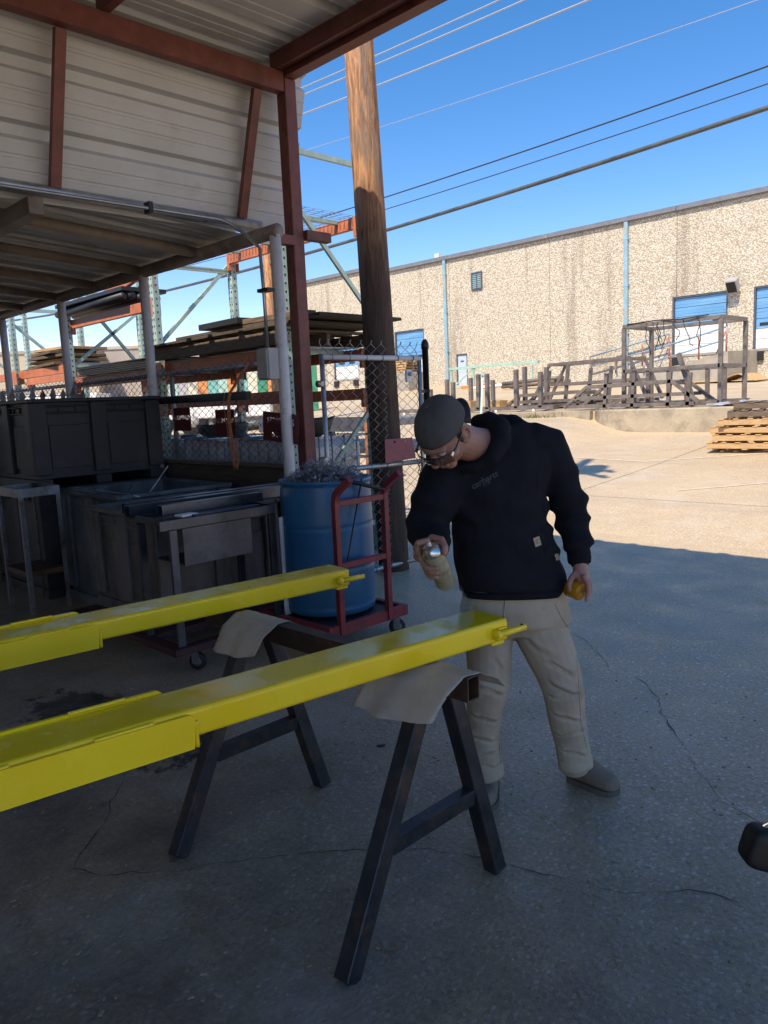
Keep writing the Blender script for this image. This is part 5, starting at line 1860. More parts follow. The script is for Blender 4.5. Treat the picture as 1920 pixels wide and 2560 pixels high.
mb.box(sx1 - 0.006, sx1, sy0 + 0.006, sy1 - 0.006, sz - 0.062, sz)
mb.build('tray', 'stand_steel', sd)
MB().box(sx0 + 0.006, sx1 - 0.006, sy0 + 0.006, sy1 - 0.006, 0.30, 0.34).build('shelf', 'rusty_steel', sd)

# steel table in front of the brown bin, with tubes lying across
tb = thing('steel_table', 'dark steel work table with splayed plate in front of the brown-grey bin', 'table', (-4.15, 2.6, 0))
tx0, tx1, ty0, ty1, tz = -4.38, -3.98, 2.20, 2.96, 0.93
for x, y in ((tx1, ty0), (tx1, ty1), (tx0, ty0), (tx0, ty1)):
    MB().box(x - 0.025 if x == tx1 else x, x if x == tx1 else x + 0.025, y if y == ty0 else y - 0.05, y + 0.05 if y == ty0 else y, 0.169, tz - 0.06, 0.003).build('leg', 'mill_steel' if (x == tx1 and y == ty0) else 'dark_steel', tb)
mb = MB()
mb.box(tx1 - 0.008, tx1 + 0.002, ty0 - 0.06, ty1, tz - 0.058, tz, 0.002)
mb.build('front_rail', 'mill_steel', tb)
mb = MB()
mb.box(tx0, tx0 + 0.01, ty0, ty1, tz - 0.06, tz)
mb.box(tx0 + 0.01, tx1 - 0.01, ty0, ty0 + 0.01, tz - 0.04, tz)
mb.box(tx0 + 0.01, tx1 - 0.01, ty1 - 0.01, ty1, tz - 0.06, tz)
mb.build('rail', 'dark_steel', tb)
MB().box(tx0 + 0.012, tx1 - 0.012, ty0 + 0.10, ty1 - 0.012, tz - 0.03, tz - 0.022).build('top_plate', 'dark_steel', tb)
MB().obox(V((tx1 + 0.004, 2.52, tz - 0.17)), YA, XA, ZA, 0.24, 0.004, 0.11).build('drawer_front', 'mill_steel', tb)
MB().box(tx1 - 0.35, tx1 - 0.01, 2.29, 2.76, tz - 0.28, tz - 0.27).build('drawer_floor', 'dark_steel', tb)
for k, (x, y0_, y1_, z, w, h, lab) in enumerate(((-4.66, 2.27, 3.62, 0.943, 0.075, 0.075, 'rectangular steel tube lying across the bins, farthest of the three'),
                                       (-4.52, 2.22, 3.55, 0.943, 0.075, 0.075, 'rectangular steel tube lying across the bins, middle of the three'),
                                       (-4.22, 2.28, 3.02, 0.962, 0.06, 0.06, 'rectangular steel tube lying on the steel table, nearest of the three'))):
    prof = [(-w / 2, -h / 2), (w / 2, -h / 2), (w / 2, h / 2), (-w / 2, h / 2)]
    t = thing('steel_tube', lab, 'steel tube', (x, y0_, z), 'rectangular tubes lying on the bins')
    mb = MB()
    th = 0.005
    for a in ((x - w / 2, x + w / 2, z - h / 2, z - h / 2 + th), (x - w / 2, x + w / 2, z + h / 2 - th, z + h / 2), (x - w / 2, x - w / 2 + th, z - h / 2 + th, z + h / 2 - th), (x + w / 2 - th, x + w / 2, z - h / 2 + th, z + h / 2 - th)):
        mb.box(a[0], a[1], y0_, y1_, a[2], a[3])
    mb.build('tube_wall', 'mill_steel', t)
board('flat_bar', (-4.03, 2.62, 0.936), 0.07, 0.5, 0.01, 0.08, 0, 'mill_steel', 'flat steel bar lying along the front of the steel table', 'bar')
board('white_tile', (-4.05, 2.36, 0.938), 0.08, 0.12, 0.014, 0.1, 0, 'white_paint', 'small pale block lying at the corner of the steel table', 'block')
board('white_board', (-3.99, 3.02, 0.42), 0.02, 0.05, 0.84, 0.0, 0, 'white_paint', 'narrow pale board standing between the steel table and the drum', 'board')

# ================================================================ DRUM OF SWARF ON ITS CART
DX, DY, DR = -3.87, 3.30, 0.305
DZ0, DZ1 = 0.195, 1.075
ct = thing('drum_cart', 'red tubular drum cart on casters with a bent push handle', 'cart', (-3.87, 3.25, 0))
cx0, cx1, cy0, cy1 = -4.20, -3.46, 2.92, 3.62
mb = MB()
for a in ((cx0, cx1, cy0, cy0 + 0.04), (cx0, cx1, cy1 - 0.04, cy1), (cx0, cx0 + 0.04, cy0 + 0.04, cy1 - 0.04), (cx1 - 0.04, cx1, cy0 + 0.04, cy1 - 0.04)):
    mb.box(*a, 0.135, 0.205, 0.004)
mb.build('tray_rim', 'cart_red', ct)
MB().box(cx0 + 0.04, cx1 - 0.04, cy0 + 0.04, cy1 - 0.04, 0.170, 0.186).build('tray_floor', 'dark_steel', ct)
for x, y in ((cx1 - 0.07, cy0 + 0.07), (cx1 - 0.07, cy1 - 0.07), (cx0 + 0.07, cy0 + 0.07), (cx0 + 0.07, cy1 - 0.07)):
    caster(ct, x, y, 0.136, 0.055, 0.9)
HX = cx1 - 0.005
for y in (3.025, 3.445):
    pts = [V((HX, y, 0.14)), V((HX, y, 0.96))]
    for i in range(1, 6):
        a = R(62) * i / 5
        pts.append(V((HX + 0.10 * (1 - math.cos(a)), y, 0.96 + 0.10 * math.sin(a))))
    d = (pts[-1] - pts[-2]).normalized()
    pts.append(pts[-1] + d * 0.11)
    MB().tube(pts, 0.0255, 4, False, roll=PI / 4).build('upright', 'cart_red', ct)
for z in (0.955, 0.57):
    MB().box(HX - 0.017, HX + 0.017, 3.044, 3.426, z - 0.018, z + 0.018, 0.003).build('crossbar', 'cart_red', ct)
dr = thing('drum', 'blue plastic drum heaped with steel shavings on the red cart', 'drum', (DX, DY, DZ0))
H_ = DZ1 - DZ0
prof = [(0.0, 0.0), (DR * 0.9, 0.0), (DR * 0.97, 0.015), (DR * 0.985, 0.05), (DR * 0.972, 0.062), (DR * 0.985, 0.075)]
for z in (0.31, 0.58):
    prof += [(DR * 0.995, z - 0.03), (DR * 1.0, z - 0.008), (DR * 0.985, z), (DR * 1.0, z + 0.008), (DR * 0.995, z + 0.03)]
prof += [(DR * 0.985, H_ - 0.08), (DR * 0.965, H_ - 0.045), (DR * 0.965, H_ - 0.03), (DR * 1.0, H_ - 0.022), (DR * 1.005, H_ - 0.01), (DR * 0.995, H_), (DR * 0.955, H_), (DR * 0.945, H_ - 0.02), (DR * 0.945, H_ - 0.1), (0.0, H_ - 0.1)]
MB().lathe(V((DX, DY, DZ0)), prof, 56).build('shell', 'drum_blue', dr)
random.seed(41)
mb = MB()
for i in range(900):
    a = random.uniform(0, 2 * PI)
    rr = DR * 0.92 * math.sqrt(random.random())
    hz = DZ1 - 0.05 + 0.17 * (1 - (rr / DR) ** 2) * random.uniform(0.35, 1.0)
    c = V((DX + rr * math.cos(a), DY + rr * math.sin(a), hz))
    ax = V((random.gauss(0, 1), random.gauss(0, 1), random.gauss(0, 0.6))).normalized()
    s1 = ax.orthogonal().normalized()
    s2 = ax.cross(s1)
    rad = random.uniform(0.006, 0.022)
    turns = random.uniform(0.6, 2.2)
    L = random.uniform(0.01, 0.07)
    n = int(6 * turns) + 3
    pts = [c + ax * (L * (k / n - 0.5)) + (s1 * math.cos(2 * PI * turns * k / n) + s2 * math.sin(2 * PI * turns * k / n)) * rad for k in range(n + 1)]
    mb.tube(pts, random.uniform(0.0009, 0.0019), 3, False, cap=False)
sw = stuff(mb.build('steel_shavings', 'steel_curls'))
sw['label'], sw['category'] = 'tangled heap of grey steel shavings filling the blue drum', 'shavings'
mb = MB()
mb.ell(V((DX, DY, DZ1 - 0.07)), XA * DR * 0.93, YA * DR * 0.93, ZA * 0.12)
o_ = stuff(mb.build('packed_shavings', 'dark_steel'))
o_['label'], o_['category'] = 'dark packed shavings under the loose heap in the drum', 'shavings'
tag(MB().tube([V((-3.50, 3.02, 0.22)), V((-3.545, 3.33, 1.075))], 0.006, 6).build('thin_rod', 'dark_steel'), 'thin dark rod leaning through the red cart handle', 'rod')
tag(MB().tube([V((-3.55, 3.16, 1.09)), V((-3.435, 3.42, 1.0))], 0.013, 8).build('short_bar', 'dark_steel'), 'short dark bar resting on the drum rim against the handle', 'bar')


# ================================================================ SAWHORSES, FORKS AND PAPER
def sawhorse(ox, oy, label):
    t = thing('sawhorse', label, 'sawhorse', (ox - 1.9, oy + 1.6, 0), 'steel sawhorses under the yellow forks')
    o = V((ox, oy, 0))
    zr = 0.735
    yr = 1.71
    ra, rb = o + V((-2.80, yr, zr - 0.038)), o + V((-1.38, yr, zr - 0.038))
    w, h, th = 0.055, 0.076, 0.005
    mb = MB()
    for (a, b_, z0_, z1_) in ((-w / 2, w / 2, -h / 2, -h / 2 + th), (-w / 2, w / 2, h / 2 - th, h / 2), (-w / 2, -w / 2 + th, -h / 2 + th, h / 2 - th), (w / 2 - th, w / 2, -h / 2 + th, h / 2 - th)):
        mb.box(ra.x, rb.x, ra.y + a, ra.y + b_, ra.z + z0_, ra.z + z1_)
    mb.build('top_rail', 'rail_steel', t)
    for (xt, xf) in ((-1.53, -1.45), (-2.47, -2.33)):
        for (yt, yf) in ((yr - 0.045, 1.215), (yr + 0.045, 1.885)):
            p, q = o + V((xt, yt, 0.70)), o + V((xf, yf, 0.0))
            d = (q - p).normalized()
            MB().bar(p, q + d * 0.0, 0.055, 0.055, XA, 0.003).build('leg', 'saw_steel', t)
        zc = 0.285
        k = (0.70 - zc) / 0.70
        xm = lerp(xt, xf, k)
        ya, yb = lerp(yr - 0.045, 1.215, k), lerp(yr + 0.045, 1.885, k)
        MB().bar(o + V((xm, ya + 0.03, zc)), o + V((xm, yb - 0.03, zc)), 0.045, 0.05, ZA, 0.002).build('cross_brace', 'saw_steel', t)
        mb = MB()
        mb.box(o.x + xt - 0.03, o.x + xt + 0.03, o.y + yr - 0.07, o.y + yr + 0.07, 0.652, 0.658)
        mb.build('gusset', 'saw_steel', t)
    return t


sawhorse(0, 0, 'dark steel sawhorse under the free ends of the yellow forks')
sawhorse(-0.15, -1.75, 'dark steel sawhorse carrying the heels of the yellow forks')


def fork(end, d, label, w=0.165, top=0.82, th=0.075, L=2.55):
    D = V((d[0], d[1], 0)).normalized()
    S = V((D.y, -D.x, 0))           # towards +x, the near side
    E = V((end[0], end[1], 0))
    t = thing('lift_fork', label, 'fork', E - D * L + ZA * (top - th))
    r = 0.012
    hw = w / 2
    prof = []
    for (sx, sz, a0) in ((1, 1, 0), (-1, 1, 90), (-1, -1, 180), (1, -1, 270)):
        for k in range(5):
            a = R(a0 + 22.5 * k)
            prof.append((sx * (hw - r) + r * math.cos(a), (top - th / 2) + sz * (th / 2 - r) + r * math.sin(a)))
    n = len(prof)
    st_ = []
    M_ = 14
    for i in range(M_ + 1):
        st_.append(E - D * (L * (1 - i / M_)))
    vs = [p + S * s + ZA * z for p in st_ for s, z in prof]
    fs = [(i * n + k, i * n + (k + 1) % n, (i + 1) * n + (k + 1) % n, (i + 1) * n + k) for i in range(M_) for k in range(n)]
    fs += [tuple(range(n))[::-1], tuple(M_ * n + k for k in range(n))]
    bl = MB()
    bl.add(vs, fs, False)
    o = bl.build('blade', 'yellow', t)
    bpy.context.view_layer.update()
    # side plates welded over the heel half
    for s, zt, zb_, ln in ((1, top - 0.008, top - th - 0.022, 1.11), (-1, top + 0.007, top - th - 0.005, 1.12)):
        c0 = E - D * ln
        out = S * s
        pts = []
        rr = 0.022
        Lp = L - ln
        shape = [(-Lp, zb_), (-rr * 0.3, zb_)] + [(0.0 - rr + rr * math.sin(R(a)), zt - rr + rr * math.cos(R(a))) for a in (90, 67, 45, 22, 0)] + [(-Lp, zt)]
        m2 = MB()
        base = [c0 + D * a + ZA * z + out * (hw + 0.001) for a, z in shape]
        outr = [c0 + D * a + ZA * z + out * (hw + 0.013) for a, z in shape]
        k = len(shape)
        m2.add(base + outr, [tuple(range(k))[::-1], tuple(range(k, 2 * k))] + [(i, (i + 1) % k, k + (i + 1) % k, k + i) for i in range(k)])
        pl = m2.build('side_plate', 'yellow', t)
        m3 = MB()
        wp = [c0 + D * (0.004) + ZA * z + out * (hw + 0.004) for z in [lerp(zb_, zt - rr, i / 6) for i in range(7)]]
        m3.tube(wp, 0.0065, 6)
        m3.build('weld_bead', 'yellow', pl)
        for a0 in (0.10, 0.42, 0.75):
            q = [c0 - D * (a0 + 0.02 * i) + ZA * (zt + 0.0) + out * (hw + 0.002 + 0.001 * (i % 2)) for i in range(8)]
            MB().tube(q, 0.0058, 6).build('weld_bead', 'yellow', pl)
    m2 = MB()
    c0 = E - D * 1.17
    m2.obox(c0 - D * 0.03 - ZA * 0.0 + ZA * (top - th - 0.013), D, S, ZA, 0.05, hw * 0.8, 0.010, 0.003)
    m2.build('stop_lug', 'yellow', t)
    m2 = MB()
    m2.obox(E - D * 0.03 + ZA * (top - th - 0.007) + S * 0.04, D, S, ZA, 0.03, 0.03, 0.006, 0.002)
    m2.build('stop_lug', 'yellow', t)
    p0 = E + S * (hw + 0.014) + ZA * (top - 0.042)
    pin = MB()
    pin.tube([p0 - D * 0.055, p0 + D * 0.07], 0.0115, 12)
    pin.lathe(p0 - D * 0.07, [(0.0, 0), (0.017, 0.0), (0.019, 0.004), (0.019, 0.018), (0.0, 0.018)], 12, D)
    pin.tube([p0 - D * 0.05 + ZA * 0.014 - S * 0.01, p0 - D * 0.01 + ZA * 0.013 - S * 0.01], 0.005, 6)
    pi_ = pin.build('locking_pin', 'yellow', t)
    MB().lathe(p0 + D * 0.056 - S * 0.0 + ZA * 0.0115, [(0.0, 0), (0.005, 0.0), (0.005, 0.002), (0, 0.002)], 10).build('pin_hole', 'rubber', pi_)
    return t


fork((-1.566, 2.037), (0.137, 0.990), 'yellow painted fork with side plates nearest the camera')
fork((-2.585, 2.255), (0.118, 0.993), 'yellow painted fork farther back, beside the blue drum')


def paper(cx, cy, zt, wx, front, back, seed, label, skew=0.0, parent=None):
    """kraft paper draped over the sawhorse rail; flaps hang on both sides"""
    NX, NS = 22, 40
    hw = 0.030
    vs = []
    for i in range(NX + 1):
        for j in range(NS + 1):
            a = i / NX
            s = lerp(-front * (1.0 - 0.35 * (a - 0.3) ** 2), back * (0.75 + 0.3 * a), j / NS)
            x = cx + (a - 0.5) * wx + skew * s
            nz = noise.noise(V((a * 2.2 + seed, s * 4.0, seed)))
            if abs(s) <= hw:
                y, z = s, 0.0015
            else:
                q = abs(s) - hw
                sg = 1 if s > 0 else -1
                fl = 0.54 + 0.10 * nz + 0.16 * min(1, q * 4) * (a - 0.35)
                y = sg * (hw + 0.040 * smooth01(q / 0.05) + q * math.sin(fl))
                z = 0.0015 - q * math.cos(fl)
                y += sg * (0.018 * max(0, nz) + 0.007 * math.sin(a * 13 + seed + 5 * q)) * min(1, q * 7)
            edge = 0.004 * noise.noise(V((j * 0.9, i * 3.1, seed))) if i in (0, NX) else 0.0
            vs.append(V((x + edge, cy + y, zt + z)))
    n = NS + 1
    fs = [(i * n + j, i * n + j + 1, (i + 1) * n + j + 1, (i + 1) * n + j) for i in range(NX) for j in range(NS)]
    mb = MB()
    mb.add(vs, fs, True)
    o = mb.build('paper_sheet', 'kraft_paper')
    md = o.modifiers.new('thickness', 'SOLIDIFY')
    md.thickness = 0.0006
    return tag(o, label, 'paper', 'kraft paper over the sawhorse rail')


paper(-1.545, 1.71, 0.738, 0.33, 0.20, 0.11, 1.7, 'brown paper draped over the sawhorse under the near fork', 0.25)
paper(-2.43, 1.71, 0.738, 0.28, 0.18, 0.16, 5.2, 'brown paper draped over the sawhorse under the far fork', 0.1)

# dry leaf and litter on the floor
vs, fs = [], []
c = cp_ground(975, 2375)
for i in range(7):
    t_ = i / 6
    w = 0.016 * math.sin(PI * min(1, t_ * 0.95 + 0.05))
    p = c + V((0.7, 0.2, 0)) * (0.075 * (t_ - 0.5)) + ZA * (0.004 + 0.014 * abs(t_ - 0.4))
    nn = V((-0.2, 0.7, 0)) * w
    vs += [p + nn + ZA * 0.012, p + ZA * 0.001, p - nn + ZA * 0.004]
for i in range(6):
    for k in range(2):
        a = 3 * i + k
        fs.append((a, a + 1, a + 4, a + 3))
o_ = MB().add(vs, fs, True).build('dry_leaf', 'leaf_dry')
o_.modifiers.new('t', 'SOLIDIFY').thickness = 0.0008
tag(o_, 'curled dry leaf lying on the floor in the foreground', 'leaf')
random.seed(77)
mb = MB()
for i in range(420):
    u, v = random.uniform(20, 1900), random.uniform(1700, 2540)
    p = cp_ground(u, v)
    s = random.uniform(0.0015, 0.005)
    a = random.uniform(0, PI)
    mb.obox(p + ZA * s * 0.4, V((math.cos(a), math.sin(a), 0)), V((-math.sin(a), math.cos(a), 0)), ZA, s * random.uniform(0.8, 2.2), s, s * 0.45)
o_ = stuff(mb.build('grit', 'leaf_dry'))
o_['label'], o_['category'] = 'scattered grit and crumbs on the concrete floor', 'grit'
for (u, v, lab) in ((985, 1772, 'small dark scrap of tape on the floor left of the near sawhorse leg'), (952, 1866, 'tiny dark scrap on the floor below the near fork')):
    p = cp_ground(u, v)
    tag(MB().obox(p + ZA * 0.004, V((0.9, 0.43, 0.2)).normalized(), V((-0.43, 0.9, 0)), V((-0.1, -0.05, 0.99)).normalized(), 0.022, 0.006, 0.002).build('floor_scrap', 'rubber'), lab, 'scrap')

# end of a black steel bar on a stand at the right edge
tc = thing('steel_bar_stand', 'rounded end of a black steel bar with a chrome rod at the right edge', 'steel bar', (-0.15, 1.3, 0))
XX = V((RIGHT.x, RIGHT.y, 0)).normalized()
YY = V((-XX.y, XX.x, 0))
cc = cp(1862, 2106, 1.30)
dirb = (XX - ZA * 0.30).normalized()
mb = MB()
up_b = (ZA - dirb * dirb.z).normalized()
sd_b = dirb.cross(up_b)
mb.loft([(cc + dirb * a, sd_b * 0.026 * k, up_b * 0.036 * k) for a, k in ((0, 0.55), (0.003, 0.75), (0.009, 0.9), (0.018, 0.98), (0.03, 1.0), (0.34, 1.0))], 40, True, True, 4.5)
mb.build('bar', 'black_paint', tc)
p = cc + dirb * 0.24
MB().tube([V((p.x, p.y, 0)), V((p.x, p.y, p.z - 0.035))], 0.018, 12).build('stand_pole', 'dark_steel', tc)
MB().lathe(V((p.x, p.y, 0)), [(0.0, 0.0), (0.13, 0.0), (0.13, 0.01), (0.03, 0.02), (0.0, 0.02)], 24).build('base', 'dark_steel', tc)
q = cc + dirb * 0.035 + ZA * 0.03
MB().tube([q, q + XX * 0.16 + ZA * 0.075], 0.011, 12).build('rod', 'chrome', tc)


# ================================================================ THE MAN WITH THE SPRAY CAN
def fuse(mb, voxel, iters=4, factor=0.5):
    """one continuous skin over overlapping closed volumes"""
    me = mb.mesh('tmp_fuse')
    o = bpy.data.objects.new('tmp_fuse', me)
    COL.objects.link(o)
    m = o.modifiers.new('r', 'REMESH')
    m.mode = 'VOXEL'
    m.voxel_size = voxel
    m.use_smooth_shade = True
    s = o.modifiers.new('s', 'SMOOTH')
    s.iterations = iters
    s.factor = factor
    dg = bpy.context.evaluated_depsgraph_get()
    ev = o.evaluated_get(dg)
    out = bpy.data.meshes.new_from_object(ev)
    bpy.data.objects.remove(o)
    out.materials.clear()
    return out


def displace(me, fn):
    me.update()
    nrm = [v.normal.copy() for v in me.vertices]
    for v, nn in zip(me.vertices, nrm):
        v.co += nn * fn(v.co, nn)
    me.polygons.foreach_set('use_smooth', [True] * len(me.polygons))
    me.update()


def limb(mb, pts, n=18):
    """pts: (u, v, depth, radius m[, flat]) along a limb"""
    P = [cp(a[0], a[1], a[2]) for a in pts]
    rings = []
    side = RIGHT.copy()
    m = len(P)
    for i in range(m):
        t = (P[min(i + 1, m - 1)] - P[max(i - 1, 0)]).normalized()
        side = (side - t * side.dot(t))
        if side.length < 1e-4:
            side = t.orthogonal()
        side.normalize()
        fr = t.cross(side)
        r = pts[i][3]
        fl = pts[i][4] if len(pts[i]) > 4 else 1.0
        if i == 0:
            for k in (0.35, 0.75):
                rings.append((P[i] - t * r * math.sqrt(1 - k * k) * 0.8, side * r * k, fr * r * k * fl))
        rings.append((P[i], side * r, fr * r * fl))
        if i == m - 1:
            for k in (0.75, 0.35):
                rings.append((P[i] + t * r * math.sqrt(1 - k * k) * 0.8, side * r * k, fr * r * k * fl))
    mb.loft(rings, n)


def band(mb, rows, n=28, power=2.3):
    """rows: (left (u,v,d), right (u,v,d), half thickness) body rings"""
    rings = []
    C = [(cp(*a) + cp(*b)) / 2 for a, b, _ in rows]
    for i, (a, b, th) in enumerate(rows):
        A, B = cp(*a), cp(*b)
        s = (B - A) / 2
        t = (C[min(i + 1, len(C) - 1)] - C[max(i - 1, 0)]).normalized()
        fr = t.cross(s.normalized()).normalized() * th
        rings.append((C[i], s, fr))
    mb.loft(rings, n, True, True, power)


def capsule(mb, pts, radii, n=12):
    P = [V(p) for p in pts]
    rings = []
    m = len(P)
    side = None
    for i in range(m):
        t = (P[min(i + 1, m - 1)] - P[max(i - 1, 0)]).normalized()
        side = t.orthogonal().normalized() if side is None else (side - t * side.dot(t)).normalized()
        fr = t.cross(side)
        r = radii[i]
        if i == 0:
            for k in (0.4, 0.8):
                rings.append((P[i] - t * r * math.sqrt(1 - k * k), side * r * k, fr * r * k))
        rings.append((P[i], side * r, fr * r))
        if i == m - 1:
            for k in (0.8, 0.4):
                rings.append((P[i] + t * r * math.sqrt(1 - k * k), side * r * k, fr * r * k))
    mb.loft(rings, n)


# head frame
FWH = V((FWD.x, FWD.y, 0)).normalized()
RTH = V((FWH.y, -FWH.x, 0))


def hv(x, y, z):
    """x to the picture's right, y away from the camera, z up"""
    return RTH * x + FWH * y + ZA * z


HF = hv(-0.45, -0.42, -0.79).normalized()                 # where the face points
HU = hv(-0.47, -0.60, 0.64)
HU = (HU - HF * HU.dot(HF)).normalized()                  # crown
HL = HU.cross(HF).normalized()                            # his left ear
HC = cp(1112, 1082, 2.46)
HS = 0.91


def hp(l, f, u):
    return HC + (HL * l + HF * f + HU * u) * HS


# ---- one continuous body
bm_ = MB()
rings = []
for i in range(1, 20):
    ph = PI * i / 20
    u = -math.cos(ph) * 0.118
    w = math.sin(ph)
    hw, hd, sh = 0.077 * w, 0.097 * w, 0.0
    if u < -0.01:
        k = smooth01((-0.01 - u) / 0.10)
        hw *= 1 - 0.22 * k
        hd *= 1 - 0.18 * k
        sh = 0.022 * k
    rings.append((hp(0, sh, u), HL * hw * HS, HF * hd * HS))
bm_.loft(rings, 28)
capsule(bm_, [hp(0, 0.088, 0.022), hp(0, 0.104, -0.005), hp(0, 0.117, -0.027)], [0.009, 0.011, 0.0145])      # nose
bm_.ell(hp(0.013, 0.101, -0.030), HL * 0.010, HF * 0.010, HU * 0.008)
bm_.ell(hp(-0.013, 0.101, -0.030), HL * 0.010, HF * 0.010, HU * 0.008)
capsule(bm_, [hp(-0.045, 0.083, 0.022), hp(0, 0.095, 0.024), hp(0.045, 0.083, 0.022)], [0.010, 0.011, 0.010])  # brow
capsule(bm_, [hp(-0.022, 0.092, -0.055), hp(0, 0.100, -0.053), hp(0.022, 0.092, -0.055)], [0.005, 0.007, 0.005])   # lips
capsule(bm_, [hp(-0.020, 0.091, -0.066), hp(0, 0.098, -0.066), hp(0.020, 0.091, -0.066)], [0.006, 0.008, 0.006])
bm_.ell(hp(0, 0.066, -0.093), HL * 0.028, HF * 0.02, HU * 0.017)                                               # chin
for s in (-1, 1):
    bm_.ell(hp(0.054 * s, 0.060, -0.022), HL * 0.020, HF * 0.022, HU * 0.018)                                  # cheek
    pts = [hp(s * (0.080 + 0.010 * math.sin(a)), -0.012 - 0.018 * math.cos(a), 0.0 + 0.033 * math.sin(a) - 0.004) for a in [R(-80 + 20 * k) for k in range(14)]]
    pts = [hp(s * 0.078, 0.006, -0.034), hp(s * 0.082, -0.006, -0.036), hp(s * 0.087, -0.018, -0.022), hp(s * 0.092, -0.024, -0.002), hp(s * 0.092, -0.020, 0.018), hp(s * 0.086, -0.006, 0.026), hp(s * 0.079, 0.004, 0.014)]
    capsule(bm_, pts, [0.006, 0.0055, 0.0055, 0.0055, 0.0055, 0.0055, 0.005], 8)
    bm_.ell(hp(s * 0.079, -0.006, -0.004), HL * 0.006, HF * 0.012, HU * 0.022)
# neck, trunk, arms and legs under the clothes
NB = cp(1205, 1118, 2.66)
capsule(bm_, [hp(0, -0.015, -0.06), (hp(0, -0.03, -0.10) + NB) / 2, NB], [0.060, 0.060, 0.066], 20)
TR = [(1245, 1150, 2.76, 0.09, 0.7), (1245, 1210, 2.76, 0.105, 0.75), (1255, 1330, 2.80, 0.12, 0.75), (1275, 1460, 2.86, 0.125, 0.75), (1285, 1530, 2.87, 0.12, 0.75)]
limb(bm_, TR)
SR, ER, WR = (1128, 1168, 2.68), (1072, 1318, 2.67), (1092, 1372, 2.45)
SL_, EL, WL = (1362, 1112, 2.76), (1418, 1268, 2.82), (1450, 1405, 2.76)
limb(bm_, [(1240, 1145, 2.75, 0.05), (*SR, 0.055), (1100, 1240, 2.65, 0.048), (*ER, 0.042), (1080, 1352, 2.56, 0.036), (*WR, 0.029)])
limb(bm_, [(1240, 1145, 2.76, 0.05), (*SL_, 0.055), (1395, 1190, 2.80, 0.048), (*EL, 0.042), (1436, 1340, 2.79, 0.036), (*WL, 0.028), (1451, 1425, 2.755, 0.027)])
limb(bm_, [(1240, 1520, 2.87, 0.09), (1225, 1600, 2.86, 0.085), (1222, 1715, 2.83, 0.058), (1217, 1830, 2.88, 0.045), (1218, 1885, 2.90, 0.036)])
limb(bm_, [(1325, 1520, 2.87, 0.09), (1370, 1610, 2.86, 0.085), (1408, 1720, 2.86, 0.058), (1430, 1820, 2.90, 0.045), (1438, 1870, 2.92, 0.036)])

# ---- spray can geometry is needed for the fingers
can_t, can_b = cp(1078, 1372, 2.36), cp(1118, 1462, 2.47)
CA = (can_b - can_t).normalized()
can_b = can_t + CA * 0.165
CRr = 0.033
cs1 = (RTH - CA * RTH.dot(CA)).normalized()
cs2 = CA.cross(cs1)
if cs2.dot(FWH) > 0:
    cs2 = -cs2                                             # cs2 faces the camera, cs1 faces right


def on_can(a, deg, r=0.0):
    return can_t + CA * a + (cs1 * math.cos(R(deg)) + cs2 * math.sin(R(deg))) * (CRr + r)


# right hand: palm behind and left of the can, fingers round it, index on the nozzle, thumb on the right
WRp = cp(*WR)
palm = on_can(0.035, 205, 0.016)
bm_.ell((palm + on_can(0.07, 205, 0.014)) / 2, CA * 0.048, (on_can(0.05, 205) - on_can(0.05, 205, -CRr)).normalized() * 0.015, cs2.cross(CA).normalized() * 0.030 + cs2 * 0.012)
capsule(bm_, [cp(1086, 1366, 2.50), WRp, palm], [0.030, 0.028, 0.024], 14)
for k, (a, dend) in enumerate(((0.045, 92), (0.066, 98), (0.087, 106))):
    pts = [on_can(a, dg, 0.009) for dg in (205, 185, 165, 145, 125, dend)]
    capsule(bm_, pts, [0.0105, 0.0105, 0.0100, 0.0096, 0.0090, 0.0080], 10)
nozz = can_t - CA * 0.026
capsule(bm_, [on_can(0.02, 195, 0.012), on_can(-0.018, 182, 0.012), on_can(-0.045, 168, -0.004), nozz - CA * 0.016 + cs2 * 0.004], [0.0108, 0.0105, 0.0098, 0.0088], 10)
capsule(bm_, [on_can(0.015, 238, 0.012), on_can(-0.004, 280, 0.012), on_can(-0.002, 325, 0.011), on_can(0.006, 365, 0.010), on_can(0.016, 385, 0.008)], [0.0130, 0.0125, 0.0118, 0.0112, 0.0095], 10)
# left hand hanging, holding the amber cap
cap_c = cp(1438, 1474, 2.74)
CAX = hv(0.62, -0.72, -0.18).normalized()                  # axis of the cap
k1 = (ZA - CAX * ZA.z * 0 - CAX * CAX.z).normalized()
k2 = CAX.cross(k1)
CR2, CH2 = 0.033, 0.055


def on_cap(a, deg, r=0.0):
    return cap_c + CAX * a + (k1 * math.cos(R(deg)) + k2 * math.sin(R(deg))) * (CR2 + r)


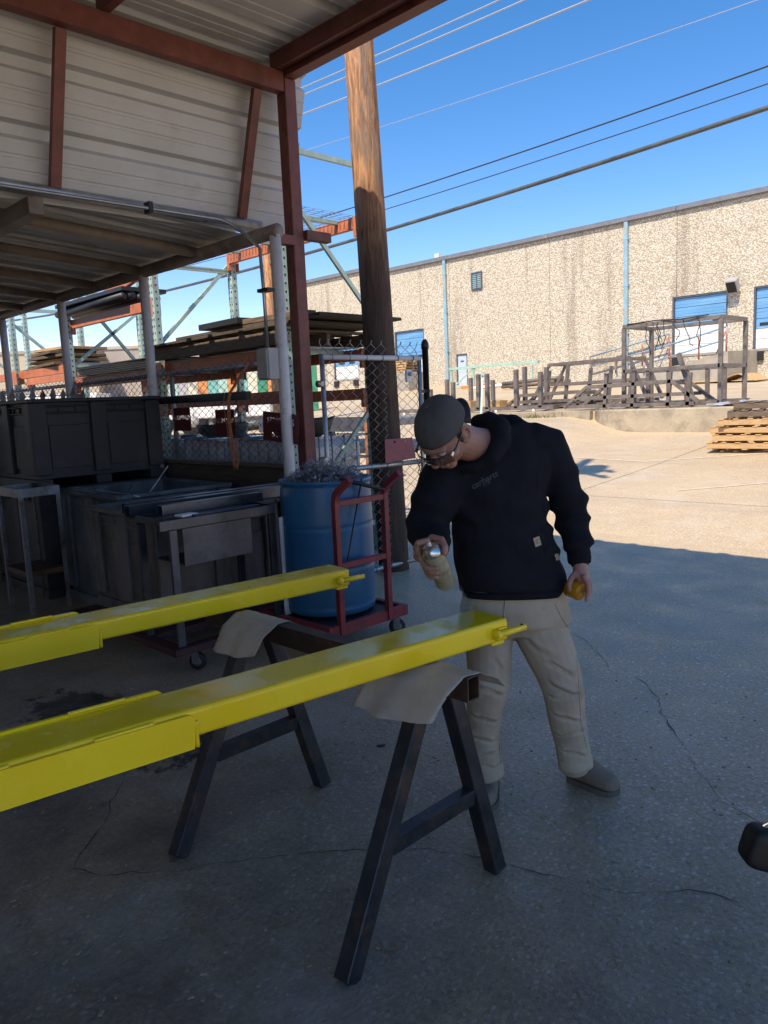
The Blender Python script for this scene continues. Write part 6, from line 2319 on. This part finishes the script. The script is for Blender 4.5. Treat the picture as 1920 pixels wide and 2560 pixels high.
wl_p = cp(1451, 1425, 2.755)
kn = cp(1455, 1446, 2.745)
capsule(bm_, [cp(1450, 1405, 2.76), wl_p, kn], [0.027, 0.028, 0.026], 14)
bm_.ell(cp(1452, 1440, 2.75), hv(0.032, 0, 0), hv(0, 0.018, 0), hv(0, 0, 0.035))
for k, (u0, u1, u2, v2, dd) in enumerate(((1464, 1470, 1468, 1500, 2.70), (1468, 1474, 1471, 1488, 2.73), (1466, 1474, 1470, 1478, 2.76), (1462, 1470, 1466, 1470, 2.79))):
    capsule(bm_, [cp(u0 - 4, 1442, dd + 0.01), cp(u1, 1462, dd), cp(u1 + 1, 1480 - 4 * k, dd - 0.005), cp(u2 - 2, v2, dd - 0.012)], [0.0105, 0.0098, 0.0092, 0.0078], 10)
capsule(bm_, [cp(1440, 1432, 2.745), cp(1427, 1448, 2.725), cp(1422, 1464, 2.715), cp(1424, 1474, 2.71)], [0.0125, 0.0112, 0.0104, 0.0086], 10)

body_me = fuse(bm_, 0.0032, 3, 0.4)
person = link('person', body_me, 'skin')
tag(person, 'man in black hoodie and khaki trousers bending to spray the fork', 'person')
body_me.polygons.foreach_set('use_smooth', [True] * len(body_me.polygons))

# ---- hoodie
hm = MB()
band(hm, [((1150, 1480, 2.80), (1412, 1470, 2.86), 0.135), ((1142, 1440, 2.80), (1408, 1430, 2.86), 0.145), ((1134, 1370, 2.78), (1384, 1350, 2.84), 0.14), ((1132, 1300, 2.75), (1358, 1280, 2.82), 0.135),
          ((1108, 1225, 2.71), (1362, 1195, 2.79), 0.13), ((1092, 1170, 2.69), (1385, 1120, 2.79), 0.12), ((1120, 1115, 2.70), (1362, 1074, 2.79), 0.095), ((1162, 1092, 2.71), (1312, 1054, 2.77), 0.085)], 32)
limb(hm, [(1150, 1155, 2.70, 0.085), (*SR, 0.088), (1095, 1235, 2.66, 0.082), (1070, 1300, 2.66, 0.076), (1068, 1335, 2.64, 0.074), (1078, 1352, 2.58, 0.062), (1088, 1366, 2.53, 0.050)])
limb(hm, [(1330, 1110, 2.75, 0.082), (*SL_, 0.080), (1396, 1185, 2.80, 0.070), (1424, 1268, 2.82, 0.064), (1434, 1320, 2.81, 0.058), (1447, 1362, 2.785, 0.052)])
limb(hm, [(1440, 1352, 2.79, 0.046), (1448, 1385, 2.77, 0.041), (1449, 1402, 2.765, 0.041)])
limb(hm, [(1084, 1362, 2.55, 0.046), (1091, 1370, 2.49, 0.041)])
# hood lying on the shoulders
capsule(hm, [cp(1150, 1172, 2.60), cp(1188, 1168, 2.565), cp(1228, 1146, 2.555), cp(1252, 1108, 2.58), cp(1246, 1070, 2.66), cp(1220, 1053, 2.74), cp(1194, 1054, 2.79)], [0.018, 0.022, 0.028, 0.036, 0.040, 0.036, 0.028], 16)
capsule(hm, [cp(1318, 1082, 2.72), cp(1282, 1062, 2.78), cp(1248, 1060, 2.86)], [0.034, 0.042, 0.040], 16)
capsule(hm, [cp(1215, 1066, 2.86), cp(1250, 1078, 2.90), cp(1300, 1090, 2.88)], [0.035, 0.05, 0.045], 16)
hood_me = fuse(hm, 0.0075, 6, 0.5)
EJ, WJ, EJ2 = cp(*EL), cp(1446, 1362, 2.785), cp(*ER)
hemc = cp(1280, 1475, 2.83)


def fold(p, a, b, amp, fr, seed):
    """soft ridges running round a sleeve or leg between two joints"""
    d = (b - a)
    L = d.length
    d = d / L
    s = (p - a).dot(d)
    r = ((p - a) - d * s).length
    if r > 0.16 or s < -0.05 or s > L + 0.05:
        return 0.0
    w = smooth01((s + 0.05) / 0.05) * smooth01((L + 0.05 - s) / 0.05)
    ph = s * fr + 2.2 * noise.noise(p * 7 + V((seed, 0, 0))) + 0.9 * noise.noise(p * 17 + V((0, seed, 0)))
    k = math.sin(ph)
    return amp * w * (k * abs(k) ** 0.3 if k > 0 else 0.5 * k)


def hood_fn(p, nn):
    d = 0.006 * noise.noise(p * 6.5) + 0.003 * noise.noise(p * 15 + V((3, 1, 0)))
    d += fold(p, cp(1412, 1245, 2.82), cp(1448, 1365, 2.785), 0.0085, 78, 1.0)
    d += fold(p, cp(1385, 1150, 2.78), cp(1415, 1255, 2.82), 0.005, 48, 2.0)
    d += fold(p, cp(1095, 1235, 2.64), cp(1068, 1335, 2.64), 0.007, 60, 4.0)
    v = (p - hemc)
    if abs(v.z) < 0.2 and v.length < 0.35:
        d += 0.006 * smooth01(1 - abs(v.z - 0.06) / 0.12) * math.sin(26 * (v.z + 0.25 * v.dot(RTH)) + 3 * noise.noise(p * 5))
    # drag lines across the belly from bending
    t = (p - cp(1250, 1270, 2.66))
    if t.length < 0.26:
        d += 0.0055 * (1 - t.length / 0.26) * math.sin(34 * (t.z + 0.55 * t.dot(RTH)) + 4 * noise.noise(p * 4))
    return d


displace(hood_me, hood_fn)
hoodie = link('hoodie', hood_me, 'hoodie', person)
# ribbed hem and cuffs
hb = MB()
band(hb, [((1160, 1492, 2.805), (1398, 1486, 2.86), 0.128), ((1158, 1478, 2.805), (1404, 1468, 2.86), 0.134)], 64)
hb_me = hb.mesh('hem_band')
hb_o = link('hem_band', hb_me, 'hoodie', person)
for a, b, r in (((1446, 1372, 2.782), (1449, 1406, 2.764), 0.0415), ((1087, 1364, 2.52), (1092, 1371, 2.462), 0.0415)):
    A, B = cp(*a), cp(*b)
    d = (B - A).normalized()
    s1 = d.orthogonal().normalized()
    s2 = d.cross(s1)
    m = MB()
    nn_ = 60
    vs, fs = [], []
    for j in range(5):
        for k in range(nn_):
            rr_ = r * (1.0 + 0.025 * (k % 2)) * (0.94 if j in (0, 4) else 1.0)
            vs.append(A.lerp(B, j / 4) + (s1 * math.cos(2 * PI * k / nn_) + s2 * math.sin(2 * PI * k / nn_)) * rr_)
    for j in range(4):
        for k in range(nn_):
            fs.append((j * nn_ + k, j * nn_ + (k + 1) % nn_, (j + 1) * nn_ + (k + 1) % nn_, (j + 1) * nn_ + k))
    m.add(vs, fs, True)
    m.build('cuff', 'hoodie', person)

# ---- trousers
tm = MB()
band(tm, [((1165, 1470, 2.82), (1405, 1460, 2.87), 0.118), ((1152, 1520, 2.82), (1418, 1515, 2.87), 0.125), ((1155, 1555, 2.83), (1425, 1550, 2.87), 0.12), ((1190, 1585, 2.84), (1390, 1580, 2.87), 0.08)], 28)
limb(tm, [(1222, 1540, 2.85, 0.100), (1222, 1600, 2.85, 0.091), (1222, 1660, 2.83, 0.082), (1222, 1715, 2.80, 0.075), (1212, 1770, 2.83, 0.067), (1206, 1840, 2.87, 0.062), (1212, 1900, 2.89, 0.060), (1216, 1925, 2.90, 0.060)])
limb(tm, [(1335, 1540, 2.86, 0.106), (1362, 1600, 2.85, 0.099), (1388, 1660, 2.84, 0.087), (1406, 1715, 2.83, 0.076), (1414, 1770, 2.86, 0.071), (1424, 1830, 2.90, 0.066), (1434, 1885, 2.92, 0.063), (1437, 1908, 2.925, 0.062)])
tro_me = fuse(tm, 0.0045, 6, 0.5)
K1, A1 = cp(1222, 1700, 2.81), cp(1214, 1920, 2.90)
K2, A2 = cp(1398, 1700, 2.84), cp(1436, 1905, 2.92)
H1, H2 = cp(1222, 1590, 2.85), cp(1352, 1590, 2.85)


def crease(p, a, b, amp, w, seed):
    """one slanting crease: a soft ridge along the line a-b with a valley beside it"""
    ab = b - a
    t = max(0.0, min(1.0, (p - a).dot(ab) / ab.length_squared))
    q = p - (a + ab * t)
    dist = q.length
    if dist > w * 3:
        return 0.0
    ds = dist if q.z > 0 else -dist
    k = (math.exp(-(ds / w) ** 2) - 0.85 * math.exp(-((ds + 1.9 * w) / w) ** 2)) * math.sin(PI * min(0.97, max(0.03, t))) ** 0.7
    return amp * k * (1 + 0.5 * noise.noise(p * 18 + V((seed, 0, 0))))


TC = []
for (u0, v0, u1, v1, d, am, wd) in ((1175, 1700, 1275, 1738, 2.74, 0.012, 0.012), (1180, 1745, 1262, 1722, 2.75, 0.010, 0.010), (1168, 1780, 1250, 1800, 2.78, 0.012, 0.012), (1172, 1830, 1248, 1852, 2.81, 0.010, 0.012), (1178, 1890, 1250, 1872, 2.83, 0.012, 0.011), (1180, 1905, 1250, 1915, 2.84, 0.010, 0.009),
                            (1360, 1640, 1448, 1690, 2.77, 0.012, 0.013), (1365, 1700, 1452, 1735, 2.76, 0.014, 0.012), (1362, 1745, 1455, 1722, 2.77, 0.012, 0.011), (1370, 1775, 1462, 1800, 2.80, 0.013, 0.012), (1385, 1835, 1468, 1815, 2.84, 0.011, 0.011), (1390, 1868, 1476, 1885, 2.86, 0.013, 0.010), (1300, 1590, 1400, 1640, 2.76, 0.008, 0.016), (1190, 1580, 1290, 1600, 2.76, 0.007, 0.016), (1240, 1640, 1278, 1690, 2.76, 0.010, 0.012)):
    TC.append((cp(u0, v0, d), cp(u1, v1, d), am, wd))


def tro_fn(p, nn):
    d = 0.004 * noise.noise(p * 7) + 0.002 * noise.noise(p * 17)
    d += 0.2 * (fold(p, K1, A1, 0.008, 40, 1.5) + fold(p, K2, A2, 0.008, 42, 3.5))
    for i, (a, b, am, wd) in enumerate(TC):
        d += crease(p, a, b, am * 0.75, wd * 0.7, i)
    return d


displace(tro_me, tro_fn)
trousers = link('trousers', tro_me, 'trousers', person)
for a, b, r in (((1214, 1905, 2.89), (1218, 1938, 2.90), 0.0625), ((1435, 1888, 2.92), (1438, 1916, 2.925), 0.065)):
    A, B = cp(*a), cp(*b)
    d = (B - A).normalized()
    s1 = (RTH - d * RTH.dot(d)).normalized()
    s2 = d.cross(s1)
    m = MB()
    vs, fs = [], []
    nn_ = 40
    for j, (t, rr_) in enumerate(((0, 0.9), (0.15, 1.0), (0.8, 1.0), (1.0, 0.985), (1.0, 0.93), (0.3, 0.9))):
        for k in range(nn_):
            th = 2 * PI * k / nn_
            w = 1 + 0.03 * math.sin(3 * th + 1) + 0.02 * math.sin(5 * th)
            vs.append(A.lerp(B, t) + (s1 * math.cos(th) + s2 * math.sin(th)) * (r * rr_ * w))
    for j in range(5):
        for k in range(nn_):
            fs.append((j * nn_ + k, j * nn_ + (k + 1) % nn_, (j + 1) * nn_ + (k + 1) % nn_, (j + 1) * nn_ + k))
    m.add(vs, fs, True)
    m.build('hem', 'trousers', trousers)
m = MB()
c0 = [cp(1306, 1512, 2.735), cp(1303, 1540, 2.735), cp(1298, 1575, 2.75)]
bv = BVHTree.FromPolygons([v.co.copy() for v in tro_me.vertices], [tuple(p.vertices) for p in tro_me.polygons])
seam = []
for k in range(9):
    q = cp(lerp(1306, 1299, k / 8), lerp(1512, 1580, k / 8), 2.4)
    h = bv.ray_cast(q, FWD)
    if h[0] is not None:
        seam.append(h[0] - FWD * 0.001)
if len(seam) > 2:
    m.tube(seam, 0.0035, 6)
    m.build('fly_seam', 'trousers', trousers)


def seam_line(pix, r, name):
    out = []
    for (ua, va), (ub, vb) in zip(pix, pix[1:]):
        for k in range(8):
            q = cp(lerp(ua, ub, k / 8), lerp(va, vb, k / 8), 2.4)
            dd = (q - V((0, 0, EYE))).normalized()
            h = bv.ray_cast(q, dd)
            if h[0] is not None:
                out.append(h[0] + h[1] * 0.0004)
    if len(out) > 3:
        MB().tube(out, r, 5).build(name, 'trousers', trousers)


seam_line([(1388, 1512), (1405, 1545), (1425, 1575)], 0.003, 'pocket_edge')
seam_line([(1180, 1512), (1168, 1545), (1160, 1568)], 0.003, 'pocket_edge')
seam_line([(1440, 1600), (1446, 1700), (1452, 1800), (1468, 1880)], 0.002, 'side_seam')


# ---- boots
def boot(heel, toe, ankle, rA, label_w):
    H, T, A = V(heel), V(toe), V(ankle)
    d = (T - H)
    d.z = 0
    L = d.length
    d.normalize()
    s = V((d.y, -d.x, 0))
    m = MB()
    rings = []
    for t, w, h, z in ((-0.01, 0.020, 0.03, 0.045), (0.02, 0.034, 0.05, 0.06), (0.10, 0.039, 0.06, 0.07), (0.28, 0.042, 0.058, 0.068), (0.45, 0.045, 0.048, 0.058), (0.62, 0.049, 0.040, 0.050), (0.78, 0.050, 0.034, 0.044), (0.90, 0.042, 0.029, 0.039), (0.97, 0.028, 0.023, 0.034), (1.0, 0.012, 0.012, 0.03)):
        rings.append((H + d * (L * t) + ZA * z, s * w, ZA * h))
    m.loft(rings, 24, True, True, 2.4)
    capsule(m, [A + ZA * 0.03, A - ZA * 0.03, H + d * L * 0.2 + ZA * 0.10, H + d * L * 0.22 + ZA * 0.06], [rA, rA, rA, rA * 0.95], 20)
    me = fuse(m, 0.005, 4, 0.5)
    displace(me, lambda p, n: 0.0018 * noise.noise(p * 20) + 0.002 * noise.noise(p * 8))
    o = link('boot', me, 'boot_suede', person)
    m = MB()
    out = []
    for t, w in ((-0.015, 0.012), (0.0, 0.028), (0.05, 0.038), (0.2, 0.043), (0.4, 0.045), (0.6, 0.052), (0.78, 0.053), (0.9, 0.044), (0.97, 0.03), (1.005, 0.01)):
        out.append((t, w))
    ring = [H + d * (L * t) + s * w for t, w in out] + [H + d * (L * t) - s * w for t, w in reversed(out)]
    n = len(ring)
    vs = [V((p.x, p.y, z)) for z in (0.0, 0.022) for p in ring]
    m.add(vs, [tuple(range(n)), tuple(range(n, 2 * n))] + [(i, (i + 1) % n, n + (i + 1) % n, n + i) for i in range(n)])
    m.build('sole', 'boot_sole', o)
    return o


hl = cp_ground(1425, 1945)
boot(hl + V((0, 0, 0)), cp_ground(1545, 1988), cp(1437, 1870, 2.92), 0.052, '')
h2 = cp_ground(1226, 1955)
boot(h2, h2 + hv(-0.06, -0.23, 0), cp(1217, 1885, 2.90), 0.050, '')

# ---- cap, worn back to front
cm = MB()
rings = []
HCt = (0.0, -0.004, 0.012)
for i in range(0, 15):
    ph = (PI / 2) * i / 14
    c = math.cos(ph) ** 0.62
    s = math.sin(ph)
    rings.append((hp(0, -0.006 - 0.004 * s, 0.016 + 0.016 * (1 - s) + 0.112 * s), HL * (0.0865 * c + 0.0002) * HS, (HF * 1.0 + HU * 0.10 * (1 - s)) * (0.108 * c + 0.0002) * HS))
cm.loft(rings, 48)
for i, p in enumerate(cm.v):
    q = V(p)
    dd = q - hp(0, 0, 0.03)
    a = math.atan2(dd.dot(HL), dd.dot(HF))
    seam_ = abs(math.sin(a * 3))
    k = -0.0032 * math.exp(-(seam_ / 0.07) ** 2) + 0.0018 * noise.noise(q * 22) + 0.003 * noise.noise(q * 9)
    cm.v[i] = tuple(q + dd.normalized() * k)
cap_o = cm.build('cap', 'cap_cloth', person)
m = MB()
m.ell(hp(0, -0.006, 0.146), HL * 0.008, HF * 0.008, HU * 0.004, 12, 8)
m.build('button', 'cap_cloth', cap_o)
vs, fs = [], []
NA, NRr = 18, 5
for j in range(NRr + 1):
    for i in range(NA + 1):
        a = lerp(R(-62), R(62), i / NA)
        rr = j / NRr
        l = math.sin(a) * (0.080 + 0.002 * rr)
        f = -(0.088 * math.cos(a) + rr * 0.062 * (math.cos(a * 1.25) ** 0.8 if math.cos(a * 1.25) > 0 else 0))
        u = 0.022 - 0.020 * rr - 0.028 * (math.sin(a) ** 2) * (0.3 + 0.7 * rr)
        vs.append(hp(l, f, u))
n = NA + 1
fs = [(j * n + i, j * n + i + 1, (j + 1) * n + i + 1, (j + 1) * n + i) for j in range(NRr) for i in range(NA)]
br = MB().add(vs, fs, True).build('brim', 'cap_brim', cap_o)
br.modifiers.new('t', 'SOLIDIFY').thickness = 0.004
# short hair at the temples and nape
m = MB()
for s in (-1, 1):
    MB().ell(hp(s * 0.0755, 0.014, 0.004), HL * 0.004, HF * 0.010, HU * 0.026).build('hair', 'hair', person)
# safety glasses
g_ = MB()
for s in (-1, 1):
    g_.tube([hp(s * 0.082, -0.012, 0.022), hp(s * 0.0855, 0.02, 0.016), hp(s * 0.083, 0.062, 0.010), hp(s * 0.074, 0.092, 0.008)], 0.0026, 8)
g_.tube([hp(-0.074, 0.092, 0.016), hp(-0.045, 0.115, 0.018), hp(0, 0.124, 0.018), hp(0.045, 0.115, 0.018), hp(0.074, 0.092, 0.016)], 0.0016, 8)
gl = g_.build('safety_glasses', 'goggle_frame', person)
vs, fs = [], []
for i in range(15):
    a = lerp(-1, 1, i / 14)
    l = 0.075 * a
    f = 0.125 - 0.033 * a * a
    for j in range(4):
        u = lerp(0.016, -0.022 + 0.012 * (1 - min(1, abs(a) * 4)) , j / 3)
        vs.append(hp(l, f + 0.002 * math.sin(PI * j / 3), u))
for i in range(14):
    for j in range(3):
        fs.append((i * 4 + j, i * 4 + j + 1, i * 4 + j + 5, i * 4 + j + 4))
ln = MB().add(vs, fs, True).build('lens', 'clear_lens', gl)
ln.modifiers.new('t', 'SOLIDIFY').thickness = 0.002
m = MB()
for s in (-1, 1):
    MB().obox(hp(s * 0.0775, 0.086, 0.008), HL, HF, HU, 0.003, 0.008, 0.006, 0.001).build('hinge', 'can_metal', gl)
for s in (-1, 1):
    MB().ell(hp(s * 0.031, 0.082, 0.004), HL * 0.012, HF * 0.012, HU * 0.010).build('eye', 'white_paint', person)


# ---- print and labels on the hoodie, laid on the cloth
hbv = BVHTree.FromPolygons([v.co.copy() for v in hood_me.vertices], [tuple(p.vertices) for p in hood_me.polygons])


def drape(pts2, faces, uv0, ux, uy, name, material, parent, lift=0.0022):
    vs = []
    for a, b in pts2:
        u = uv0[0] + ux[0] * a + uy[0] * b
        v = uv0[1] + ux[1] * a + uy[1] * b
        o = cp(u, v, 2.2)
        d = (o - V((0, 0, EYE))).normalized()
        h = hbv.ray_cast(o, d)
        vs.append((h[0] + h[1] * lift) if h[0] is not None else cp(u, v, 2.55))
    return MB().add(vs, faces).build(name, material, parent)


def text_mesh(txt, size, bold=0.0):
    cu = bpy.data.curves.new('t', 'FONT')
    cu.body = txt
    cu.size = size
    cu.offset = bold
    cu.align_x = 'CENTER'
    cu.align_y = 'CENTER'
    o = bpy.data.objects.new('t', cu)
    COL.objects.link(o)
    bpy.context.view_layer.update()
    me = bpy.data.meshes.new_from_object(o)
    bpy.data.objects.remove(o)
    bmx = bmesh.new()
    bmx.from_mesh(me)
    bmesh.ops.triangulate(bmx, faces=bmx.faces)
    r = ([(v.co.x, v.co.y) for v in bmx.verts], [tuple(v.index for v in f.verts) for f in bmx.faces])
    bmx.free()
    return r


pts2, fcs = text_mesh('carhartt', 1.0, 0.03)
drape(pts2, fcs, (1212, 1200), (19.5, -10.6), (-6.5, -20.5), 'chest_print', 'print_grey', hoodie)
pts2, fcs = text_mesh('EST. 1889', 1.0, 0.02)
drape(pts2, fcs, (1217, 1210), (4.4, -2.3), (-3.0, -8.0), 'chest_print', 'print_grey', hoodie)
grid = [(a / 6, b / 6) for b in range(7) for a in range(7)]
gf = [(b * 7 + a, b * 7 + a + 1, (b + 1) * 7 + a + 1, (b + 1) * 7 + a) for a in range(6) for b in range(6)]
pl_ = drape(grid, gf, (1332, 1346), (15, -6), (6, 22), 'pocket_label', 'label_tan', hoodie)
cf_ = [(0.5 + 0.3 * math.cos(R(40 + 280 * k / 9)) * rr, 0.5 + 0.24 * math.sin(R(40 + 280 * k / 9)) * rr) for k in range(10) for rr in (0.55, 1.0)]
drape(cf_, [(2 * k, 2 * k + 2, 2 * k + 3, 2 * k + 1) for k in range(9)], (1332, 1346), (15, -6), (6, 22), 'label_emblem', 'label_mark', pl_, 0.0034)
drape(grid, gf, (1385, 1386), (9, -3), (5, 16), 'side_tag', 'label_tan', hoodie)

# ---- the can and its cap
can = thing('spray_can', 'paint-streaked yellow spray can held in his right hand', 'spray can', can_b)
MB().lathe(can_b, [(0.0, 0.006), (CRr * 0.8, 0.004), (CRr * 0.94, 0.0), (CRr, 0.004), (CRr, 0.148), (CRr * 0.97, 0.152)], 32, -CA).build('can_body', 'can_yellow', can)
MB().lathe(can_t, [(CRr * 0.99, -0.015), (CRr * 1.0, -0.010), (CRr * 0.9, -0.004), (CRr * 0.72, 0.006), (CRr * 0.52, 0.010), (CRr * 0.42, 0.012), (0.010, 0.010), (0.0, 0.012)], 32, -CA).build('dome', 'can_metal', can)
MB().lathe(can_b, [(CRr * 1.006, 0.03), (CRr * 1.012, 0.032), (CRr * 1.012, 0.125), (CRr * 1.006, 0.127)], 32, -CA).build('label', 'can_label', can)
nz_ = MB().lathe(can_t - CA * 0.012, [(0.0, 0), (0.006, 0.0), (0.0065, 0.005), (0.0065, 0.014), (0.004, 0.018), (0.0, 0.018)], 14, -CA).build('nozzle', 'white_paint', can)
ac = thing('amber_cap', 'translucent amber plastic spray can cap held in his left hand', 'cap', cap_c)
m = MB()
m.lathe(cap_c - CAX * CH2 / 2, [(CR2 * 0.86, 0.0), (CR2, 0.002), (CR2 * 1.0, CH2 * 0.9), (CR2 * 0.93, CH2), (0.0, CH2), (0.0, CH2 - 0.003), (CR2 * 0.88, CH2 - 0.004), (CR2 * 0.92, 0.004)], 36, CAX)
m.build('cap_shell', 'amber_plastic', ac)


# ---- fine paint mist drifting from the can to the fork
mm = bpy.data.materials.new('mist')
mm.use_nodes = True
nt = mm.node_tree
for n_ in list(nt.nodes):
    if n_.type == 'BSDF_PRINCIPLED':
        nt.nodes.remove(n_)
pv = nt.nodes.new('ShaderNodeVolumePrincipled')
pv.inputs['Color'].default_value = (0.93, 0.90, 0.74, 1)
pv.inputs['Density'].default_value = 4.5
nt.links.new(pv.outputs['Volume'], [n for n in nt.nodes if n.type == 'OUTPUT_MATERIAL'][0].inputs['Volume'])
MATS['mist'] = mm
m = MB()
capsule(m, [cp(1122, 1440, 2.40), cp(1132, 1490, 2.43), cp(1142, 1535, 2.47)], [0.018, 0.04, 0.06], 16)
o_ = stuff(m.build('paint_mist', 'mist'))
o_['label'], o_['category'] = 'faint pale paint mist below the spray can', 'mist'
